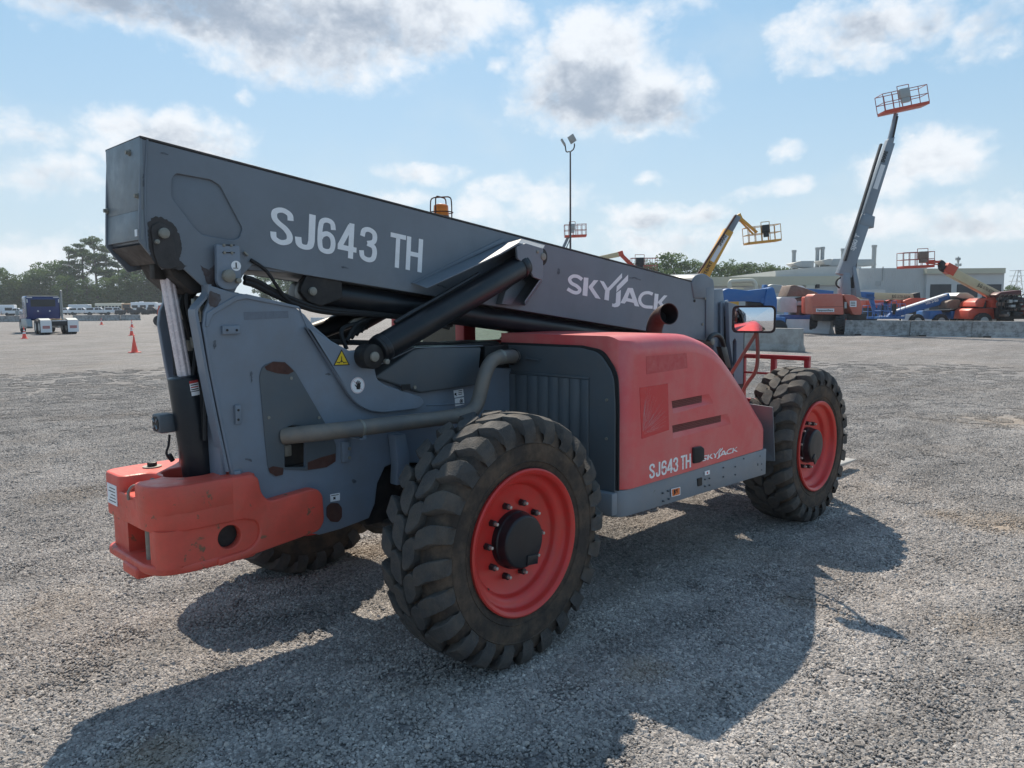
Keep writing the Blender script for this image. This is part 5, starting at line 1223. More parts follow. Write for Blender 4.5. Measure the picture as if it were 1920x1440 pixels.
# ---- trees
def leaves(b, c, rad, n, size, rr, squash=1):
    for _ in range(n):
        while True:
            v = Vector((rr.uniform(-1, 1), rr.uniform(-1, 1), rr.uniform(-1, 1)))
            if v.length <= 1 and v.length > .25+.3*rr.random(): break
        p = Vector(c)+Vector((v.x*rad[0], v.y*rad[1], v.z*rad[2]))
        u = Vector((rr.gauss(0, 1), rr.gauss(0, 1), rr.gauss(0, 1))).normalized(); w = u.orthogonal().normalized(); w = (Matrix.Rotation(rr.random()*6, 3, u) @ w)
        x = u.cross(w); s = size*rr.uniform(.6, 1.3)
        b.add([p-w*s-x*s*.5, p+w*s*.2-x*s*.6, p+w*s, p-w*.1*s+x*s*.7], [(0, 1, 2, 3)])
def tree_proto(kind, seed, h):
    rr = random.Random(seed); t = MB(); c = MB()
    r0 = h*.016+.05
    if kind == 'pine':
        bend = rr.uniform(-.4, .4)
        path = [(0, 0, 0), (bend*.3, 0, h*.35), (bend, .1, h*.7), (bend*.8, .2, h*.93)]
        t.tube(cr([Vector(p) for p in path], 4), [r0*(1-.75*i/12) for i in range(13)], 7)
        nb = 17
        for k in range(nb):
            z = h*(.42+.53*k/nb+rr.uniform(-.03, .03)); a = rr.random()*6.28; L = h*(.30-.22*(k/nb)**1.4)*rr.uniform(.55, 1.0)
            e = Vector((bend*.8+math.cos(a)*L, math.sin(a)*L, z+L*.25)); t.tube([(bend*.8, .1, z-L*.1), tuple(e*.5+Vector((bend*.4, 0, z*.5))), tuple(e)], [.09, .06, .03], 5)
            for q in range(4):
                cc = Vector((bend*.8, .1, z)).lerp(e, .45+.2*q)+Vector((rr.uniform(-.4, .4), rr.uniform(-.4, .4), rr.uniform(0, .35)))
                leaves(c, cc, (rr.uniform(.7, 1.25), rr.uniform(.7, 1.2), rr.uniform(.28, .5)), 42, .20, rr)
        leaves(c, (bend*.8, .2, h*.96), (1.1, 1.1, .7), 150, .2, rr)
    else:
        t.tube(cr([Vector(p) for p in ((0, 0, 0), (.1, 0, h*.2), (-.1, .1, h*.45), (.1, 0, h*.75))], 4), [r0*(1-.7*i/12) for i in range(13)], 7)
        nb = 20
        for k in range(nb):
            z = h*(.16+.76*(k+.5)/nb); w = h*.30*math.sin(PI*min(1, (.14+.86*(1-(k/nb)**1.5))))**.6*(1 if k < nb*.7 else .75)
            a = k*2.4+rr.uniform(-.5, .5); L = w*rr.uniform(.35, 1.0); e = Vector((math.cos(a)*L, math.sin(a)*L, z))
            t.tube([(0, 0, z-L*.6), tuple(e*.5+Vector((0, 0, z*.5-L*.1))), tuple(e)], [.08, .05, .03], 5)
            R1 = h*rr.uniform(.085, .135)
            leaves(c, e, (R1*1.2, R1*1.2, R1*.85), 150, .21, rr)
            for q in range(3):
                d_ = Vector((rr.uniform(-1, 1), rr.uniform(-1, 1), rr.uniform(-.4, .8)))*R1*1.25
                leaves(c, e+d_, (R1*.5, R1*.5, R1*.35), 40, .18, rr)
    nm = 'pine_tree' if kind == 'pine' else 'broadleaf_tree'
    root = empty(nm, (0, 0, 0)); t.build('trunk', M_TRUNK, root, fix=False); c.build('crown', M_LEAF1 if kind == 'pine' else M_LEAF2, root, smooth=False, fix=False)
    return root
protos = {'pine': [(tree_proto('pine', 11+k, 16), 16) for k in range(3)], 'broad': [(tree_proto('broad', 31+k, 12), 12) for k in range(4)]}
used = set(); tcount = 0
def place_tree(kind, px, ytop, depth, label, group, var=None, wide=1.0, par=None):
    global tcount
    tcount += 1
    f = Fr(px, depth); h = f.p(px, ytop)[2]
    k = (tcount*7) % len(protos[kind]) if var is None else var
    o, h0 = protos[kind][k]
    if (kind, k) in used: o = copy_tree(o)
    used.add((kind, k))
    o.location = f.o; s = h/h0; o.scale = (s*wide, s*wide, s); o.rotation_euler.z = random.random()*6.28
    tag(o, label, 'tree', group)
    return o
LT = 'trees behind the far left parking row'
spec = [('broad', 3, 498, 118, 'round dark tree at the far left edge of the photo, beyond the parked trucks'),
 ('broad', 28, 520, 122, 'low pale green tree left of the blue cab'),
 ('broad', 52, 512, 128, 'low tree rising over the left edge of the blue cab'),
 ('broad', 78, 500, 124, 'bushy tree just above the blue cab roof'),
 ('broad', 104, 487, 130, 'dense dark tree with rounded top above the blue cab exhaust'),
 ('pine', 135, 462, 134, 'leftmost tall pine with open flat crown'),
 ('broad', 128, 515, 120, 'lower leafy tree under the leftmost tall pine'),
 ('pine', 158, 456, 137, 'tall thin pine second from the left'),
 ('pine', 184, 443, 133, 'tallest pine with high domed crown'),
 ('pine', 204, 462, 138, 'slim pine just right of the tallest pine'),
 ('broad', 165, 522, 119, 'leafy tree at the foot of the tall pines'),
 ('broad', 205, 518, 121, 'round tree behind the white box trailer'),
 ('pine', 226, 478, 139, 'short pine next to the boom end with see-through crown'),
 ('broad', 240, 500, 124, 'leafy tree behind the cream school bus'),
 ('broad', 268, 486, 128, 'big dark tree beneath the rear end of the boom'),
 ('broad', 296, 480, 131, 'tree partly hidden by the chrome rod'),
 ('broad', 330, 490, 128, 'tree seen through the hoses of the tower'),
 ('broad', 500, 505, 130, 'leftmost tree seen through the gap under the boom'),
 ('broad', 540, 500, 126, 'tree seen in the middle of the gap under the boom'),
 ('broad', 600, 510, 128, 'tree behind the lift cylinder gap')]
for kd, px, yt, d, lab in spec: place_tree(kd, px, yt, d+118, lab, LT, wide=1.15 if kd == 'broad' else 1.0)
for k, px in enumerate((12, 42, 66, 92, 118, 148, 176, 198, 222, 254, 282, 310)):
    place_tree('broad', px, 531+(k*5) % 12, 258, ['understorey tree %s' % w for w in ('behind the far left white truck', 'behind the white pickup left of the cab', 'low behind the left half of the cab', 'low behind the right half of the cab', 'just right of the cab exhaust', 'above the first white pickup with shell', 'above the white box trailer', 'at the rear of the school bus', 'above the middle of the school bus', 'above the white motorhome', 'above the front of the motorhome', 'behind the chrome rod')][k], LT, wide=1.9)
RT_ = 'trees beyond the warehouse roof'
for k, (px, yt, d, lab) in enumerate([(1150, 500, 150, 'small tree behind the red basket of the far lift'), (1222, 487, 150, 'tree left of the tallest tree beyond the boom'), (1262, 472, 155, 'tallest round tree beyond the boom nose'), (1300, 486, 155, 'tree touching the foot of the yellow boom'), (1232, 505, 150, 'low tree filling the gap above the boom top edge'),
    (1348, 491, 160, 'first round tree right of the yellow boom'), (1380, 496, 164, 'small tree between two larger trees right of the yellow boom'), (1393, 489, 160, 'second round tree right of the yellow boom'), (1428, 492, 160, 'wide dark tree below the yellow basket'), (1448, 497, 160, 'tree below the right end of the yellow basket'), (1480, 500, 165, 'small tree beside the first roof stack'), (1465, 503, 165, 'very small tree left of the roof stack'), (1895, 533, 150, 'small tree at the right corner of the warehouse')]):
    place_tree('broad', px, yt, d, lab, RT_, wide=1.15)
for (kd, k) in [(a, b_) for a in protos for b_ in range(len(protos[a]))]:
    if (kd, k) not in used:
        r_ = protos[kd][k][0]
        for ch in list(r_.children): bpy.data.objects.remove(ch)
        bpy.data.objects.remove(r_)

# ---- concrete barriers
def barrier(px0, px1, pyb0, pyb1, label, m_, group=None, hgt=.81):
    x0, y0 = Z(px0, pyb0, 0); x1, y1 = Z(px1, pyb1, 0)
    a = Vector((x0, y0, 0)); c_ = Vector((x1, y1, 0)); d = c_-a; L = d.length; rz = math.atan2(d.y, d.x)
    root = None
    b = MB(); w = .30
    pr = [(-w, 0), (w, 0), (w, .10), (w*.55, .28), (w*.38, hgt), (-w*.38, hgt), (-w*.55, .28), (-w, .10)]
    b.prism(pr, 0, L, 'x')
    o = b.build('concrete_barrier', m_, None, bevel=.02)
    o.location = a; o.rotation_euler = (0, 0, rz); tag(o, label, 'barrier', group)
    return o
# right long row in three pieces, white forklift pockets and dark recesses low down
GB = 'concrete barriers on the right of the yard'
def pockets(o, L, n=2):
    for k in range(n):
        x = L*(k+.5)/n
        b = MB(); b.box(x-.9, x+.9, -.306, -.290, .0, .05); b.build('base_chip', M_CONCW, o)
        b = MB(); b.box(x-1.25, x-.92, -.304, -.285, .0, .07); b.build('drain_slot', M_DARK, o)
o = barrier(1585, 1706, 628, 630, 'long stained barrier section nearest the orange lift base', M_CONC2, GB); pockets(o, 3.6, 1)
o = barrier(1707.5, 1822, 630, 632, 'middle stained barrier section in front of the blue lift', M_CONC2, GB); pockets(o, 3.4, 1)
o = barrier(1823.5, 1960, 632, 635, 'stained barrier section at the right edge of the photo', M_CONC2, GB); pockets(o, 3.6, 1)
barrier(1452, 1559, 623, 626, 'short pale barrier beside the big tyre of the orange lift', M_CONCW, GB)
barrier(1385, 1503, 655, 660, 'nearest plain barrier right behind the wing mirror', M_CONC, GB, .86)
for k, (p0, p1) in enumerate(((1690, 1711), (1730, 1753), (1769, 1789), (1806, 1826), (1850, 1862))):
    barrier(p0, p1, 610, 610, ['%s white barrier end showing above the stained barriers' % w for w in ('first from left small', 'second from left small', 'third from left small', 'fourth from left small', 'rightmost tiny')][k], M_CONCW, 'white barrier ends behind the long row', .84)
GL_ = 'low barriers far left'
barrier(-60, 47, 604, 603.5, 'brownish low barrier at the left edge left of the blue truck', M_CONC2, GL_)
barrier(138, 186, 602, 601.7, 'low grey barrier just right of the blue truck', M_CONC2, GL_)
barrier(187, 226, 601.6, 601, 'low grey barrier in the middle behind the far cone', M_CONC2, GL_)
barrier(227, 263, 601, 600.3, 'low grey barrier ending left of the chrome rod', M_CONC2, GL_)
barrier(585, 640, 612, 613, 'pale concrete barrier seen in the gap behind the tower', M_CONCW, GL_)

# ---- traffic cones
def cone_():
    r = empty('traffic_cone', (0, 0, 0))
    b = MB(); b.lathe([(.13, .03), (.105, .16), (.08, .30)], (0, 0, 0), 'z', 20); b.lathe([(.063, .40), (.052, .46)], (0, 0, 0), 'z', 20); b.lathe([(.04, .54), (.025, .66), (.022, .71), (0, .71)], (0, 0, 0), 'z', 20); b.lathe([(.08, .30), (.063, .40)], (0, 0, 0), 'z', 20)
    b.lathe([(.052, .46), (.04, .54)], (0, 0, 0), 'z', 20)
    b.build('cone_body', M_CONE, r); b = MB(); b.box(-.18, .18, -.18, .18, 0, .03); b.build('cone_base', M_CONE, r, bevel=.01)
    return r
c0 = cone_(); GC = 'orange traffic cones on the gravel'
cones = [(252.5, 661, 'nearest and largest plain orange traffic cone'), (247, 629, 'orange cone with two white bands right behind the largest cone'), (247.5, 614, 'small orange cone farthest back in the line of three'), (190.5, 609, 'orange cone with white tip standing alone in front of the parked pickups'), (46, 635, 'orange cone with white bands left of the blue truck')]
for k, (px, py, lab) in enumerate(cones):
    o = c0 if k == 0 else copy_tree(c0)
    x, y = Z(px, py, 0); o.location = (x, y, 0); o.rotation_euler.z = .4+k; tag(o, lab, 'traffic cone', GC)
    if k > 0:
        for (r0_, z0_, r1_, z1_) in ((.0815, .30, .0645, .40), (.0535, .46, .0415, .54)):
            b = MB(); b.lathe([(r0_, z0_), (r1_, z1_)], (0, 0, 0), 'z', 20); b.build('white_band', M_CONEW, o)

# ---- semi truck seen from behind
def wheel2(b, x, y, r, w, n=24):  # axis along y... in local frame axis given by w sign
    pass
f = Fr(100, 55, 600)
TR = f.root('semi_truck', 'dark blue day-cab semi truck seen from behind with white mud flaps and bare fifth wheel', 'truck'); TR.rotation_euler.z = f.rz+.72
b = MB(); b.box(-1.12, 1.12, 3.2, 4.8, .95, 2.75); cab_ = b.build('cab', M_NAVY, TR, bevel=.16, seg=4)
b = MB(); b.box(-1.02, 1.02, 4.7, 6.9, .9, 1.75); b.build('bonnet', M_NAVY, cab_, bevel=.15, seg=3)
b = MB(); b.box(-.80, .80, 3.185, 3.21, 1.95, 2.48); b.build('rear_window', M_TINT, cab_)
b = MB(); b.tube([(-1.12, 3.2, 1.2), (-1.12, 3.18, 2.55), (-.98, 3.18, 2.72), (.98, 3.18, 2.72), (1.12, 3.18, 2.55), (1.12, 3.2, 1.2)], .028, 8); b.build('cab_edge_trim', M_STEELG, cab_)
for x in (-.85, .85): b = MB(); b.box(x-.17, x+.17, 3.15, 3.19, 2.60, 2.65); b.build('roof_marker', M_WHT, cab_)
for x in (-1.02, 1.02): b = MB(); b.box(x-.03, x+.03, 3.15, 3.19, 2.25, 2.5); b.build('side_marker', M_WHT, cab_)
for x in (-.36, .40): b = MB(); b.prism([(x-.07, 1.62), (x, 1.69), (x+.07, 1.62), (x, 1.55)], 3.17, 3.19); b.build('diamond_placard', M_WHT, cab_)
b = MB(); b.tube([(1.22, 3.3, .9), (1.22, 3.3, 2.6), (1.24, 3.25, 2.95), (1.20, 3.1, 3.15)], .075, 12); b.build('exhaust_stack', M_STEELG, TR)
b = MB(); b.box(-.42, -.30, -1.9, 4.5, .70, .92); b.box(.30, .42, -1.9, 4.5, .70, .92); b.box(-.45, .45, -1.95, -1.85, .60, .95); b.box(-.3, .3, -.5, 2.8, .65, .8); b.build('chassis_rails', M_MACH, TR, bevel=.02)
b = MB(); b.box(-.45, .45, -1.98, -1.94, .93, .98); b.build('frame_end_light', M_WHT, TR)
b = MB(); b.cyl((0, .1, .98), (0, .1, 1.06), .55, .52, 28); b.box(-.09, .09, -.7, .1, .96, 1.075); b.build('fifth_wheel', mat('rusty_tan_plate', (.45, .30, .18), .7), TR)
for (yw_, xs_) in ((0, (-1.0, -.66, .66, 1.0)), (-1.3, (-1.0, -.66, .66, 1.0)), (5.9, (-.98, .98))):
    for x in xs_:
        b = MB(); b.cyl((x-.14, yw_, .52), (x+.14, yw_, .52), .52, .52, 28); w_ = b.build('wheel', M_TYR2, TR, bevel=.03)
        b = MB(); b.cyl((x-.145, yw_, .52), (x+.145, yw_, .52), .27, .27, 20); b.build('rim', M_STEELG, w_)
for x in (-1, 1):
    b = MB(); b.box(x*.83-.34, x*.83+.34, -2.02, -2.0, .16, .98); mf = b.build('mud_flap', M_WHT, TR)
    b = MB(); b.box(x*.83-.22, x*.83+.22, -2.03, -2.021, .42, .62); b.build('flap_print', mat('flap_print_red', (.45, .20, .20), .5), mf)
    b = MB(); b.prism([(-2.0, 1.0), (-1.3, 1.13), (-.6, 1.10), (-.6, 1.07), (-1.3, 1.10), (-2.0, .97)], x*.83-.32, x*.83+.32, 'x'); b.build('fender', M_STEELG, TR)
    b = MB(); b.box(x*1.0-.2, x*1.0+.2, 3.0, 4.9, .35, .95); b.build('side_step', M_STEELG, TR, bevel=.03)
b = MB(); b.prism([(2.0, .5), (4.6, .5), (4.6, 1.05), (2.6, 1.05)], -1.28, -.95, 'x'); b.build('side_fairing', M_STEELG, TR, bevel=.04)
b = MB(); b.tube([(-1.2, 3.1, 1.5), (-1.6, 3.6, 1.35), (-1.62, 3.6, 1.7), (-1.2, 3.3, 1.9)], .03, 6); b.box(-1.75, -1.55, 3.5, 3.62, 1.3, 1.65); b.build('wing_mirror', M_STEELG, TR, bevel=.02)

# ---- parked row on the left: pickups, trailer, bus, motorhome
def pickup(shell=False, col=None, nm='pickup_truck'):
    col = col or M_WHT; r = empty(nm, (0, 0, 0))
    b = MB(); b.prism(rnd([(-2.75, .55), (2.75, .55), (2.8, .95), (2.65, 1.15), (1.35, 1.20), (-2.8, 1.18), (-2.85, .8)], .08, 3), -.92, .92, 'y'); body = b.build('body', col, r, bevel=.06)
    top = [(-.75, 1.15), (-.55, 1.85), (.65, 1.88), (1.45, 1.18)] if not shell else [(-2.65, 1.15), (-2.6, 1.82), (.65, 1.90), (1.45, 1.18)]
    b = MB(); b.prism(rnd(top, .08, 3), -.82, .82, 'y', [(x*.97, z) for x, z in rnd(top, .08, 3)]); b.build('cab', col, r, bevel=.05)
    for sg in (-1, 1):
        for (x0, x1, x2, x3) in ([(-.6, -.5, .25, .25), (.35, .35, .62, 1.1)]+([(-2.4, -2.4, -.9, -.9)] if shell else [])):
            b = MB(); b.prism([(x0, 1.28), (x1, 1.72), (x2, 1.74), (x3, 1.28)], sg*.815, sg*.86, 'y'); b.build('side_window', M_TINT, r)
    b = MB(); b.prism([(-.72, .0), (.72, .0), (.62, .52), (-.62, .52)], 0, .02, 'x'); b.v = [(1.40-v[2]*1.35+v[0], v[1], 1.25+v[2]) for v in b.v]; b.build('windscreen', M_TINT, r)
    for x in (-1.75, 1.8):
        for sg in (-1, 1):
            b = MB(); b.cyl((x, sg*.70, .39), (x, sg*.95, .39), .39, .39, 20); b.build('wheel', M_TYR2, r, bevel=.02)
    b = MB(); b.box(2.74, 2.84, -.85, -.6, .8, 1.0); b.build('headlight', M_TINT, r); b = MB(); b.box(2.74, 2.84, .6, .85, .8, 1.0); b.build('headlight', M_TINT, r)
    b = MB(); b.box(-2.88, -2.82, -.9, -.75, .8, 1.1); b.box(-2.88, -2.82, .75, .9, .8, 1.1); b.build('tail_lights', M_ORANGE2, r)
    return r
GV = 'vehicles parked in the far left row'
pk = pickup(); ps = pickup(True)
rows = [(ps, 151, 196, .35, 'white pickup with a bed shell, first right of the blue truck', None), (ps, 183, 194, .35, 'white pickup with a bed shell, second right of the blue truck', None),
        (pk, 29, 190, .4, 'white pickup at the left near the edge of the photo', None), (pk, 203, 201, .6, 'white pickup parked in front of the school bus', None), (pk, 126, 199, -.4, 'white pickup half hidden behind the blue truck', None),
        (ps, 217, 195, .5, 'white sport utility vehicle with shell in front of the bus nose', None)]
first = set()
for o, px, d, da, lab, _ in rows:
    c_ = o if id(o) not in first else copy_tree(o); first.add(id(o)); ff = Fr(px, d); c_.location = ff.o; c_.rotation_euler = (0, 0, ff.rz+da); tag(c_, lab, 'pickup', GV)
for px, d, da, lab in ((240, 190, .2, 'dark pickup in front of the motorhome, left one'), (262, 190, .3, 'dark pickup in front of the motorhome, middle one'), (283, 192, .1, 'dark pickup in front of the motorhome, right one')):
    o = pickup(False, M_MACH); ff = Fr(px, d); o.location = ff.o; o.rotation_euler = (0, 0, ff.rz+da); tag(o, lab, 'pickup', GV)
def boxveh(name, lab, cat, px, d, da, L, Wd, H, z0, col, win=None, extra=None):
    ff = Fr(px, d); r = ff.root(name, lab, cat, GV); r.rotation_euler.z = ff.rz+da
    b = MB(); b.box(-L/2, L/2, -Wd/2, Wd/2, z0, H); b.build('body', col, r, bevel=.18, seg=3)
    if win:
        n, z1, z2 = win
        for k in range(n): x = -L/2+L*(k+.5)/n; b = MB(); b.box(x-L/n*.36, x+L/n*.36, -Wd/2-.02, -Wd/2+.02, z1, z2); b.build('window', M_TINT, r)
    for x in (-L*.32, L*.32):
        for sg in (-1, 1): b = MB(); b.cyl((x, sg*(Wd/2-.3), .48), (x, sg*(Wd/2-.02), .48), .48, .48, 20); b.build('wheel', M_TYR2, r)
    return r
boxveh('box_trailer', 'plain white box trailer behind the parked pickups', 'trailer', 150, 215, .1, 5.4, 2.3, 2.75, .8, mat('trailer_white', (.62, .66, .70), .5))
r = boxveh('school_bus', 'long cream bus with a row of dark windows behind the pickups', 'bus', 206, 218, .12, 7.2, 2.4, 3.05, .7, M_BUS, (8, 1.6, 2.3))
b = MB(); b.box(3.5, 6.2, -1.15, 1.15, .7, 2.95); nose = b.build('front_end', M_BUSO, r, bevel=.2); b = MB(); b.box(3.9, 5.8, -1.19, -1.16, 1.6, 2.6); b.build('windscreen', M_TINT, r); b = MB(); b.box(6.1, 7.0, -.9, .9, .7, 1.6); b.build('bonnet', M_BUSO, r, bevel=.1)
r = boxveh('motorhome', 'white motorhome with roof vents right of the bus', 'motorhome', 271, 210, .1, 6.4, 2.4, 3.2, .7, M_WHT, (3, 1.6, 2.4))
b = MB(); b.box(1.5, 3.0, -1.23, -1.20, 1.3, 2.5); b.build('windscreen', M_TINT, r); b = MB(); b.box(-1.2, -.3, -.4, .5, 3.08, 3.4); b.build('roof_vent', M_WHT, r, bevel=.06); b = MB(); b.box(-2.3, -1.9, -.4, .5, 3.08, 3.3); b.build('roof_vent', M_WHT, r, bevel=.06)
r = boxveh('motorhome', 'white motorhome cut off behind the chrome rod', 'motorhome', 300, 216, .1, 5, 2.4, 3.0, .7, M_WHT, (3, 1.7, 2.3))
r = boxveh('box_truck', 'white box truck cut by the left edge of the photo', 'truck', 6, 190, .3, 5.4, 2.2, 2.7, .6, M_WHT, None); b = MB(); b.box(.6, 2.2, -1.13, -1.09, 1.3, 2.0); b.build('side_window', M_TINT, r)
# partly hidden red machine at the chrome rod
f = Fr(308, 75, 600)
r = f.root('wheel_loader', 'red and tan wheeled loader half hidden behind the chrome rod', 'loader')
b = MB(); b.prism(rnd([f.xz(298, 602), f.xz(298, 594), f.xz(312, 590), f.xz(345, 590), f.xz(345, 604)], .05, 3), -.6, .8); b.build('fender', M_CREAM, r, bevel=.05)
b = MB(); b.prism(rnd([f.xz(297, 592), f.xz(299, 576), f.xz(306, 570), f.xz(340, 570), f.xz(340, 592)], .2, 3), -.4, .8); b.build('engine_hood', M_ORANGE2, r, bevel=.05)
q = f.xz(303, 604); b = MB(); b.cyl((q[0], -.7, .52), (q[0], -.2, .52), .52, .52, 28); b.build('wheel', M_TYR2, r, bevel=.04)
q = f.xz(338, 604); b = MB(); b.cyl((q[0], -.7, .52), (q[0], -.2, .52), .52, .52, 28); b.build('wheel', M_TYR2, r, bevel=.04)

# ---- warehouse
BD = 105
f = Fr(1650, BD, 590)
wh = f.root('warehouse', 'long grey metal warehouse with cream fascia and dark dock doors on the right horizon', 'building')
def wbox(name, x0, x1, ytop, m_, y0, y1, zb=0, par=None, zt=None):
    a = f.xz(x0, ytop, y0); c_ = f.xz(x1, ytop, y0)
    b = MB(); b.box(a[0], c_[0], y0, y1, zb, zt if zt else (a[1]+c_[1])/2); return b.build(name, m_, par or wh)
zt1 = f.xz(1800, 504)[1]
wbox('left_wing', 1150, 1600, 520, M_WALLG, 2, 30)
wbox('left_fascia', 1150, 1600, 519, M_WALLC, 1.6, 30.2, zb=f.xz(1400, 536, 1.6)[1])
wbox('middle_wall', 1610, 1738, 502.5, M_WALLG, 0, 30)
b = MB(); zA = f.xz(1452, 508, 4)[1]; zB = f.xz(1540, 500, 4)[1]; xA = f.xz(1452, 508, 4)[0]; xB = f.xz(1540, 500, 4)[0]; xC = f.xz(1612, 500, 4)[0]
b.prism([(xA, 0), (xC, 0), (xC, zB), (xB, zB), (xA, zA)], 3.5, 30); b.build('gable_wall', M_WALLG, wh)
wr = wbox('right_wing', 1738.6, 1884, 503.5, M_WALLG, -.5, 30)
wbox('right_fascia', 1738, 1886, 503, M_WALLC, -.9, 30.2, zb=f.xz(1800, 513, -.9)[1])
for (x0, x1) in ((1745, 1784), (1795, 1834), (1843, 1878)): wbox('dock_door', x0, x1, 533, M_DOOR, -.56, -.45)
wbox('downpipe', 1655.5, 1657, 500, M_STEELG, -.15, 0, zb=f.xz(1656, 526)[1]); wbox('wall_vent', 1642, 1650, 527, M_STEELG, -.1, 0, zb=f.xz(1646, 535)[1])
wbox('low_annex', 1610, 1660, 543, M_WALLG, -4, 0)
wbox('wall_vent', 1512, 1528, 535, M_DUCT, 1.3, 2, zb=f.xz(1520, 541)[1]); wbox('wall_vent', 1531, 1537, 533, M_MACH, 1.3, 2, zb=f.xz(1534, 540)[1])
b = MB(); xx = f.xz(1610, 503)[0]
for k in range(36): 
    x = xx+(f.xz(1738, 503)[0]-xx)*k/36; b.box(x-.03, x+.03, -.06, 0, 0, f.xz(1700, 503.5)[1])
b.build('wall_ribs', M_WALLG, wh)
for (x0, x1, yt) in ((1485, 1493, 469), (1529, 1537, 464), (1538.5, 1546.5, 463), (1577, 1586, 466), (1635, 1644, 459.5)):
    a, c_ = f.xz(x0, yt, 12), f.xz(x1, yt, 12); r_ = (c_[0]-a[0])/2; cx_ = (c_[0]+a[0])/2
    b = MB(); b.cyl((cx_, 12, 5), (cx_, 12, a[1]), r_*.88, r_*.88, 20); b.cyl((cx_, 12, a[1]-.35), (cx_, 12, a[1]), r_*1.08, r_*1.08, 20); b.cyl((cx_, 12, a[1]-3.0), (cx_, 12, a[1]-2.8), r_*1.05, r_*1.05, 20); b.build('roof_stack', M_STEELG, wh, ang=30)
for (x0, x1, yt, yb) in ((1490, 1521, 490, 502), (1550, 1576, 486, 499), (1587, 1632, 487, 499)):
    a, c_ = f.xz(x0, yt, 10), f.xz(x1, yb, 10); b = MB(); b.prism([(a[0], c_[1]), (c_[0], c_[1]), (c_[0], a[1]), (a[0]+.5, a[1])], 9, 12); b.build('roof_duct', M_STEELG, wh, bevel=.03)
for (x0, xt, yt, yb) in ((1484, 1500, 491, 499), (1537, 1556, 486, 497)):
    b = MB(); b.prism([f.xz(x0, yt+3, 9.5), f.xz(xt-6, yt, 9.5), f.xz(xt, yt, 9.5), f.xz(xt, yb, 9.5), f.xz(x0+8, yb, 9.5)], 8.8, 12); b.build('duct_hood', M_STEELG, wh)
pp = [f.p(1369, 552, 0), f.p(1368, 535, 0), f.p(1370, 528, 0), f.p(1378, 527, 0), f.p(1405, 526, 0), f.p(1413, 528, 0), f.p(1417, 536, 0), f.p(1417, 552, 0)]
b = MB(); b.tube(cr([Vector(p) for p in pp], 4), .30, 14); b.build('outside_duct', M_DUCT, wh)
wbox('antenna_mast', 1797.3, 1798.7, 481, M_STEELG, 20, 20.2)
for (px, py) in ((1795, 483), (1800.5, 483), (1794, 494), (1802, 494), (1798, 487)): wbox('antenna', px-1, px+1, py, M_STEELG, 19.9, 20.3, zb=f.xz(px, py+5, 20)[1])
# transmission tower
f2 = Fr(1908, 420, 570); tw_ = f2.root('transmission_tower', 'distant steel lattice power tower on the right horizon', 'power tower')
b = MB(); zt_ = f2.xz(1908, 506)[1]
for sg in (-1, 1):
    b.tube([(sg*4, 0, 0), (sg*1.6, 0, zt_*.6), (sg*.5, 0, zt_)], .16, 4); b.tube([(sg*4, 6, 0), (sg*1.6, 4, zt_*.6), (sg*.5, 2, zt_)], .16, 4)
for k in range(7): z0_, z1_ = zt_*k/7, zt_*(k+1)/7; w0, w1 = 4-3.5*k/7, 4-3.5*(k+1)/7; b.cyl((-w0, 0, z0_), (w1, 0, z1_), .1, .1, 4); b.cyl((w0, 0, z0_), (-w1, 0, z1_), .1, .1, 4)
for z_ in (.98, .82, .66): b.cyl((-5.5, 0, zt_*z_), (5.5, 0, zt_*z_), .14, .14, 4)
b.build('lattice', M_STEELG, tw_)

# ---- floodlight mast
f = Fr(1069.5, 56, 600); fm = f.root('floodlight_mast', 'tall thin dark mast with two floodlight heads on curved arms', 'floodlight mast')
zt_ = f.xz(1068, 284)[1]
b = MB(); b.tube([(0, 0, 0), (0, 0, zt_*.6), (0, 0, zt_)], [.09, .07, .055], 10); b.build('pole', mat('mast_paint', (.06, .045, .05), .5), fm)
for (arm_, hd) in ((((1068, 284), (1062, 284.5), (1060.5, 278), (1059.5, 272)), ((1059.5, 272.5), (1052.5, 261))), (((1070, 284), (1075, 280), (1077, 274), (1077, 269)), ((1076, 267), (1069, 254)))):
    b = MB(); b.tube(cr([Vector(f.p(*p)) for p in arm_], 4), .045, 8); ar = b.build('curved_arm', M_MACH, fm)
    a, c_ = Vector(f.p(*hd[0])), Vector(f.p(*hd[1])); d = (c_-a); n_ = Vector((-d.z, 0, d.x)).normalized(); s_ = Vector((0, 1, 0)) if hd[0][0] < 1065 else (Vector((0, .6, 0))+n_*.8).normalized()
    wv = s_*.20 if hd[0][0] < 1065 else s_*.22
    t_ = n_*.06; b = MB(); v8 = [a-wv-t_, a+wv-t_, c_+wv-t_, c_-wv-t_, a-wv+t_, a+wv+t_, c_+wv+t_, c_-wv+t_]; b.add(v8, [(0, 1, 2, 3), (4, 7, 6, 5), (0, 4, 5, 1), (1, 5, 6, 2), (2, 6, 7, 3), (3, 7, 4, 0)]); b.build('lamp_head', M_STEELG, fm, bevel=.015)

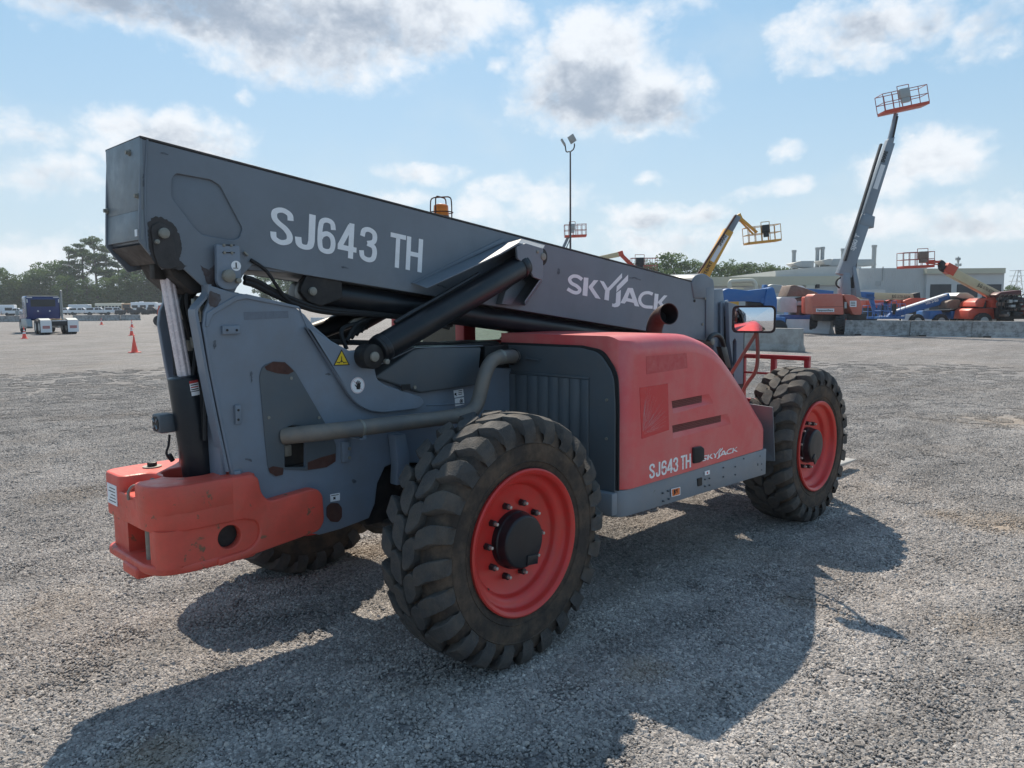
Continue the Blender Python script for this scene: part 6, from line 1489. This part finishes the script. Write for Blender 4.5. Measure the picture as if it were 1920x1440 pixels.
# ---- boom lifts
def beam(b, f, p0, p1, w0, w1=None, dy0=0, dy1=0, t=.25):
    """rectangular boom between two photo points, w in metres seen from the side, t half thickness"""
    a = Vector(f.p(*p0, dy0)); c_ = Vector(f.p(*p1, dy1)); w1 = w1 or w0; d = (c_-a).normalized(); n_ = Vector((-d.z, 0, d.x)).normalized(); s_ = d.cross(n_).normalized()
    v = []
    for p, w in ((a, w0), (c_, w1)): v += [p-n_*w/2-s_*t, p+n_*w/2-s_*t, p+n_*w/2+s_*t, p-n_*w/2+s_*t]
    b.add(v, [(0, 1, 2, 3), (4, 7, 6, 5), (0, 4, 5, 1), (1, 5, 6, 2), (2, 6, 7, 3), (3, 7, 4, 0)])
def basket(f, root, px0, py0, px1, h, m_rail, m_floor, tilt=0, grid=False, gate=(.38, .60), dpt=.95, boxmat=None):
    """work platform; (px0,py0)-(px1) lower edge in the photo"""
    a = Vector(f.p(px0, py0)); c_ = Vector(f.p(px1, py0)); L = (c_-a).length; o = empty('basket', a); o.parent = root; o.rotation_euler = (0, -tilt, 0)
    # as a part: the floor mesh carries the rest
    bpy.data.objects.remove(o)
    R = Matrix.Translation(a) @ Matrix.Rotation(-tilt, 4, 'Y')
    def bake(b): b.v = [tuple(R @ Vector(v)) for v in b.v]
    r_ = .021
    b = MB()
    if not grid: b.box(0, L, -dpt/2, dpt/2, 0, .16)
    else:
        b.box(0, L, -dpt/2, -dpt/2+.08, 0, .12); b.box(0, L, dpt/2-.08, dpt/2, 0, .12); b.box(0, .08, -dpt/2, dpt/2, 0, .12); b.box(L-.08, L, -dpt/2, dpt/2, 0, .12)
        for k in range(1, 7): b.box(L*k/7-.02, L*k/7+.02, -dpt/2, dpt/2, .01, .06)
        b.box(0, L, -.02, .02, .01, .06)
    bake(b); fl_ = b.build('basket', m_floor, root, bevel=.01)
    b = MB(); z1 = .1
    for yy in (-dpt/2+.03, dpt/2-.03):
        for zz in (h, h*.55): b.cyl((0, yy, zz), (L, yy, zz), r_, r_, 6)
        for k in range(6): x = L*k/5; b.cyl((x, yy, z1), (x, yy, h), r_, r_, 6)
    for x in (0, L):
        for zz in (h, h*.55): b.cyl((x, -dpt/2+.03, zz), (x, dpt/2-.03, zz), r_, r_, 6)
    x0, x1 = L*gate[0], L*gate[1]
    for yy in (-dpt/2-.05,): 
        b.cyl((x0, yy, h*1.2), (x1, yy, h*1.2), r_, r_, 6); b.cyl((x0, yy, z1), (x0, yy, h*1.2), r_, r_, 6); b.cyl((x1, yy, z1), (x1, yy, h*1.2), r_, r_, 6)
    bake(b); b.build('rails', m_rail, fl_)
    b = MB(); b.box(x0+.05, x1-.05, -dpt/2-.22, -dpt/2+.05, h*.55, h*1.02); b.box(x0+.1, x1-.1, -dpt/2-.2, -dpt/2, h*.3, h*.55); bake(b); b.build('control_box', boxmat or M_MACH, fl_, bevel=.02)
    return fl_
def lwheel(f, root, px, py, r, w, m_rim, dy=-.9, a=0):
    q = f.p(px, py, dy); c_ = Vector((q[0], dy, r)); d = Vector((math.sin(a), -math.cos(a), 0)); b = MB()
    b.cyl(c_-d*w/2, c_+d*w/2, r*.96, r*.96, 28)
    for k in range(20):
        for sg in (-1, 1): t = 2*PI*(k+.25*sg)/20; s_ = Vector((d.y, -d.x, 0)); e = s_*math.cos(t)+Vector((0, 0, math.sin(t))); e2 = s_*math.cos(t+.16)+Vector((0, 0, math.sin(t+.16))); b.cyl(c_+e*r*.955+d*.02*sg, c_+e2*r*.955+d*w*.48*sg, r*.07, r*.07, 4)
    o = b.build('wheel', M_TYR2, root, bevel=.03)
    b = MB(); b.cyl(c_+d*(w/2+.01), c_+d*(w/2-.02), r*.5, r*.5, 24); b.build('rim', m_rim, o); return o
def pbox(b, f, pts, y0, y1): b.prism([f.xz(*p) for p in pts], y0, y1)

def text3(name, s, m_, parent, f, p0, p1, h, dy, bold=.02):
    cu = bpy.data.curves.new(name, 'FONT'); cu.body = s; cu.size = 1; cu.offset = bold; cu.extrude = .002
    tmp = bpy.data.objects.new('tmp', cu); me = bpy.data.meshes.new_from_object(tmp); bpy.data.objects.remove(tmp)
    a = Vector(f.p(*p0, dy)); c_ = Vector(f.p(*p1, dy)); d = c_-a; L = d.length; d.normalize(); up = Vector((-d.z, 0, d.x))
    xs_ = [v.co.x for v in me.vertices]; w = max(xs_)-min(xs_); x0 = min(xs_)
    for v in me.vertices: q = a+d*((v.co.x-x0)/w*L)+up*(v.co.y/.72*h)+Vector((0, -v.co.z-.004, 0)); v.co = q
    me.materials.clear(); me.materials.append(m_); return finish(name, me, parent, smooth=False)

# 1: the big grey and orange one
f = Fr(1580, 44, 600); L1 = f.root('boom_lift', 'orange based boom lift with long grey boom raised high and red basket at its tip', 'boom lift')
b = MB(); b.prism(rnd([f.xz(1524, 589, -1.3), f.xz(1523, 556, -1.3), f.xz(1528, 551, -1.3), f.xz(1580, 551, -1.3), f.xz(1582, 590, -1.3)], .08, 3), -1.3, -.2); bd = b.build('engine_hood', M_ORANGE, L1, bevel=.06)
b = MB(); b.prism(rnd([f.xz(1582.5, 590), f.xz(1581, 552, -1.25), f.xz(1600, 553, -1.25), f.xz(1613, 562, -1.25), f.xz(1617, 578, -1.25), f.xz(1615, 590, -1.25)], .08, 3), -1.25, .6); b.build('turntable_cover', M_ORANGE, L1, bevel=.06)
b = MB(); b.prism(rnd([f.xz(1524, 589, -1.2), f.xz(1524, 556, -1.2), f.xz(1580, 553, -1.2), f.xz(1582, 590, -1.2)], .08, 3), -.2, .5); b.build('side_cover', M_ORANGE2, L1, bevel=.06)
b = MB(); q0, q1 = f.xz(1524, 575.5, -1.3), f.xz(1581, 574.5, -1.3); b.prism([q0, q1, (q1[0], q1[1]-.015), (q0[0], q0[1]-.015)], -1.302, -1.30); b.build('panel_seam', M_MACH, bd)
b = MB(); b.prism([f.xz(1530, 578.5, -1.3), f.xz(1564, 578.5, -1.3), f.xz(1564, 585, -1.3), f.xz(1530, 585, -1.3)], -1.315, -1.30); sg_ = b.build('sign_plate', M_WHT, bd); text3('sign_text', 'EquipmentShare', M_INK, sg_, f, (1532.5, 583.3), (1561.5, 583.3), .10, -1.32, .01)
b = MB(); b.prism([f.xz(1594, 564, -1.3), f.xz(1606.5, 564, -1.3), f.xz(1606.5, 575.5, -1.3), f.xz(1594, 575.5, -1.3)], -1.27, -1.25); pl_ = b.build('label_plate', M_WHT, bd)
for k in range(3): b = MB(); b.prism([f.xz(1595.5, 566+k*3, -1.3), f.xz(1604, 566+k*3, -1.3), f.xz(1604, 567.2+k*3, -1.3), f.xz(1595.5, 567.2+k*3, -1.3)], -1.275, -1.27); b.build('label_text', M_INK, pl_)
b = MB(); b.prism([f.xz(1584, 566, -1.3), f.xz(1588, 566, -1.3), f.xz(1588, 578, -1.3), f.xz(1584, 578, -1.3)], -1.27, -1.25); b.build('label_plate', M_STEELG, bd)
b = MB(); b.box(f.xz(1530, 595)[0], f.xz(1612, 595)[0], -.9, .9, .75, 1.15); b.build('chassis', M_MACH, L1, bevel=.05)
lwheel(f, L1, 1577, 600, .58, .5, M_ORANGE2, -1.0, 1.05); lwheel(f, L1, 1528, 600, .56, .45, M_MACH, .9, 1.05); lwheel(f, L1, 1606, 600, .56, .45, M_MACH, 1.4, 1.05)
b = MB(); pbox(b, f, [(1573, 552), (1575, 530), (1578, 512), (1590, 512), (1592, 552)], -.3, .3); b.build('turntable_post', M_LG, L1, bevel=.03)
b = MB(); pbox(b, f, [(1594, 502), (1600, 500), (1611, 560), (1600, 556)], -.35, -.25); pbox(b, f, [(1594, 502), (1600, 500), (1611, 560), (1600, 556)], .25, .35); b.build('rear_link', M_LG, L1, bevel=.02)
b = MB(); beam(b, f, (1581, 517), (1622, 405), .80, .62, t=.28); beam(b, f, (1620, 424), (1627, 404), .9, .62, t=.30); mb_ = b.build('main_boom', M_LG, L1, bevel=.03)
b = MB(); beam(b, f, (1622, 410), (1668, 268), .56, .46, t=.20); b.build('fly_boom', M_LG, L1, bevel=.03)
b = MB(); beam(b, f, (1584, 489), (1652, 270), .13, .10, -.34, -.34, .1); b.build('cable_track', M_MACH, L1)
b = MB(); beam(b, f, (1667, 268), (1680, 213), .22, .18, t=.10); pbox(b, f, [(1660, 268), (1663, 262), (1675, 258), (1672, 270)], -.2, .2); b.build('jib', M_LG, L1, bevel=.02)
b = MB(); beam(b, f, (1673, 266), (1683, 218), .07, .07, -.15, -.15, .04); b.build('jib_cylinder', M_MACH, L1)
b = MB(); beam(b, f, (1603, 492), (1611, 446), .10, .10, t=.05); b.build('lift_rod', mat('bright_rod', (.6, .62, .7), .3, metal=.8), L1); b = MB(); beam(b, f, (1597, 540), (1603, 490), .2, .18, t=.1); b.build('lift_cylinder', M_MACH, L1)
text3('boom_text', 'SJ80 T', M_WHT, L1, f, (1601, 470), (1612, 440), .24, -.32, .03)
text3('boom_text', 'SHARE', M_INK, L1, f, (1658, 305), (1665, 284), .22, -.24, .03)
b = MB(); beam(b, f, (1641, 354), (1656, 309), .26, .26, -.215, -.215, .005); b.build('boom_band', M_WHT, L1)
basket(f, L1, 1653, 216, 1736, 1.05, M_RAIL, M_ORANGE2, tilt=.20, gate=(.32, .58), boxmat=M_STEELG)
b = MB(); b.tube(cr([Vector(f.p(*p, -.35)) for p in ((1576, 520), (1569, 526), (1568, 534), (1574, 540))], 4), .05, 8); b.build('hose', M_RUBBER, L1)

# 2: yellow
f = Fr(1350, 47, 600); L2 = f.root('boom_lift', 'yellow articulated boom lift with its grid floored basket folded over to the right', 'boom lift')
b = MB(); beam(b, f, (1312, 530), (1366, 432), .62, .55, t=.25); b.build('main_boom', M_YELL, L2, bevel=.03)
b = MB(); beam(b, f, (1362, 440), (1383, 405), .45, .38, t=.18); b.build('fly_boom', M_LG, L2, bevel=.02)
b = MB(); beam(b, f, (1304, 521), (1379, 404), .09, .09, -.32, -.32, .1); b.build('cable_track', M_RUST, L2)
b = MB(); beam(b, f, (1384, 405), (1419, 436), .16, .16, -.1, 0, .06); beam(b, f, (1386, 412), (1413, 440), .10, .10, .1, 0, .05); beam(b, f, (1383, 402), (1390, 414), .3, .2, t=.15); b.build('jib', M_YELL, L2, bevel=.01)
basket(f, L2, 1399, 459, 1460, 1.0, M_RAILY, M_YELL, tilt=.10, grid=True, gate=(.4, .65), dpt=1.1)
text3('boom_text', 'HT67RT', M_INK, L2, f, (1322, 520), (1336, 492), .20, -.29, .02); b = MB(); beam(b, f, (1335, 490), (1363, 441), .26, .26, -.262, -.262, .005); b.build('boom_band', M_WHT, L2); text3('boom_text', 'SHARE', M_INK, L2, f, (1351, 462), (1363, 442), .2, -.28, .02)
b = MB(); b.box(-2.6, .9, -.9, 1.2, .8, 2.2); b.build('engine_hood', M_YELL, L2, bevel=.1); b = MB(); beam(b, f, (1318, 525), (1308, 570), .6, .7, t=.4); b.build('turntable_post', M_YELL, L2)
for x in (-2, .4):
    for yy in (-.9, 1.1): b = MB(); b.cyl((x, yy-.2, .5), (x, yy+.2, .5), .5, .5, 24); b.build('wheel', M_TYR2, L2, bevel=.04)

# 3: thick blue boom next to the telehandler nose
f = Fr(1420, 41, 600); L3 = f.root('boom_lift', 'stowed blue boom lift with thick blue boom right behind the wing mirror', 'boom lift')
b = MB(); b.prism([f.xz(1350, 545), f.xz(1362, 541), f.xz(1400, 545), f.xz(1432, 541), f.xz(1445, 538), f.xz(1446, 562), f.xz(1430, 568), f.xz(1395, 565), f.xz(1350, 566)], -.35, .35); b.build('main_boom', M_BLUE, L3, bevel=.03)
b = MB(); pbox(b, f, [(1434, 541), (1446, 540), (1452, 562), (1451, 590), (1430, 590), (1428, 566)], -.45, .45); tb_ = b.build('turntable', M_BLUE, L3, bevel=.03); q = f.xz(1427, 564); b = MB(); b.cyl((q[0], -.36, q[1]), (q[0], -.38, q[1]), .15, .15, 20); b.build('pivot_ring', M_BLUE, L3)
b = MB(); pbox(b, f, [(1372, 540), (1392, 540), (1395, 546), (1370, 548)], -.2, .3); b.build('boom_cover', M_CREAM, L3, bevel=.03)
b = MB(); pbox(b, f, [(1400, 562), (1440, 566), (1440, 578), (1400, 580)], -.25, .25); b.build('hydraulics', M_MACH, L3, bevel=.03)
b = MB(); b.box(-2.4, 1.2, -.9, .9, .6, 1.05); b.build('chassis', M_BLUE, L3, bevel=.05); 
for x in (-2, .8):
    for yy in (-.9, .9): b = MB(); b.cyl((x, yy-.2, .45), (x, yy+.2, .45), .45, .45, 24); b.build('wheel', M_TYR2, L3, bevel=.04)
# 4: brown open hood with white engine box
f = Fr(1488, 47, 600); L4 = f.root('boom_lift', 'stripped machine with raised brown hood and pale grey tank left of the orange lift', 'boom lift')
b = MB(); b.prism(rnd([f.xz(1453, 585), f.xz(1453, 560), f.xz(1456, 557), f.xz(1480, 559), f.xz(1484, 563), f.xz(1484, 586)], .06, 3), -.9, .3); b.build('tank', M_LG.copy() if False else M_CONCW, L4, bevel=.06)
b = MB(); b.prism([f.xz(1465, 556), f.xz(1473, 536), f.xz(1480, 535), f.xz(1500, 541), f.xz(1524, 550), f.xz(1512, 556)], -.9, .7); b.build('raised_hood', M_BROWN, L4, bevel=.04)
b = MB(); b.prism([f.xz(1474, 535), f.xz(1505, 536), f.xz(1524, 549), f.xz(1498, 548.5)], .0, .9); b.build('hood_top', M_WHT, L4, bevel=.03)
b = MB(); b.prism([f.xz(1484, 560), f.xz(1512, 556), f.xz(1512, 592), f.xz(1484, 592)], -.7, .6); en = b.build('engine', M_BROWN, L4, bevel=.05)
rr = random.Random(9)
for k in range(9): q = f.xz(1486+rr.random()*22, 562+rr.random()*26); b = MB(); b.box(q[0]-.15, q[0]+.15, -.85-rr.random()*.2, -.7, q[1]-.1, q[1]+.12); b.build('engine_part', (M_MACH, M_BROWN, M_STEELG)[k % 3], en, bevel=.02)
b = MB(); pbox(b, f, [(1453, 590), (1520, 590), (1520, 602), (1453, 602)], -.8, .9); b.build('chassis', M_BLUE, L4, bevel=.04)
for x in (-1, 1):
    for yy in (-.8, .8): b = MB(); b.cyl((x, yy-.2, .45), (x, yy+.2, .45), .45, .45, 24); b.build('wheel', M_TYR2, L4, bevel=.04)
# 5: blue lift behind, low flat boom to the right and elbow
f = Fr(1600, 58, 600); L5 = f.root('boom_lift', 'blue articulated lift mostly hidden behind the orange lift base', 'boom lift')
b = MB(); beam(b, f, (1430, 540), (1560, 550), .5, .35, t=.3); beam(b, f, (1600, 551), (1636, 554), .35, .45, t=.3); b.build('main_boom', M_BLUE, L5, bevel=.03)
b = MB(); beam(b, f, (1632, 555), (1641, 588), .30, .25, t=.15); pbox(b, f, [(1620, 551), (1634, 551), (1638, 560), (1620, 560)], -.3, .3); b.build('jib', M_BLUE, L5, bevel=.03)
b = MB(); pbox(b, f, [(1436, 536), (1446, 533), (1465, 535), (1468, 548), (1440, 552)], -.4, .4); b.build('boom_head', M_STEELG, L5, bevel=.05)
b = MB(); b.box(-5, -1.5, -.8, .8, .5, 1.3); b.build('chassis', M_BLUE, L5, bevel=.05)
for x in (-4.4, -2):
    for yy in (-.8, .8): b = MB(); b.cyl((x, yy-.2, .45), (x, yy+.2, .45), .45, .45, 24); b.build('wheel', M_TYR2, L5, bevel=.04)
basket(f, L5, 1622, 598, 1668, 1.0, M_BLUE, M_BLUE, gate=(.4, .6))
# 6: cream boom, ULTRA BOOM
f = Fr(1680, 64, 600); L6 = f.root('boom_lift', 'stowed orange boom lift with horizontal cream boom behind the blue lift', 'boom lift')
b = MB(); pbox(b, f, [(1611, 548), (1715, 551), (1715, 563), (1611, 561)], -.3, .3); b.build('main_boom', M_CREAM, L6, bevel=.02)
text3('boom_text', 'JLG', M_INK, L6, f, (1672, 558), (1680, 558.2), .24, -.31, .02); text3('boom_text', 'ULTRA BOOM', M_BROWN, L6, f, (1682, 558.3), (1706, 558.8), .22, -.31, .01)
b = MB(); pbox(b, f, [(1708, 551), (1721, 548), (1722, 562), (1712, 562)], -.35, .35); b.build('boom_head', M_MACH, L6, bevel=.03)
b = MB(); b.prism(rnd([f.xz(1682, 574), f.xz(1683, 564), f.xz(1698, 559), f.xz(1724, 559), f.xz(1728, 564), f.xz(1727, 576)], .1, 3), -1, .9); b.build('engine_hood', M_ORANGE2, L6, bevel=.06)
b = MB(); pbox(b, f, [(1614, 563), (1648, 563), (1648, 577), (1614, 577)], -.9, .6); pbox(b, f, [(1658, 566), (1672, 562), (1680, 563), (1680, 576), (1658, 576)], -.9, .6); b.build('side_cover', M_ORANGE2, L6, bevel=.04)
b = MB(); pbox(b, f, [(1648, 563), (1660, 565), (1660, 577), (1648, 577)], -.5, .5); pbox(b, f, [(1616, 577), (1724, 577), (1724, 588), (1616, 588)], -.8, .8); b.build('chassis', M_MACH, L6, bevel=.04)
for x in (-2.5, 1.2):
    for yy in (-.8, .8): b = MB(); b.cyl((x, yy-.2, .5), (x, yy+.2, .5), .5, .5, 24); b.build('wheel', M_TYR2, L6, bevel=.04)
# 7: blue S-65
f = Fr(1730, 52, 600); L7 = f.root('boom_lift', 'blue telescopic boom lift with silver edged boom sloping down to the left', 'boom lift')
b = MB(); beam(b, f, (1672, 590), (1778, 558), .40, .62, t=.25); b.build('main_boom', M_BLUE, L7, bevel=.03)
b = MB(); beam(b, f, (1678, 583), (1772, 552.5), .08, .10, -.05, -.05, .26); b.build('boom_edge', M_WHT, L7)
text3('boom_text', 'S-65', M_WHT, L7, f, (1747, 568), (1760, 564), .26, -.28, .03); text3('boom_text', 'Genie', M_WHT, L7, f, (1736, 571), (1745, 568.5), .2, -.28, .02)
b = MB(); b.prism(rnd([f.xz(1777, 556), f.xz(1785, 549), f.xz(1800, 549), f.xz(1812, 556), f.xz(1813, 560), f.xz(1790, 560)], .1, 3), -.9, .8); b.build('engine_hood', M_STEELG, L7, bevel=.06)
b = MB(); b.prism([f.xz(1792, 560), f.xz(1806, 560), f.xz(1806, 580), f.xz(1792, 580)], -.7, .7); b.build('counterweight', M_TINT, L7, bevel=.05); b = MB(); b.prism([f.xz(1806, 558), f.xz(1809, 560), f.xz(1809, 576), f.xz(1806, 576)], -.7, .7); b.build('rear_panel', M_WHT, L7)
b = MB(); b.prism(rnd([f.xz(1759, 578), f.xz(1760, 566), f.xz(1770, 562), f.xz(1785, 562), f.xz(1785, 578)], .1, 3), -1.0, .0); b.build('tank_cover', M_BROWN, L7, bevel=.06)
b = MB(); b.prism([f.xz(1729, 598), f.xz(1731, 583), f.xz(1752, 582), f.xz(1756, 598)], -.9, .9); b.prism([f.xz(1770, 598), f.xz(1770, 583), f.xz(1792, 583), f.xz(1794, 598)], -.9, .9); b.build('chassis', M_BLUE, L7, bevel=.05)
b = MB(); b.prism([f.xz(1740, 582), f.xz(1800, 580), f.xz(1800, 585), f.xz(1740, 585)], -.7, .7); b.build('turntable', M_MACH, L7)
lwheel(f, L7, 1763, 590, .48, .4, M_STEELG, -.95); lwheel(f, L7, 1719, 590, .48, .4, M_STEELG, -.7); lwheel(f, L7, 1797, 590, .48, .4, M_STEELG, -.7); lwheel(f, L7, 1765, 590, .48, .4, M_STEELG, .95)
basket(f, L7, 1645, 598, 1690, 1.0, M_BLUE, M_BLUE, gate=(.4, .6)); b = MB(); beam(b, f, (1672, 590), (1664, 596), .3, .2, t=.15); b.build('jib', M_BLUE, L7)
# 8: right orange with raised cream boom
f = Fr(1840, 50, 600); L8 = f.root('boom_lift', 'orange boom lift with raised cream boom and red basket above the warehouse roof', 'boom lift')
b = MB(); beam(b, f, (1877, 560), (1780, 509), .62, .55, t=.25); b.build('main_boom', M_CREAM, L8, bevel=.03)
b = MB(); beam(b, f, (1788, 510), (1771, 500), .66, .6, t=.28); b.build('boom_collar', M_ORANGE2, L8, bevel=.03)
text3('boom_text', 'JLG', M_INK, L8, f, (1832, 536), (1840, 540), .22, -.27, .02); text3('boom_text', 'ULTRA BOOM', M_BROWN, L8, f, (1842, 541), (1862, 551.5), .22, -.27, .01)
b = MB(); b.tube(cr([Vector(f.p(*p)) for p in ((1771, 505), (1766, 502), (1765, 495), (1768, 491))], 4), .22, 12); b.build('knuckle', M_MACH, L8)
b = MB(); beam(b, f, (1768, 491), (1730, 491), .16, .14, t=.08); beam(b, f, (1765, 497), (1745, 494), .07, .07, t=.05); beam(b, f, (1752, 491), (1738, 491.5), .26, .26, t=.12); b.build('jib', M_ORANGE2, L8, bevel=.01)
basket(f, L8, 1688, 504, 1745, 1.0, M_RAIL, M_ORANGE2, tilt=.035, gate=(.42, .76), boxmat=M_BROWN)
b = MB(); b.prism(rnd([f.xz(1839, 577), f.xz(1840, 563), f.xz(1852, 558), f.xz(1868, 558), f.xz(1870, 562), f.xz(1869, 577)], .1, 3), -1.1, .9); b.prism(rnd([f.xz(1813, 575), f.xz(1817, 566), f.xz(1832, 559), f.xz(1826, 576)], .06, 3), -1.0, .9); b.build('engine_hood', M_ORANGE2, L8, bevel=.06)
b = MB(); b.prism([f.xz(1802, 598), f.xz(1805, 582), f.xz(1812, 578), f.xz(1864, 578), f.xz(1864, 598)], -.7, .9); b.build('chassis', M_ORANGE2, L8, bevel=.05)
b = MB(); pbox(b, f, [(1826, 562), (1838, 558), (1838, 578), (1826, 578)], -.6, .6); b.build('turntable', M_MACH, L8)
lwheel(f, L8, 1843, 590, .52, .4, M_STEELG, -.95); lwheel(f, L8, 1812, 590, .5, .4, M_STEELG, .9); lwheel(f, L8, 1860, 590, .5, .4, M_STEELG, .9)
# 9: dark tangle at far right
f = Fr(1895, 49, 600); L9 = f.root('boom_lift', 'dark stripped lift machine full of black hoses at the right edge of the photo', 'boom lift')
rr = random.Random(21); b = MB()
b.prism([f.xz(1870, 598), f.xz(1868, 560), f.xz(1885, 552), f.xz(1925, 560), f.xz(1935, 598)], -.3, .5); fr9 = b.build('frame', M_MACH, L9, bevel=.04)
b = MB(); b.prism([f.xz(1858, 553), f.xz(1868, 548), f.xz(1905, 544), f.xz(1906, 553), f.xz(1880, 556), f.xz(1862, 558)], -.5, .3); b.build('boom_base', mat('dark_red_brown', (.10, .025, .025), .5), L9, bevel=.03)
b = MB(); b.prism([f.xz(1903, 560), f.xz(1940, 562), f.xz(1940, 592), f.xz(1904, 590)], -.8, .3); b.build('side_cover', mat('dark_red_cover', (.22, .03, .03), .5), L9, bevel=.05)
for k in range(22):
    x, y_ = 1866+rr.random()*40, 558+rr.random()*36; q = f.xz(x, y_); b = MB(); b.box(q[0]-.18*rr.random()-.05, q[0]+.15, -.7-.3*rr.random(), -.3, q[1]-.06, q[1]+.14*rr.random()+.04); b.build('component', (M_MACH, M_MACH, M_BROWN, M_STEELG)[k % 4], fr9, bevel=.01)
b = MB()
for k in range(6): x = 1868+k*8; b.tube(cr([Vector(f.p(*p, -.8)) for p in ((x, 590), (x+3, 565), (x+12, 552), (x+20, 572))], 4), .03, 6)
b.build('hoses', M_RUBBER, L9); lwheel(f, L9, 1885, 595, .48, .4, M_MACH, .6)
# 10: far basket beside the mast
f = Fr(1080, 62, 600); L10 = f.root('boom_lift', 'grey jibbed boom lift whose red basket shows behind the floodlight mast', 'boom lift')
b = MB(); beam(b, f, (1065, 445), (1040, 500), .22, .25, t=.12); beam(b, f, (1069, 448), (1047, 500), .08, .08, t=.05, dy0=-.2, dy1=-.2); b.build('jib', M_LG, L10); b = MB(); beam(b, f, (1040, 500), (1000, 590), .5, .6, t=.3); b.build('main_boom', M_LG, L10)
basket(f, L10, 1059, 445.5, 1099, .98, M_RAIL, M_ORANGE2, tilt=.03, gate=(.2, .48), boxmat=M_STEELG)
b = MB(); x_ = f.xz(1000, 595)[0]; b.box(x_-1.5, x_+1.5, -1, 1, .6, 1.9); b.build('base', M_ORANGE2, L10, bevel=.1)
# 11: red jib over the boom top edge
f = Fr(1190, 60, 600); L11 = f.root('boom_lift', 'boom lift with cream boom and red drooping jib and basket just above the telehandler boom', 'boom lift')
b = MB(); beam(b, f, (1110, 487), (1160, 477), .30, .38, t=.2); b.build('main_boom', M_CREAM, L11, bevel=.02)
b = MB(); beam(b, f, (1163, 476), (1187, 500), .26, .30, t=.15); beam(b, f, (1159, 477), (1168, 474), .4, .35, t=.2); beam(b, f, (1187, 499), (1215, 510), .22, .2, t=.1); b.build('jib', M_ORANGE2, L11, bevel=.02)
basket(f, L11, 1183, 515, 1230, 1.25, M_RAIL, M_ORANGE2, gate=(.12, .48))
b = MB(); beam(b, f, (1110, 487), (1075, 590), .5, .6, t=.3); b.build('riser', M_CREAM, L11); b = MB(); x_ = f.xz(1075, 595)[0]; b.box(x_-1.5, x_+1.5, -1, 1, .6, 1.7); b.build('base', M_ORANGE2, L11, bevel=.1)

# ---- far-off wood closing the horizon on both sides and behind the machine
rr = random.Random(77); b = MB()
for (x0, x1) in ((-900, -45), (640, 1140), (1990, 3300)):
    px = x0
    while px < x1:
        f = Fr(px, 262+rr.random()*14); o_ = f.o; h = rr.uniform(9.5, 13.5); w = rr.uniform(5, 8)
        for q in range(6):
            c_ = (o_.x+rr.uniform(-w, w)*.8, o_.y+rr.uniform(-w, w)*.8, h*rr.uniform(.25, .85)); leaves(b, c_, (w*.6, w*.6, h*.22), 70, .55, rr)
        px += rr.uniform(16, 26)
wd = b.build('distant_woods', M_LEAF2, smooth=False, fix=False); tag(wd, 'dark green line of distant woods along the horizon', 'woods', kind='stuff')

# ================================================================== AIR
hm = bpy.data.materials.new('haze'); hm.use_nodes = True; t = hm.node_tree; t.nodes.clear()
pv = N(t, 'ShaderNodeVolumePrincipled'); pv.inputs['Density'].default_value = .00035; pv.inputs['Color'].default_value = (.82, .90, 1, 1); pv.inputs['Anisotropy'].default_value = .2
ho = N(t, 'ShaderNodeOutputMaterial'); t.links.new(pv.outputs[0], ho.inputs['Volume'])
b = MB(); b.box(-2600, 2600, -2600, 2600, -1, 45); hz_ = b.build('haze', hm, smooth=False); tag(hz_, kind='stuff')
